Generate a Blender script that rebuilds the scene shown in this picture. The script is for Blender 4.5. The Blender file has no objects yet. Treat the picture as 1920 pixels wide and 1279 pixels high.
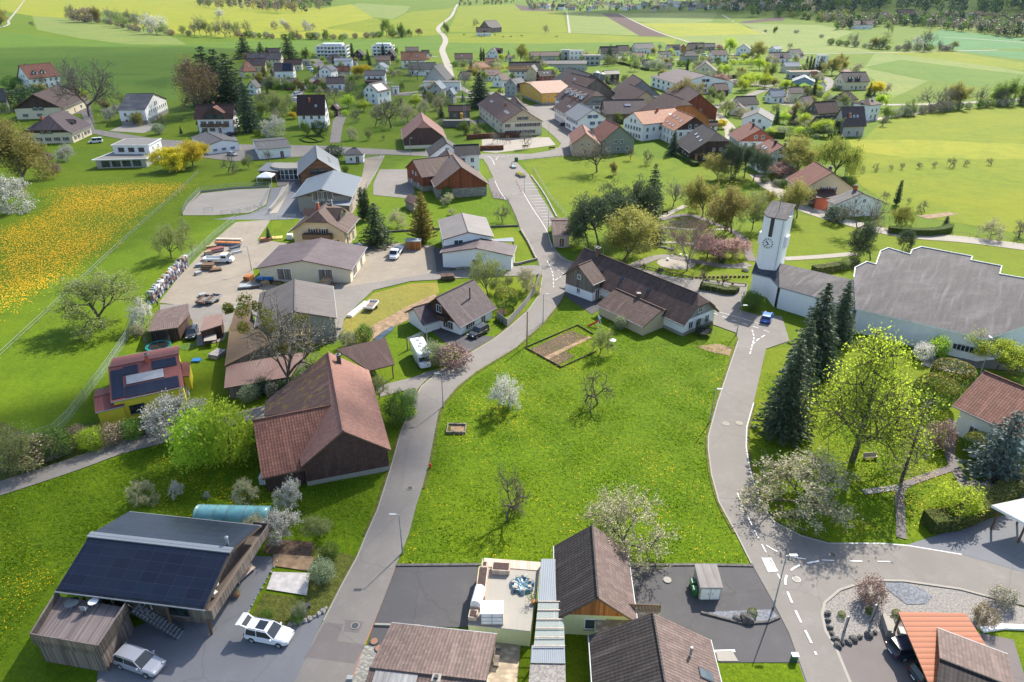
import bpy,math,random
from math import radians,sin,cos,pi,sqrt,hypot,atan2,degrees
from mathutils import Vector,Matrix
from mathutils.geometry import tessellate_polygon
SC=bpy.context.scene
COL=SC.collection
# ---------------------------------------------------------------- camera
CAM_H=54.0
HAZE=0.000018
PITCH=radians(27.7)
cam_d=bpy.data.cameras.new("camera")
cam_d.lens=24.0;cam_d.sensor_width=36.0;cam_d.clip_start=0.5;cam_d.clip_end=12000
cam=bpy.data.objects.new("camera",cam_d);COL.objects.link(cam)
cam.location=(0,0,CAM_H);cam.rotation_euler=(pi/2 -PITCH,0,0)
SC.camera=cam
# ---------------------------------------------------------------- light
SUN_EL=radians(42.0);SUN_AZ=radians(57.7)      # azimuth counted from +x
w=bpy.data.worlds.new("World");SC.world=w;w.use_nodes=True
nt=w.node_tree;bg=nt.nodes["Background"]
sky=nt.nodes.new("ShaderNodeTexSky");sky.sky_type='NISHITA';sky.sun_disc=False
sky.sun_elevation=SUN_EL;sky.sun_rotation=pi/2 -SUN_AZ
sky.air_density=1.0;sky.dust_density=1.5;sky.ozone_density=1.0
nt.links.new(sky.outputs[0],bg.inputs[0]);bg.inputs[1].default_value=0.135
sl=bpy.data.lights.new("sun",'SUN');sl.energy=4.6;sl.angle=radians(0.53);sl.color=(1,0.935,0.83)
so=bpy.data.objects.new("sun",sl);COL.objects.link(so)
sd=Vector((cos(SUN_EL)*cos(SUN_AZ),cos(SUN_EL)*sin(SUN_AZ),sin(SUN_EL)))
so.rotation_euler=sd.to_track_quat('Z','Y').to_euler();so.location=sd*300
vs=SC.view_settings;vs.view_transform='Standard';vs.look='None';vs.gamma=1;vs.exposure=1.02;vs.use_curve_mapping=False
SC.cycles.max_bounces=6;SC.cycles.diffuse_bounces=4;SC.cycles.volume_bounces=0
SC.cycles.transmission_bounces=3;SC.cycles.transparent_max_bounces=6

# ---------------------------------------------------------------- geometry of the view: where a seen ground point stands
SP,CP=sin(PITCH),cos(PITCH)
def sst(a,b,x):
 t=max(0,min(1,(x-a)/(b-a)));return t*t*(3-2*t)
def ter(x,y):
 """terrain: flat valley floor, wooded slope rising beyond the stream at the right"""
 if y<900:return 0.0
 s=0.085*(y-1080) if y>1080 else 0
 m=sst(0.20,0.42,x/y)
 return min(s,150)*m
def P(u,v,h=0.0):
 a=(u-960)/1280;b=(v-639.5)/1280
 dx,dy,dz=a,CP-b*SP,-SP-b*CP
 if v>75:
  t=(CAM_H-h)/-dz
  return Vector((dx*t,dy*t,h))
 t=600.0
 while t<6000:
  if CAM_H+dz*t<=ter(dx*t,dy*t)+h:break
  t+=3
 return Vector((dx*t,dy*t,ter(dx*t,dy*t)+h))
def pix(x,y,z):
 dz=z-CAM_H;zc=y*CP-dz*SP;up=-(y*SP+dz*CP)
 return 960+1280*x/zc,639.5+1280*up/zc
def ppm(v):
 """pixels per metre at ground row v"""
 p=P(960,v);return 1280/(p.y*CP+CAM_H*SP)
def hfit(x,y,v):
 lo,hi=0,60
 for _ in range(40):
  m=(lo+hi)/2
  if pix(x,y,m)[1]>v:lo=m
  else:hi=m
 return m

# ---------------------------------------------------------------- materials
MATS={}
def lin(c):
 return tuple(((x/12.92) if x<=0.04045 else ((x+0.055)/1.055)**2.4) for x in c)
class NT:
 def __init__(s,name,rough=0.8,spec=0.3):
  s.m=bpy.data.materials.new(name);s.m.use_nodes=True;s.t=s.m.node_tree
  s.b=s.t.nodes["Principled BSDF"];s.b.inputs["Roughness"].default_value=rough
  s.b.inputs["Specular IOR Level"].default_value=spec
  s.c=s.t.nodes.new("ShaderNodeTexCoord");MATS[name]=s.m
  s.pos=s.t.nodes.new("ShaderNodeNewGeometry").outputs["Position"]
  s.uv=s.c.outputs["UV"]
 def n(s,typ,**k):
  o=s.t.nodes.new(typ)
  for a,b in k.items():setattr(o,a,b)
  return o
 def l(s,a,b):s.t.links.new(a,b)
 def noise(s,vec,scale,detail=3,rough=0.55,dist=0.0):
  o=s.n("ShaderNodeTexNoise");o.inputs["Scale"].default_value=scale;o.inputs["Detail"].default_value=detail
  o.inputs["Roughness"].default_value=rough;o.inputs["Distortion"].default_value=dist
  s.l(vec,o.inputs["Vector"]);return o.outputs["Fac"]
 def ramp(s,fac,stops,interp='LINEAR'):
  o=s.n("ShaderNodeValToRGB");r=o.color_ramp;r.interpolation=interp
  while len(r.elements)<len(stops):r.elements.new(0.5)
  for e,(p,c) in zip(r.elements,stops):
   e.position=p;e.color=(c,c,c,1) if isinstance(c,(int,float)) else (*c,1)
  s.l(fac,o.inputs[0]);return o.outputs[0]
 def mix(s,fac,a,b,mode='MIX'):
  o=s.n("ShaderNodeMix",data_type='RGBA',blend_type=mode)
  for i,x in ((0,fac),(6,a),(7,b)):
   if isinstance(x,(int,float)):o.inputs[i].default_value=x if i==0 else (x,x,x,1)
   elif isinstance(x,tuple):o.inputs[i].default_value=(*x,1)
   else:s.l(x,o.inputs[i])
  return o.outputs[2]
 def math(s,op,a,b=0.0,c=0.0):
  o=s.n("ShaderNodeMath",operation=op)
  for i,x in enumerate((a,b,c)):
   if isinstance(x,(int,float)):o.inputs[i].default_value=x
   else:s.l(x,o.inputs[i])
  return o.outputs[0]
 def map(s,vec,scale=(1,1,1),rot=(0,0,0)):
  o=s.n("ShaderNodeMapping");o.inputs["Scale"].default_value=scale;o.inputs["Rotation"].default_value=rot
  s.l(vec,o.inputs["Vector"]);return o.outputs[0]
 def col(s,c):
  if isinstance(c,tuple):s.b.inputs["Base Color"].default_value=(*c,1)
  else:s.l(c,s.b.inputs["Base Color"])
  return s
 def bump(s,h,strength=0.4,dist=0.05):
  o=s.n("ShaderNodeBump");o.inputs["Strength"].default_value=strength;o.inputs["Distance"].default_value=dist
  s.l(h,o.inputs["Height"]);s.l(o.outputs[0],s.b.inputs["Normal"]);return s

def m_plain(name,c,rough=0.7,metal=0.0,spec=0.3,var=0.12,scale=1.2):
 t=NT(name,rough,spec);t.b.inputs["Metallic"].default_value=metal
 f=t.noise(t.c.outputs["Object"],scale,4)
 d=tuple(x*(1-var) for x in c);e=tuple(min(1,x*(1+var)) for x in c)
 return t.col(t.ramp(f,[(0.3,d),(0.7,e)]))
def m_plaster(name,c):
 t=NT(name,0.85,0.2)
 f=t.noise(t.pos,0.6,5,0.6);g=t.noise(t.map(t.uv,(1.5,0.12,1)),2.0,3)
 a=t.mix(t.ramp(f,[(0.3,0.0),(0.75,0.35)]),c,tuple(x*0.86 for x in c))
 a=t.mix(t.ramp(g,[(0.52,0.0),(0.8,0.3)]),a,tuple(x*y for x,y in zip(c,(0.72,0.7,0.66))))
 return t.col(a)
def m_tile(name,c,row=0.36,colw=0.30,gap=0.33,weather=0.48,stain=(0.55,0.55,0.5),moss=0.0,mcol=(0.22,0.16,0.03),bump=0.5):
 t=NT(name,0.7,0.25)
 br=t.n("ShaderNodeTexBrick");t.l(t.uv,br.inputs["Vector"])
 br.inputs["Scale"].default_value=1.0;br.inputs["Brick Width"].default_value=colw;br.inputs["Row Height"].default_value=row
 br.inputs["Mortar Size"].default_value=0.028;br.inputs["Mortar Smooth"].default_value=0.6;br.offset=0.0
 br.inputs["Color1"].default_value=(*c,1);br.inputs["Color2"].default_value=(*[x*0.62 for x in c],1)
 br.inputs["Mortar"].default_value=(*[x*gap for x in c],1)
 f=t.noise(t.pos,0.25,6,0.65);g=t.noise(t.map(t.uv,(1.0,0.15,1)),1.3,4)
 a=t.mix(t.ramp(f,[(0.35,0.0),(0.75,weather)]),br.outputs["Color"],tuple(min(1,x*s*1.6) for x,s in zip(c,stain)))
 a=t.mix(t.ramp(g,[(0.42,0.0),(0.68,min(1,weather*1.3))]),a,tuple(x*0.45 for x in c));a=t.mix(t.ramp(t.noise(t.map(t.uv,(0.5,0.07,1)),1.9,3),[(0.55,0.0),(0.75,weather)]),a,tuple(min(1,x*1.7+.015) for x in c))
 h=t.noise(t.pos,2.6,3,0.7)
 a=t.mix(t.ramp(h,[(0.62,0.0),(0.72,0.35*weather)]),a,tuple(min(1,x*1.9+0.04) for x in c))
 if name.startswith('slate'):a=t.mix(t.ramp(t.noise(t.map(t.pos,(1,2.2,1)),0.16,6,0.7),[(0.48,0.0),(0.72,0.55)]),a,(0.21,0.195,0.195));a=t.mix(t.ramp(t.noise(t.pos,1.6,4,0.8),[(0.5,0.0),(0.62,0.5)]),a,(0.075,0.066,0.07))
 if moss:a=t.mix(t.ramp(t.noise(t.pos,0.8,5,0.7),[(0.62-moss*0.25,0.0),(0.72-moss*0.2,0.85)]),a,mcol)
 t.col(a)
 sx=t.n("ShaderNodeSeparateXYZ");t.l(t.uv,sx.inputs[0])
 saw=t.math('FRACT',t.math('DIVIDE',sx.outputs[1],row));wv=t.math('ABSOLUTE',t.math('SINE',t.math('MULTIPLY',sx.outputs[0],pi/colw)))
 t.bump(t.math('ADD',saw,wv),bump,0.06);return t
def m_corr(name,c,wave=0.3,rough=0.7,metal=0.0,weather=0.2,vary=None,axis=0,gap=0.7):
 """corrugated or standing seam sheet"""
 t=NT(name,rough,0.4);t.b.inputs["Metallic"].default_value=metal
 sx=t.n("ShaderNodeSeparateXYZ");t.l(t.uv,sx.inputs[0])
 s=t.math('ABSOLUTE',t.math('SINE',t.math('MULTIPLY',sx.outputs[axis],pi/wave)))
 a=t.mix(t.ramp(s,[(0.0,1.0),(0.35,0.0)]),c,tuple(x*gap for x in c))
 f=t.noise(t.pos,0.35,6,0.65)
 a=t.mix(t.ramp(f,[(0.35,0.0),(0.75,weather)]),a,vary or tuple(x*0.55 for x in c))
 g=t.noise(t.map(t.uv,(1.2,0.1,1)),1.5,4)
 a=t.mix(t.ramp(g,[(0.5,0.0),(0.8,weather)]),a,tuple(min(1,x*1.35+0.02) for x in c))
 t.col(a);t.bump(s,0.5,0.05);return t
def m_wood(name,c,plank=0.16,horiz=False,var=0.4):
 t=NT(name,0.8,0.2)
 sx=t.n("ShaderNodeSeparateXYZ");t.l(t.uv,sx.inputs[0]);ax=sx.outputs[1 if horiz else 0]
 q=t.math('DIVIDE',ax,plank);wn=t.n("ShaderNodeTexWhiteNoise",noise_dimensions='1D');t.l(t.math('FLOOR',q),wn.inputs["W"])
 a=t.mix(wn.outputs[0],tuple(x*(1-var) for x in c),tuple(min(1,x*(1+var)) for x in c))
 a=t.mix(t.ramp(t.math('FRACT',q),[(0.0,0.8),(0.1,0.0)]),a,tuple(x*0.25 for x in c))
 a=t.mix(t.ramp(t.noise(t.pos,0.5,4),[(0.4,0.0),(0.8,0.5)]),a,tuple(x*0.6 for x in c))
 return t.col(a)
def m_stone(name,c,sc=1.6):
 t=NT(name,0.9,0.2);v=t.n("ShaderNodeTexVoronoi");v.inputs["Scale"].default_value=sc;t.l(t.map(t.uv,(1,1.6,1)),v.inputs["Vector"])
 a=t.mix(t.ramp(v.outputs["Distance"],[(0.1,0.0),(0.6,0.8)]),tuple(min(1,x*1.25) for x in c),tuple(x*0.45 for x in c))
 a=t.mix(t.ramp(t.noise(t.pos,1.2,4),[(0.3,0.0),(0.8,0.5)]),a,tuple(x*0.7 for x in c))
 t.col(a);t.bump(v.outputs["Distance"],0.6,0.08);return t
def m_grass(name,base,var,dand=0.0,dthr=0.62,dscale=0.05,stripes=None,dcol=(0.62,0.42,0.0),bump=0.6,patch=None,dense=0.58,dsz=0.2,dvs=2.4):
 """meadow: big patches, tufts, fine blades and dandelions as flecks of their own"""
 t=NT(name,0.9,0.12)
 p=t.pos
 big=t.noise(p,0.03,3,0.6);mid=t.noise(p,0.22,5,0.65);fine=t.noise(p,1.7,5,0.75);tip=t.noise(p,7.0,3,0.7)
 lo=tuple(a*b for a,b in zip(base,(0.62,0.70,0.8)));hi=tuple(min(1,a*b) for a,b in zip(base,(1.35,1.22,1.0)))
 a=t.mix(t.ramp(mid,[(0.38,0.0),(0.60,1.0)]),lo,base)
 a=t.mix(t.ramp(fine,[(0.42,0.0),(0.62,var)]),a,hi)
 a=t.mix(t.ramp(fine,[(0.36,var),(0.46,0.0)]),a,tuple(x*0.55 for x in base))
 a=t.mix(t.ramp(big,[(0.4,0.0),(0.62,0.5)]),a,patch or tuple(x*y for x,y in zip(base,(1.5,1.12,1.0))))
 tu=t.noise(p,2.1,5,0.7,0.3)
 a=t.mix(t.ramp(tu,[(0.40,var*0.8),(0.52,0.0)]),a,tuple(x*y for x,y in zip(base,(0.45,0.58,0.6))))
 a=t.mix(t.ramp(tu,[(0.56,0.0),(0.68,var*0.6)]),a,tuple(min(1,x*y) for x,y in zip(base,(1.5,1.3,1.2))))
 a=t.mix(t.ramp(tip,[(0.40,0.45),(0.58,0.0)]),a,tuple(x*0.45 for x in base))
 if stripes:
  ang,wid,amt=stripes
  q=t.n("ShaderNodeSeparateXYZ");t.l(t.map(p,(1,1,1),(0,0,ang)),q.inputs[0])
  s=t.math('SINE',t.math('MULTIPLY',q.outputs[0],2*pi/wid))
  a=t.mix(t.ramp(s,[(0.3,amt),(0.7,0.0)]),a,tuple(x*0.72 for x in base))
 if dand:
  dn=t.noise(p,dscale,4,0.6);fl=t.n("ShaderNodeTexVoronoi");fl.inputs["Scale"].default_value=dvs;t.l(p,fl.inputs["Vector"])
  f2=t.noise(p,0.9,4,0.65)
  spot=t.ramp(fl.outputs["Distance"],[(dsz,1.0),(dsz+0.12,0.0)])
  clump=t.ramp(f2,[(dense-0.1,0.0),(dense,1.0)])
  reg=t.ramp(dn,[(dthr-0.1,0.12),(dthr+0.08,1.0)])
  k=t.math('MULTIPLY',t.math('MULTIPLY',spot,clump),t.math('MULTIPLY',reg,dand))
  a=t.mix(k,a,dcol)
 t.col(a);t.bump(t.math('ADD',fine,t.math('MULTIPLY',mid,2.0)),bump,0.25);return t
def m_asphalt(name,c,amt=0.42):
 t=NT(name,0.9,0.2);p=t.pos
 a=t.mix(t.ramp(t.noise(p,0.13,5,0.6),[(0.3,0.0),(0.75,amt)]),c,tuple(x*0.62 for x in c))
 a=t.mix(t.ramp(t.noise(p,0.5,5,0.7),[(0.5,0.0),(0.8,amt)]),a,tuple(min(1,x*1.4) for x in c))
 a=t.mix(t.ramp(t.noise(p,14.0,2,0.8),[(0.35,0.35),(0.6,0.0)]),a,tuple(x*0.6 for x in c))
 v=t.n("ShaderNodeTexVoronoi",feature='DISTANCE_TO_EDGE');v.inputs["Scale"].default_value=0.11;t.l(t.map(p,(1,1,1)),v.inputs["Vector"])
 wv=t.n("ShaderNodeVectorMath",operation='ADD');nn=t.n("ShaderNodeTexNoise");nn.inputs["Scale"].default_value=0.7;t.l(p,nn.inputs["Vector"])
 t.l(p,wv.inputs[0]);t.l(nn.outputs["Color"],wv.inputs[1]);t.l(wv.outputs[0],v.inputs["Vector"])
 a=t.mix(t.ramp(v.outputs["Distance"],[(0.003,0.22),(0.009,0.0)]),a,tuple(x*0.35 for x in c))
 t.col(a);t.bump(t.noise(p,20,2),0.25,0.01);return t
def m_leaf(name,c,c2,rough=0.6,trans=0.45):
 t=NT(name,rough,0.25)
 oi=t.n("ShaderNodeObjectInfo");f=t.noise(t.c.outputs["Object"],0.55,3,0.6);g=t.noise(t.c.outputs["Object"],3.5,2)
 a=t.mix(t.ramp(f,[(0.35,0.0),(0.65,1.0)]),c,c2)
 a=t.mix(t.ramp(g,[(0.35,0.0),(0.7,0.55)]),a,tuple(min(1,x*1.5) for x in c2))
 hs=t.n("ShaderNodeHueSaturation");t.l(a,hs.inputs["Color"]);t.l(t.math('MULTIPLY_ADD',oi.outputs["Random"],0.35,0.82),hs.inputs["Value"])
 t.l(t.math('MULTIPLY_ADD',oi.outputs["Random"],0.03,0.485),hs.inputs["Hue"])
 t.l(hs.outputs[0],t.b.inputs["Base Color"])
 tr=t.n("ShaderNodeBsdfTranslucent");t.l(hs.outputs[0],tr.inputs["Color"]);ms=t.n("ShaderNodeMixShader");ms.inputs[0].default_value=trans
 t.l(t.b.outputs[0],ms.inputs[1]);t.l(tr.outputs[0],ms.inputs[2]);t.l(ms.outputs[0],t.t.nodes["Material Output"].inputs[0]);return t
def M(n):return MATS[n]

# ---------------------------------------------------------------- mesh builder
class MB:
 def __init__(s):s.v=[];s.f=[];s.m=[];s.ms=[]
 def mi(s,m):
  if m not in s.ms:s.ms.append(m)
  return s.ms.index(m)
 def poly(s,pts,m):
  b=len(s.v);s.v+=[tuple(p) for p in pts];s.f.append(tuple(range(b,b+len(pts))));s.m.append(s.mi(m))
 def box(s,x0,y0,z0,x1,y1,z1,m,fr=None):
  c=[(x,y,z) for z in (z0,z1) for y in (y0,y1) for x in (x0,x1)]
  if fr:c=[fr@ Vector(p) for p in c]
  b=len(s.v);s.v+=[tuple(p) for p in c];k=s.mi(m)
  for q in ((0,2,3,1),(4,5,7,6),(0,1,5,4),(2,6,7,3),(0,4,6,2),(1,3,7,5)):
   s.f.append(tuple(b+i for i in q));s.m.append(k)
 def cbox(s,x,y,z,a,b,c,m,fr=None):s.box(x-a/2,y-b/2,z,x+a/2,y+b/2,z+c,m,fr)
 def prism(s,pts,z0,z1,m,top=None):
  """vertical extrusion of an outline (list of (x,y))"""
  n=len(pts);b=len(s.v);s.v+=[(p[0],p[1],z0) for p in pts]+[(p[0],p[1],z1) for p in pts]
  k=s.mi(m);kt=s.mi(top or m)
  for i in range(n):
   j=(i+1) % n;s.f.append((b+i,b+j,b+n+j,b+n+i));s.m.append(k)
  for t in tessellate_polygon([[Vector((p[0],p[1],0)) for p in pts]]):
   s.f.append(tuple(b+n+i for i in t));s.m.append(kt)
   s.f.append(tuple(b+i for i in reversed(t)));s.m.append(k)
 def slab(s,pts,t,m,under=None):
  """a flat plate whose upper outline is pts (3d), thickness t downwards"""
  n=len(pts);b=len(s.v);s.v+=[tuple(p) for p in pts]+[(p[0],p[1],p[2]-t) for p in pts]
  k=s.mi(m);ku=s.mi(under or m)
  tr=tessellate_polygon([[Vector((p[0],p[1],0)) for p in pts]]) if n>4 else [tuple(range(n))]
  for q in tr:
   s.f.append(tuple(b+i for i in q));s.m.append(k);s.f.append(tuple(b+n+i for i in reversed(q)));s.m.append(ku)
  for i in range(n):
   j=(i+1) % n;s.f.append((b+i,b+j,b+n+j,b+n+i));s.m.append(ku)
 def tube(s,p0,p1,r0,r1,m,n=6,cap=True):
  p0=Vector(p0);p1=Vector(p1);d=(p1-p0)
  if d.length<1e-6:return
  d.normalize();a=d.orthogonal().normalized();c=d.cross(a);b=len(s.v);k=s.mi(m)
  for p,r in ((p0,r0),(p1,r1)):
   for i in range(n):s.v.append(tuple(p+a*cos(2*pi*i/n)*r+c*sin(2*pi*i/n)*r))
  for i in range(n):j=(i+1) % n;s.f.append((b+i,b+j,b+n+j,b+n+i));s.m.append(k)
  if cap:s.f.append(tuple(b+n+i for i in range(n)));s.m.append(k);s.f.append(tuple(b+n-1-i for i in range(n)));s.m.append(k)
 def path(s,pts,r,m,n=5):
  for a,b in zip(pts[:-1],pts[1:]):s.tube(a,b,r,r,m,n)
 def loft(s,rings,m,caps=True):
  n=len(rings[0]);b=len(s.v);k=s.mi(m)
  for r in rings:s.v+=[tuple(p) for p in r]
  for q in range(len(rings)-1):
   for i in range(n):j=(i+1) % n;s.f.append((b+q*n+i,b+q*n+j,b+q*n+n+j,b+q*n+n+i));s.m.append(k)
  if caps:
   s.f.append(tuple(b+i for i in range(n)));s.m.append(k);e=b+(len(rings)-1)*n;s.f.append(tuple(e+i for i in range(n)));s.m.append(k)
 def blob(s,c,r,m,seed=0,amp=0.15,nu=8,nv=6):
  rd=random.Random(seed);rings=[]
  for j in range(1,nv):
   th=pi*j/nv;rings.append([(c[0]+r[0]*sin(th)*cos(2*pi*i/nu)*(1+rd.uniform(-amp,amp)),c[1]+r[1]*sin(th)*sin(2*pi*i/nu)*(1+rd.uniform(-amp,amp)),c[2]+r[2]*cos(th)*(1+rd.uniform(-amp,amp))) for i in range(nu)])
  s.loft(rings,m)
 def build(s,name,parent=None,fr=None,smooth=False,uv=True):
  me=bpy.data.meshes.new(name);me.from_pydata(s.v,[],s.f)
  for m in s.ms:me.materials.append(MATS[m])
  me.polygons.foreach_set("material_index",s.m)
  if smooth:me.polygons.foreach_set("use_smooth",[True]*len(s.f))
  if uv:
   ul=me.uv_layers.new(name="UVMap");data=[0.0]*(2*len(me.loops));V=me.vertices
   for p in me.polygons:
    nn=p.normal
    if abs(nn.z)>0.999:t=Vector((1,0,0));bb=Vector((0,1,0))
    else:t=Vector((-nn.y,nn.x,0)).normalized();bb=nn.cross(t)
    for li in p.loop_indices:
     co=V[me.loops[li].vertex_index].co;data[2*li]=co.dot(t);data[2*li+1]=co.dot(bb)
   ul.data.foreach_set("uv",data)
  me.update()
  return link(name,me,parent,fr)
def link(name,me,parent=None,fr=None):
 o=bpy.data.objects.new(name,me);COL.objects.link(o)
 if parent is not None:o.parent=parent
 if fr is not None:o.matrix_local=fr
 return o
def Fr(x,y,z=0.0,a=0.0):return Matrix.Translation((x,y,z))@ Matrix.Rotation(a,4,'Z')
LABELS=[]
def tag(o,label=None,cat=None,group=None,kind=None):
 if label:o["label"]=label
 if cat:o["category"]=cat
 if group:o["group"]=group
 if kind:o["kind"]=kind
 return o
def root(name,x,y,z=0.0,a=0.0,label=None,cat=None,group=None):
 o=bpy.data.objects.new(name,None);o.empty_display_size=0.5;COL.objects.link(o)
 o.matrix_world=Fr(x,y,z,a);return tag(o,label,cat,group)
LAND=[]       # landmarks: (short name, x, y)
def land(short,u,v):p=P(u,v);LAND.append((short,p.x,p.y))
def copy_tree(o,fr):
 c=o.copy();COL.objects.link(c);c.matrix_world=fr
 for ch in list(o.children):
  d=ch.copy();COL.objects.link(d);d.parent=c
  for g in list(ch.children):
   e=g.copy();COL.objects.link(e);e.parent=d
 return c
def offs(pts,d):
 """offset an open polyline sideways"""
 out=[]
 for i,p in enumerate(pts):
  a=pts[max(0,i-1)];b=pts[min(len(pts)-1,i+1)];t=Vector((b[0]-a[0],b[1]-a[1])).normalized()
  out.append((p[0]-t.y*d,p[1]+t.x*d))
 return out
def sheet(name,px,m,z,label=None,kind='structure',world=False):
 pts=[Vector(p) if world else P(*p) for p in px];mb=MB();k=mb.mi(m)
 mb.v=[(p[0],p[1],ter(p[0],p[1])+z) for p in pts]
 for t in tessellate_polygon([[Vector((p[0],p[1],0)) for p in pts]]):
  a,b,c=(pts[i] for i in t);up=(b[0]-a[0])*(c[1]-a[1])-(b[1]-a[1])*(c[0]-a[0])
  mb.f.append(tuple(t) if up>0 else tuple(reversed(t)));mb.m.append(k)
 o=mb.build(name);return tag(o,kind=kind)
def chaik(pts,n=2):
 for _ in range(n):
  q=[pts[0]]
  for a,b in zip(pts[:-1],pts[1:]):
   q+=[tuple(0.75*x+0.25*y for x,y in zip(a,b)),tuple(0.25*x+0.75*y for x,y in zip(a,b))]
  q.append(pts[-1]);pts=q
 return pts
def ribbon(name,px,wid,m,z,kind='structure',world=False,smooth=2):
 pts=[tuple(p[:2]) if world else tuple(P(*p)[:2]) for p in px]
 if smooth:pts=chaik(pts,smooth)
 L=offs(pts,wid/2);R=offs(pts,-wid/2);mb=MB()
 for i in range(len(pts)-1):mb.poly([(*q,ter(*q)+z) for q in (R[i],R[i+1],L[i+1],L[i])],m)
 return tag(mb.build(name),kind=kind)
def strip(mb,px,wid,h,m,z0=0.0,smooth=1,world=False):
 pts=[tuple(p[:2]) if world else tuple(P(*p)[:2]) for p in px]
 if smooth:pts=chaik(pts,smooth)
 L=offs(pts,wid/2);R=offs(pts,-wid/2)
 for i in range(len(pts)-1):
  q=[R[i],R[i+1],L[i+1],L[i]];mb.prism(q,z0,z0+h,m)
# ---------------------------------------------------------------- named materials
m_plaster("white_plaster",(0.84,0.83,0.82));m_plaster("cream_plaster",(0.68,0.60,0.44));m_plaster("beige_plaster",(0.56,0.45,0.30))
m_plaster("grey_plaster",(0.42,0.41,0.39));m_plaster("pale_green_plaster",(0.60,0.64,0.36));m_plaster("yellow_plaster",(0.72,0.60,0.05))
m_plaster("red_plaster",(0.45,0.12,0.07));m_plaster("blue_plaster",(0.22,0.33,0.42));m_plaster("pink_plaster",(0.50,0.36,0.28));m_plaster("yellow_wall",(0.72,0.42,0.10))
m_plaster("concrete",(0.30,0.28,0.245));m_plaster("greygreen_plaster",(0.25,0.26,0.22))
m_tile("brown_tile",(0.105,0.064,0.054));m_tile("dark_tile",(0.045,0.040,0.043),weather=0.5);m_tile("red_tile",(0.22,0.085,0.060))
m_tile("maroon_tile",(0.078,0.041,0.036),weather=0.4);m_tile("orange_tile",(0.42,0.19,0.11),weather=0.2);m_tile("grey_tile",(0.15,0.143,0.143),weather=0.3)
m_tile("mauve_tile",(0.115,0.085,0.090),weather=0.35);m_tile("slate",(0.115,0.103,0.108),row=0.3,colw=0.25,weather=0.7,gap=0.6,bump=0.25)
m_tile("slate_blue",(0.055,0.065,0.085),weather=0.3,gap=0.6);m_tile("mossy_tile",(0.17,0.10,0.085),weather=0.6,moss=0.35)
m_tile("brick_tile",(0.25,0.11,0.078),row=0.42,colw=0.34,weather=0.25,gap=0.22);m_tile("pinkish_tile",(0.33,0.165,0.125),row=0.35,colw=0.25,gap=0.7,weather=0.12,bump=0.25)
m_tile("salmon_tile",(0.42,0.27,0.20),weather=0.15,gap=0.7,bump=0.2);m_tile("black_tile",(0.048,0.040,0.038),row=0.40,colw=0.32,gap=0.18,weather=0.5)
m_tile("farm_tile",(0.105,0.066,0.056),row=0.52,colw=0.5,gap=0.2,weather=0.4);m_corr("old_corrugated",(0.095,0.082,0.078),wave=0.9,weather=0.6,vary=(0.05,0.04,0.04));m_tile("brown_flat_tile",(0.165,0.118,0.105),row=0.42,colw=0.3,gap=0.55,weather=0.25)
m_tile("shingle_wall",(0.11,0.062,0.055),row=0.3,colw=0.4,gap=0.55,weather=0.3,bump=0.25)
m_corr("grey_corrugated",(0.165,0.15,0.145),wave=0.9,weather=0.55);m_corr("plum_corrugated",(0.075,0.055,0.06),wave=0.25,weather=0.4,vary=(0.17,0.14,0.15))
m_corr("rust_corrugated",(0.13,0.075,0.05),wave=0.25,weather=0.95,vary=(0.17,0.11,0.02));m_corr("brown_metal",(0.17,0.095,0.075),wave=0.22,weather=0.6,vary=(0.2,0.14,0.12))
m_corr("blue_metal",(0.085,0.11,0.14),wave=0.5,rough=0.6,weather=0.15);m_corr("orange_metal",(0.30,0.10,0.045),wave=0.55,weather=0.1,gap=0.35,axis=1,rough=0.7)
m_corr("light_metal",(0.22,0.25,0.28),wave=0.18,rough=0.75,metal=0.0,weather=0.2);m_corr("red_metal",(0.22,0.065,0.055),wave=0.22,weather=0.2,gap=0.4)
m_corr("grey_seam",(0.16,0.175,0.19),wave=0.5,rough=0.7,weather=0.15);m_corr("dormer_zinc",(0.26,0.26,0.26),wave=0.5,weather=0.7,vary=(0.12,0.10,0.09))
m_wood("dark_boards",(0.085,0.052,0.040));m_wood("old_boards",(0.20,0.165,0.14));m_wood("grey_boards",(0.30,0.31,0.30),0.4,var=0.12);m_wood("orange_boards",(0.38,0.15,0.05));m_wood("red_boards",(0.24,0.072,0.035))
m_wood("deck_boards",(0.22,0.18,0.17),0.14,var=0.3);m_wood("new_timber",(0.62,0.42,0.14));m_wood("log_wall",(0.26,0.13,0.065),0.22,True);m_wood("ochre_boards",(0.50,0.27,0.07))
m_wood("pale_planks",(0.52,0.41,0.33),0.35,var=0.15)
m_stone("rubble_stone",(0.36,0.33,0.28));m_stone("cobbles",(0.34,0.33,0.29),3.0);m_stone("paving_slabs",(0.45,0.37,0.27),1.3)
m_plain("white_paint",(0.80,0.80,0.80),0.5);m_plain("grey_paint",(0.30,0.31,0.32),0.5);m_plain("dark_frame",(0.04,0.04,0.045),0.5);m_plain("black_rubber",(0.02,0.02,0.02),0.8)
m_plain("galvanised",(0.30,0.325,0.335),0.55,0.2);m_plain("dark_metal",(0.07,0.075,0.08),0.45,0.3);m_plain("brown_wood",(0.13,0.08,0.05));m_plain("pole_wood",(0.30,0.21,0.12));m_plain("copper",(0.35,0.19,0.12),0.4,0.4)
m_plain("green_plastic",(0.03,0.13,0.05),0.4);m_plain("red_plastic",(0.55,0.03,0.03),0.4);m_plain("blue_plastic",(0.03,0.16,0.42),0.4);m_plain("teal_plastic",(0.02,0.33,0.33),0.5)
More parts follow.
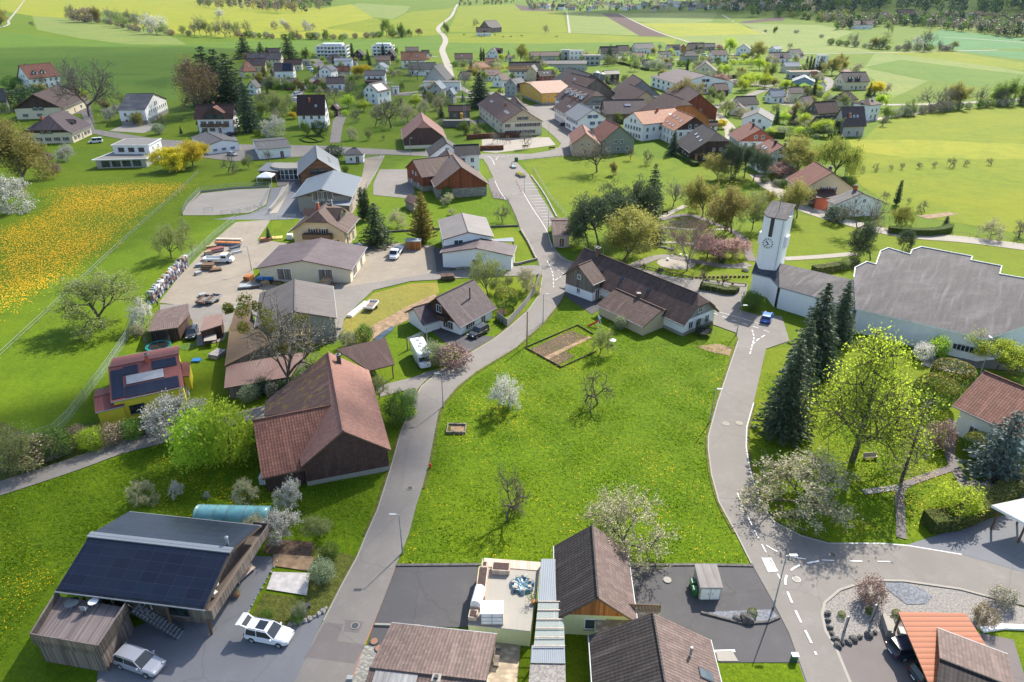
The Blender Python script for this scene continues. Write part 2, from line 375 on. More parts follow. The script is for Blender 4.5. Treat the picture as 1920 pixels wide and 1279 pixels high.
m_plain("yellow_plastic",(0.75,0.45,0.02),0.4);m_plain("terracotta",(0.45,0.17,0.09));m_plain("crane_yellow",(0.65,0.33,0.03),0.5);m_plain("shutter_green",(0.03,0.10,0.08));m_plain("shutter_brown",(0.12,0.05,0.03));m_plain("shutter_blue",(0.06,0.12,0.32))
m_plain("gravel_grey",(0.22,0.205,0.19),0.95,var=0.45,scale=6);m_plain("gravel_blue",(0.155,0.165,0.185),0.95,var=0.45,scale=5);m_plain("rock",(0.30,0.28,0.27),0.9,var=0.4,scale=2);m_plain("dark_rock",(0.10,0.095,0.09),0.9,var=0.4,scale=2)
m_plain("soil",(0.105,0.070,0.048),0.95,var=0.5,scale=3);m_plain("bare_earth",(0.24,0.165,0.10),0.95,var=0.4,scale=1);m_plain("mulch",(0.06,0.04,0.035),0.95,var=0.5,scale=8);m_plain("fleece",(0.50,0.47,0.45),0.9,var=0.2,scale=1.5)
m_plain("sand",(0.27,0.245,0.215),0.95,var=0.08,scale=0.2);m_plain("bark",(0.12,0.095,0.07),0.95,var=0.45,scale=2);m_plain("pale_bark",(0.21,0.185,0.155),0.95,var=0.35,scale=2);m_plain("road_paint",(0.72,0.72,0.70),0.8,var=0.15,scale=3)
m_plain("skin",(0.5,0.3,0.22));m_plain("cow_hide",(0.16,0.08,0.05),0.8,var=0.5,scale=0.6);m_plain("pool_water",(0.1,0.3,0.35),0.1)
for nm,c in (("car_white",(0.75,0.76,0.78)),("car_silver",(0.32,0.33,0.37)),("car_black",(0.015,0.017,0.022)),("car_blue",(0.02,0.13,0.55)),("car_dark_blue",(0.02,0.035,0.07)),("car_red",(0.30,0.02,0.02)),("car_grey",(0.14,0.15,0.16))):
 t=NT(nm,0.28,0.5);t.b.inputs["Coat Weight"].default_value=0.7;t.col(c)
t=NT("glass",0.08,0.6);t.col(t.ramp(t.noise(t.pos,0.5,2),[(0.35,(0.012,0.018,0.022)),(0.7,(0.06,0.085,0.10))]))
t=NT("car_glass",0.05,0.7);t.col((0.015,0.022,0.028))
t=NT("lamp_glass",0.1,0.6);t.col((0.6,0.62,0.62));t=NT("tail_light",0.2,0.6);t.col((0.35,0.01,0.01))
t=NT("solar_glass",0.25,0.25)
br=t.n("ShaderNodeTexBrick");t.l(t.uv,br.inputs["Vector"]);br.offset=0.0
for k,v in (("Scale",1.0),("Brick Width",1.7),("Row Height",1.02),("Mortar Size",0.018),("Mortar Smooth",0.2)):br.inputs[k].default_value=v
br.inputs["Color1"].default_value=(0.010,0.014,0.030,1);br.inputs["Color2"].default_value=(0.013,0.020,0.042,1);br.inputs["Mortar"].default_value=(0.035,0.042,0.06,1)
t.col(t.mix(t.ramp(t.noise(t.pos,0.25,4),[(0.4,0.0),(0.8,0.5)]),br.outputs["Color"],(0.022,0.026,0.038)))
t=NT("clear_roofing",0.08,0.5);t.col((0.5,0.55,0.53));t.b.inputs["Alpha"].default_value=0.35
t=NT("mesh_net",0.6,0.2);t.col((0.02,0.03,0.03));t.b.inputs["Alpha"].default_value=0.45
m_plain("dandelion_gold",(0.80,0.42,0.0));t=NT("wire_mesh",0.5,0.3);t.col((0.32,0.40,0.36))
t=NT("tarp_teal",0.3,0.5);t.col(t.ramp(t.noise(t.pos,0.8,5),[(0.3,(0.08,0.27,0.28)),(0.7,(0.22,0.46,0.46))]))
t=NT("tarp_blue",0.2,0.5);f=t.noise(t.pos,1.3,4);t.col(t.ramp(f,[(0.35,(0.02,0.06,0.09)),(0.7,(0.25,0.38,0.44))]));t.bump(f,1.0,0.4)
m_grass("meadow",(0.097,0.170,0.003),0.65,dand=0.8,dthr=0.58,dscale=0.07,dense=0.60,dsz=0.15,dvs=3.2)
m_grass("field_grass",(0.097,0.165,0.004),0.5,dand=0.35,dthr=0.62,dscale=0.012,bump=0.3)
m_grass("lawn",(0.122,0.182,0.005),0.45,dand=0.3,dthr=0.6,bump=0.3)
m_grass("dry_lawn",(0.22,0.21,0.045),0.5,bump=0.4);m_grass("rough_grass",(0.11,0.13,0.025),0.8,bump=1.0,patch=(0.16,0.12,0.05))
m_grass("dandelion_field",(0.075,0.165,0.010),0.4,dand=1.0,dthr=0.44,dscale=0.035,dcol=(0.85,0.45,0.0),dense=0.45,dsz=0.36,dvs=3.6)
m_grass("light_field",(0.165,0.225,0.05),0.25,bump=0.15,stripes=(0.3,6.0,0.25));m_grass("bright_field",(0.160,0.210,0.004),0.3,bump=0.2,dand=0.5,dthr=0.55,dscale=0.012,stripes=(1.1,12.0,0.18))
m_grass("dark_field",(0.092,0.175,0.012),0.25,bump=0.15,stripes=(1.35,9.0,0.3));m_grass("yellow_field",(0.21,0.25,0.012),0.3,bump=0.2,dand=0.6,dthr=0.52,dscale=0.008,dense=0.42)
m_grass("blue_field",(0.07,0.19,0.06),0.2,bump=0.1,stripes=(0.2,14.0,0.2));m_grass("hedge_leaf",(0.060,0.085,0.020),0.9,bump=1.2)
m_grass("brown_hedge",(0.16,0.075,0.045),0.9,bump=1.2)
m_asphalt("asphalt",(0.215,0.198,0.180));m_asphalt("dark_asphalt",(0.095,0.092,0.095),0.5);m_asphalt("pale_track",(0.33,0.30,0.255),0.3);m_asphalt("gravel_yard",(0.27,0.235,0.19),0.5);m_asphalt("patch_asphalt",(0.17,0.15,0.145),0.3);m_asphalt("smooth_asphalt",(0.17,0.175,0.19),0.25)
t=NT("ploughed",0.95,0.1);q=t.n("ShaderNodeSeparateXYZ");t.l(t.map(t.pos,(1,1,1),(0,0,0.5)),q.inputs[0])
t.col(t.mix(t.ramp(t.math('SINE',t.math('MULTIPLY',q.outputs[0],1.6)),[(0.2,0.0),(0.8,0.5)]),(0.085,0.060,0.052),(0.13,0.095,0.080)))

# ---------------------------------------------------------------- windows, shared meshes
WM={}
def win_meshes(kind):
 """glazing in a reveal, its frame, and shutters where there are any: meshes facing -y, centred"""
 if kind in WM:return WM[kind]
 w,h={'std':(1.0,1.25),'small':(0.7,0.8),'big':(2.4,1.7),'door':(1.1,2.1),'wide':(1.8,1.2),'gate':(2.8,2.4),'tall':(0.9,2.0)}[kind.split('_')[0]]
 sh=kind.split('_')[1] if '_' in kind else None
 a=MB();pane={'door':'brown_wood','gate':'old_boards'}.get(kind.split('_')[0],'glass')
 a.box(-w/2,-0.02,-h/2,w/2,0.03,h/2,pane)
 f=MB();t=0.07;fm='dark_frame' if sh=='dark' else 'white_paint'
 for x0,x1,z0,z1 in ((-w/2-t,-w/2,-h/2-t,h/2+t),(w/2,w/2+t,-h/2-t,h/2+t),(-w/2,w/2,h/2,h/2+t),(-w/2,w/2,-h/2-t,-h/2),(-0.03,0.03,-h/2,h/2)):
  f.box(x0,-0.07,z0,x1,0.05,z1,fm)
 f.box(-w/2-0.12,-0.16,-h/2-0.14,w/2+0.12,0.02,-h/2-t,'concrete')
 s=None
 if sh and sh !='dark':
  s=MB();k='shutter_'+sh
  for q in (-1,1):s.box(q*(w/2+t)+(0 if q>0 else -w*0.48),-0.07,-h/2,q*(w/2+t)+(w*0.48 if q>0 else 0),-0.01,h/2,k)
 def me(mb):
  o=mb.build('tmp');m=o.data;bpy.data.objects.remove(o);return m
 WM[kind]=(me(a),me(f),me(s) if s else None,w,h);return WM[kind]
def add_window(parent,fr,kind,fine):
 a,f,s,w,h=win_meshes(kind)
 nm={'door':'door','gate':'garage_door'}.get(kind.split('_')[0],'window')
 o=link(nm,a,parent,fr)
 if fine or True:link('frame',f,o)
 if s:link('shutters',s,o)
 return o

# ---------------------------------------------------------------- houses
def rel(fr_root,fr):return fr_root.inverted()@ fr
def add_chimney(parent,frl,x,y,z,sz=0.6,h=1.4,m='concrete',cap='dark_metal'):
 c=MB();c.cbox(0,0,-1.2,sz,sz,h+1.2,m);c.cbox(0,0,h,sz+0.16,sz+0.16,0.08,'concrete');c.cbox(0,0,h+0.08,sz*0.55,sz*0.55,0.18,cap)
 return c.build('chimney',parent,frl@ Matrix.Translation((x,y,z)))
def body(parent,frl,frw,L,W,he,hr,wall='white_plaster',roof='brown_tile',og=0.5,oe=0.5,hip=(0,0),base=None,gable=None,win='std',wside=None,fine=False,t=0.2,wnum=None,gutter=True,rseed=0,doorc=None,wy=1.0,nowin=False,solar=None):
 """walls, roof and openings of one gabled or hipped volume; frl = frame under the parent, frw = the same frame in the world"""
 sl=(hr-he)/(W/2);X=L/2;Y=W/2;xw=X-og;yw=Y-oe;tv=t*sqrt(1+sl*sl);zw=he+sl*oe-tv
 wl=MB();gm=gable or wall;bh=base[1] if base else 0
 def wallbox(z0,z1,m,e=0.0):
  a=xw+e;b=yw+e
  for q in (((-a,-b),(a,-b)),((a,-b),(a,b)),((a,b),(-a,b)),((-a,b),(-a,-b))):
   (x0,y0),(x1,y1)=q;wl.poly([(x0,y0,z0),(x1,y1,z0),(x1,y1,z1),(x0,y0,z1)],m)
 if base:
  wallbox(-0.3,bh,base[0],0.03);wl.poly([(-xw-.03,-yw-.03,bh),(xw+.03,-yw-.03,bh),(xw+.03,yw+.03,bh),(-xw-.03,yw+.03,bh)],base[0])
  wallbox(bh+0.002,zw,wall)
 else:wallbox(-0.3,zw,wall)
 for i,sx in enumerate((-1,1)):
  k=hip[i]
  if k>=0.99:continue
  zt=hr-tv-k*(hr-he);yt=(hr-tv-zt)/sl if sl>0 else 0
  pts=[(sx*xw,-yw,zw),(sx*xw,yw,zw)]
  if k>0.01:pts+=[(sx*xw,yt,zt),(sx*xw,-yt,zt)]
  else:pts+=[(sx*xw,0,hr-tv)]
  if gm !=wall:pts=[(p[0]+sx*0.012,p[1],p[2]) for p in pts]
  wl.poly(pts,gm)
 wl.build('wall',parent,frl)
 rf=MB()
 ends=[]
 for i,sx in enumerate((-1,1)):
  k=hip[i];ends.append((sx*(X-k*W/2*0.9),k))
 (x0,k0),(x1,k1)=ends
 for sy in (-1,1):
  pts=[(x0,0,hr),(x1,0,hr)]
  if k1>0.01:pts.append((X,sy*k1*Y,hr-k1*(hr-he)))
  if k1<0.99:pts.append((X,sy*Y,he))
  if k0<0.99:pts.append((-X,sy*Y,he))
  if k0>0.01:pts.append((-X,sy*k0*Y,hr-k0*(hr-he)))
  if sy>0:pts=pts[::-1]
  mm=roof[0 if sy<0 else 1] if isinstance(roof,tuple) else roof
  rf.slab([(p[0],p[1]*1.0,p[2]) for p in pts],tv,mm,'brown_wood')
 for i,sx in enumerate((-1,1)):
  xr,k=ends[i]
  if k>0.01:
   z=hr-k*(hr-he);p=[(xr,0,hr),(sx*X,-k*Y,z),(sx*X,k*Y,z)]
   rf.slab(p if sx>0 else p[::-1],tv,roof[0] if isinstance(roof,tuple) else roof,'brown_wood')
 rf.tube((x0,0,hr+0.02),(x1,0,hr+0.02),0.13,0.13,roof[0] if isinstance(roof,tuple) else roof,5)
 ro=rf.build('roof',parent,frl)
 if gutter:
  for sy in (-1,1):g=MB();g.tube((-X,sy*(Y+0.06),he-0.08),(X,sy*(Y+0.06),he-0.08),0.07,0.07,'grey_paint',5);g.build('gutter',ro)
 if nowin:return dict(zw=zw,sl=sl,xw=xw,yw=yw)
 rd=random.Random(rseed+int(L*7+W*13))
 cwx,cwy=frw.translation.x,frw.translation.y
 for (nx,ny,half,dist) in ((0,-1,xw,yw),(0,1,xw,yw),(-1,0,yw,xw),(1,0,yw,xw)):
  n=(frw.to_3x3()@ Vector((nx,ny,0)));c=frw@ Vector((nx*dist,ny*dist,0))
  if -(c.x*n.x+c.y*n.y)<-0.1*c.length:continue
  a=atan2(ny,nx)+pi/2
  topz=zw-0.2;fl=[]
  z=max(bh*0.0,0.0)+0.95
  while z+1.1<topz:fl.append(z);z+=2.6
  if not fl and topz>1.7:fl=[max(0.6,topz-1.45)]
  span=2*half-1.6;num=wnum if wnum is not None else max(1,int(span/2.7))
  hh=win_meshes(win)[4]
  for fi,z in enumerate(fl):
   for j in range(num):
    if num>2 and rd.random()<0.12:continue
    s=0 if num==1 else -span/2+span*(j+0.5)/num
    kd=win
    if fi==0 and j==num//2 and nx==0:kd='door'
    h2=win_meshes(kd)[4];zc=z+hh/2 if kd !='door' else h2/2+0.1
    if zc+h2/2>topz+0.1:zc=topz-h2/2+0.1
    tx,ty=-ny,nx
    add_window(parent,frl@ Fr(nx*(dist+0.03)+tx*s,ny*(dist+0.03)+ty*s,zc,a),kd,fine)
  if nx !=0:
   z=fl[-1]+2.6 if fl else 3
   if z+1.5<hr-0.9:
    room=(hr-tv-(z+1.5))/sl if sl>0.05 else 0
    ks=[0] if room<1.8 else [-1.2,1.2]
    for s in ks:add_window(parent,frl@ Fr(nx*(dist+0.05)-ny*s,ny*(dist)+nx*s,z+0.6,a),win,fine)
 return dict(zw=zw,sl=sl,xw=xw,yw=yw)
def roof_pt(L,W,he,hr,tx,sy):
 """point on the roof: tx -1..1 along the ridge, sy -1..1 across (0 = ridge)"""
 return (tx*L/2,sy*W/2,hr-(hr-he)*abs(sy))
def roof_frame(L,W,he,hr,tx,sy,lift=0.0):
 s=1 if sy>0 else -1;p=Vector(roof_pt(L,W,he,hr,tx,sy));sl=atan2(hr-he,W/2)
 return Matrix.Translation(p)@ Matrix.Rotation(-s*sl,4,'X')@ Matrix.Translation((0,0,lift))
def skylight(parent,frl,L,W,he,hr,tx,sy,w=0.8,l=1.2,m='glass'):
 b=MB();b.cbox(0,0,-0.03,w+0.16,l+0.16,0.12,'dark_metal');b.cbox(0,0,0.092,w,l,0.02,m)
 return b.build('skylight',parent,frl@ roof_frame(L,W,he,hr,tx,sy))
def solar(parent,frl,L,W,he,hr,tx0,tx1,s0,s1,m='solar_glass',name='solar_panel'):
 s=1 if s0+s1>0 else -1;sc=(s0+s1)/2;tc=(tx0+tx1)/2
 wx=abs(tx1-tx0)*L/2;wy=abs(s1-s0)*W/2/cos(atan2(hr-he,W/2))
 b=MB();b.cbox(0,0,0.02,wx,wy,0.09,'dark_metal');b.cbox(0,0,0.114,wx-0.06,wy-0.06,0.01,m)
 return b.build(name,parent,frl@ roof_frame(L,W,he,hr,tc,sc))
def dormer(parent,frl,L,W,he,hr,tx,side,w=2.2,d=0.75,zt=None,wall='white_plaster',roof='brown_tile',shed=False,win='std'):
 """dormer standing on the roof slope; d = how far down the slope its front stands (0..1)"""
 y=side*d*W/2;zf=hr-(hr-he)*d;zt=zt or (zf+1.9);x=tx*L/2;b=MB()
 ft=Matrix.Translation((x,0,0))@ (Matrix.Identity(4) if side<0 else Matrix.Rotation(pi,4,'Z'));Yf=-abs(y)
 zw=zt if shed else zt-w*0.32
 back=lambda z:-(hr-z)/(hr-he)*W/2
 h=w/2
 pts=[(-h,Yf,zf-0.1),(h,Yf,zf-0.1),(h,Yf,zw)]+([] if shed else [(0,Yf,zt)])+[(-h,Yf,zw)]
 b.poly(pts,wall)
 for q in (-h,h):b.poly([(q,Yf,zf-0.1),(q,Yf,zw),(q,min(0,back(zw)),zw)],wall)
 o=b.build('dormer',parent,frl@ ft)
 r=MB();e=0.3
 if shed:
  zb=min(hr,zw+0.35);r.slab([(-h-e,Yf-e,zw),(h+e,Yf-e,zw),(h+e,back(zb),zb),(-h-e,back(zb),zb)],0.12,roof,'brown_wood')
 else:
  zl=zw-e*0.64
  for q in (-1,1):
   p=[(0,Yf-e,zt),(0,back(zt),zt),(q*(h+e),back(zl),zl),(q*(h+e),Yf-e,zl)]
   r.slab(p if q<0 else p[::-1],0.12,roof,'brown_wood')
 r.build('dormer_roof',o)
 if win:
  n=max(1,int(w/1.5));hh=win_meshes(win)[4]
  for i in range(n):
   s=0 if n==1 else -w/2+w*(i+0.5)/n
   zc=min(zw-hh/2-0.1,zf+0.35+hh/2)
   f=Matrix.Translation((s,Yf-0.03,max(zc,zf+hh/2)));a,fm,sh,_,_=win_meshes(win);q=link('window',a,o,f)
 return o
def balcony(parent,frl,x0,x1,y0,y1,z,m='old_boards',rail=1.0,posts=False,name='balcony'):
 b=MB();b.box(x0,y0,z-0.15,x1,y1,z,m)
 for q in ((x0,y0,x1,y0+0.06),(x0,y0,x0+0.06,y1),(x1-0.06,y0,x1,y1),(x0,y1-0.06,x1,y1)):
  b.box(q[0],q[1],z,q[2],q[3],z+rail,m)
 if posts:
  for x in (x0+0.1,x1-0.1):
   for y in (y0+0.1,y1-0.1):b.cbox(x,y,0,0.16,0.16,z-0.15,m)
 return b.build(name,parent,frl)
CENTRES=[]
def split_label(lab):
 s=lab.split('|')[0].strip();return s,lab.replace('|','')
def ridge_frame(R1,R2,E,hr,he):
 a=P(*R1,hr);b=P(*R2,hr);e=P(*E,he);d=(b-a);d.z=0;L=d.length;d.normalize()
 n=Vector((-d.y,d.x,0));s=(e-a).dot(n);W=2*abs(s);c=(a+b)/2
 return Fr(c.x,c.y,0,atan2(d.y,d.x)),L,W,(1 if s>0 else -1)
def house(name,label,R1,R2,E,hr,he,cat='house',wid=None,wings=(),fn=None,group=None,**k):
 """a building set out from its ridge ends and one eave point as seen from the camera"""
 fr,L,W,s=ridge_frame(R1,R2,E,hr,he)
 if wid:W=wid
 short,lab=split_label(label)
 o=root(name,0,0,label=lab,cat=cat,group=group);o.matrix_world=fr
 LAND.append((short,fr.translation.x,fr.translation.y));CENTRES.append((short,fr,L,W))
 I=Matrix.Identity(4);body(o,I,fr,L,W,he,hr,**k)
 for wk in wings:
  wk=dict(wk);f2,L2,W2,s2=ridge_frame(wk.pop('R1'),wk.pop('R2'),wk.pop('E'),wk['hr'],wk['he'])
  if 'wid' in wk:W2=wk.pop('wid')
  body(o,rel(fr,f2),f2,L2,W2,**wk)
 if fn:fn(o,I,L,W,he,hr,s)
 return o
def hs(name,label,u0,u1,vb,vt,ang=0,ratio=1.35,ef=0.55,cat='house',fn=None,group=None,**k):
 """a building set out from its silhouette: left, right, foot and top as seen, with a ridge angle in degrees"""
 a=radians(ang);p0=P((u0+u1)/2,vb);s=1280/(p0.y*CP+(CAM_H-p0.z)*SP);D=(u1-u0)/s
 va=atan2(p0.x,p0.y);ca,sa=abs(cos(a+va)),abs(sin(a+va))
 W=D/(ratio*ca+sa);L=ratio*W
 dep=0.5*(L*abs(sin(a+va))+W*abs(cos(a+va)))*0.85
 dirv=Vector((p0.x,p0.y,0)).normalized();c=p0+dirv*dep;c.z=0
 hr=hfit(c.x,c.y,vt);he=max(1.8,hr*ef)
 if hr<he+0.2:hr=he+0.2
 z=ter(c.x,c.y);fr=Fr(c.x,c.y,z,a)
 if z>0:hr=max(6,D*0.4);he=hr*ef
 short,lab=split_label(label)
 o=root(name,0,0,label=lab,cat=cat,group=group);o.matrix_world=fr
 LAND.append((short,c.x,c.y));CENTRES.append((short,fr,L,W))
 I=Matrix.Identity(4);k.setdefault('gutter',False);body(o,I,fr,L,W,he,hr,**k)
 if fn:fn(o,I,L,W,he,hr,-1)
 return o
def flat(name,label,u0,u1,vb,vt,ang=0,ratio=1.6,cat='house',wall='white_plaster',roof='gravel_grey',win='std',over=0.3,floors=None,fn=None,trim='white_paint'):
 a=radians(ang);p0=P((u0+u1)/2,vb);s=1280/(p0.y*CP+CAM_H*SP);D=(u1-u0)/s;va=atan2(p0.x,p0.y)
 W=D/(ratio*abs(cos(a+va))+abs(sin(a+va)));L=ratio*W;dirv=Vector((p0.x,p0.y,0)).normalized()
 c=p0+dirv*0.42*(L*abs(sin(a+va))+W*abs(cos(a+va)));hr=hfit(c.x,c.y,vt)
 fr=Fr(c.x,c.y,0,a);short,lab=split_label(label);o=root(name,0,0,label=lab,cat=cat);o.matrix_world=fr
 LAND.append((short,c.x,c.y));CENTRES.append((short,fr,L,W));I=Matrix.Identity(4)
 b=MB();b.box(-L/2+over,-W/2+over,-0.2,L/2-over,W/2-over,hr-0.3,wall);b.build('wall',o)
 b=MB();b.box(-L/2,-W/2,hr-0.3,L/2,W/2,hr,trim);b.box(-L/2+0.25,-W/2+0.25,hr-0.02,L/2-0.25,W/2-0.25,hr+0.02,roof);b.build('roof',o)
 nf=floors or max(1,int((hr-0.3)/2.7));fh=(hr-0.3)/nf;n=max(1,int((L-1.5)/3));hh=win_meshes(win)[4]
 for i in range(nf):
  for (nx,ny,half,dist) in ((0,-1,L/2-over,W/2-over),(-1,0,W/2-over,L/2-over),(1,0,W/2-over,L/2-over)):
   nn=fr.to_3x3()@ Vector((nx,ny,0));cc=fr@ Vector((nx*dist,ny*dist,0))
   if -(cc.x*nn.x+cc.y*nn.y)<0:continue
   nu=max(1,int((2*half-1)/2.9))
   for j in range(nu):
    q=-half+0.6+(2*half-1.2)*(j+0.5)/nu
    add_window(o,Fr(nx*(dist+0.03)-ny*q,ny*(dist+0.03)+nx*q,i*fh+min(fh-0.4-hh/2,0.9+hh/2) if fh>hh+0.5 else i*fh+fh/2,atan2(ny,nx)+pi/2),win,False)
 if fn:fn(o,I,L,W,hr,hr,-1)
 return o
# ---------------------------------------------------------------- vegetation
m_leaf("leaf_spring",(0.16,0.22,0.035),(0.28,0.34,0.06));m_leaf("leaf_green",(0.075,0.145,0.022),(0.13,0.21,0.035));m_leaf("leaf_olive",(0.20,0.19,0.045),(0.32,0.29,0.075))
m_leaf("leaf_lime",(0.26,0.36,0.025),(0.42,0.54,0.06),trans=0.7);m_leaf("leaf_dark",(0.026,0.054,0.020),(0.052,0.095,0.032),trans=0.2);m_leaf("leaf_spruce",(0.045,0.078,0.040),(0.090,0.135,0.070),trans=0.25)
m_leaf("leaf_blue_spruce",(0.050,0.080,0.070),(0.11,0.15,0.13),trans=0.1);m_leaf("leaf_pine",(0.032,0.058,0.030),(0.080,0.115,0.055),trans=0.4)
m_leaf("blossom_white",(0.54,0.50,0.42),(0.74,0.71,0.63),trans=0.25);m_leaf("blossom_pink",(0.40,0.25,0.22),(0.56,0.40,0.35));m_leaf("blossom_cream",(0.42,0.36,0.24),(0.60,0.55,0.40))
m_leaf("twig_brown",(0.19,0.14,0.085),(0.30,0.24,0.15),trans=0.1);m_leaf("twig_grey",(0.19,0.17,0.12),(0.30,0.28,0.21),trans=0.1);m_leaf("twig_red",(0.20,0.12,0.095),(0.32,0.22,0.19),trans=0.15)
m_leaf("leaf_yellow",(0.45,0.36,0.02),(0.65,0.55,0.04));m_leaf("leaf_gold",(0.10,0.10,0.02),(0.30,0.24,0.03),trans=0.15);m_leaf("leaf_copper",(0.12,0.05,0.04),(0.22,0.11,0.09));m_leaf("leaf_mistletoe",(0.10,0.11,0.015),(0.20,0.19,0.025));m_leaf("leaf_pale",(0.17,0.22,0.11),(0.28,0.32,0.20))
class LB(MB):
 def leaf(s,p,sz,m,rd,asp=0.6,ax=None):
  d=Vector((rd.gauss(0,1),rd.gauss(0,1),rd.gauss(0,1)*0.8)).normalized() if ax is None else ax
  e=d.cross(Vector((rd.gauss(0,1),rd.gauss(0,1),rd.gauss(0,1)))).normalized();d=d*sz*0.5;e=e*sz*0.5*asp
  b=len(s.v);s.v+=[tuple(p-d),tuple(p+e*1.0),tuple(p+d),tuple(p-e)];s.f.append((b,b+1,b+2,b+3));s.m.append(s.mi(m))
def grow(seed,levels=4,trunk=2.0,first=4.2,ratio=0.66,spread=0.85,up=0.25,nch=(5,4,4,4),r0=0.22,droop=0.0,crook=0.18,start=0.35,low=0.72):
 rd=random.Random(seed);segs=[];tips=[]
 def rec(p,d,ln,r,lv):
  n=3 if lv<3 else 2;q=p;dd=d;pts=[p]
  for i in range(n):
   dd=(dd+Vector((rd.gauss(0,crook),rd.gauss(0,crook),rd.gauss(0,crook)+up*0.15-droop*lv*0.1))).normalized()
   e=q+dd*(ln/n);segs.append((q,e,r*(1-0.4*i/n),r*(1-0.4*(i+1)/n),lv));q=e;pts.append(q)
  if lv>=levels:tips.append((p,q));return
  k=nch[min(lv,len(nch)-1)];a0=rd.uniform(0,6.28)
  for i in range(k):
   f=start+(1-start)*(i+rd.uniform(0.1,0.9))/k if lv>0 else low+(1-low)*rd.random()
   j=min(n-1,int(f*n));b=pts[j].lerp(pts[j+1],f*n-j)
   an=a0+i*2.4+rd.uniform(-0.4,0.4);o=dd.orthogonal().normalized();o=Matrix.Rotation(an,3,dd)@ o
   s=spread*rd.uniform(0.75,1.2);nd=(dd*cos(s)+o*sin(s)+Vector((0,0,up*(0.6 if lv==0 else 0.25)))).normalized()
   rec(b,nd,(first*(1 if low>.5 else 1.2-f*.8) if lv==0 else ln*ratio)*rd.uniform(0.8,1.15),r*((0.62 if low>.5 else .32) if lv==0 else 0.55),lv+1)
  if lv>0:tips.append((pts[-2],q))
 rec(Vector((0,0,0)),Vector((0,0,1)),trunk,r0,0);return segs,tips,rd
def norm10(a,b,H=10.0,wide=None):
 vs_=a.v+b.v;zm=max(p[2] for p in vs_);rr=sorted(hypot(p[0],p[1]) for p in vs_)[int(len(vs_)*0.97)]
 k=H/zm;kw=k if wide is None else wide/rr
 for x in (a,b):x.v=[(p[0]*kw,p[1]*kw,p[2]*k) for p in x.v]
TREES={}
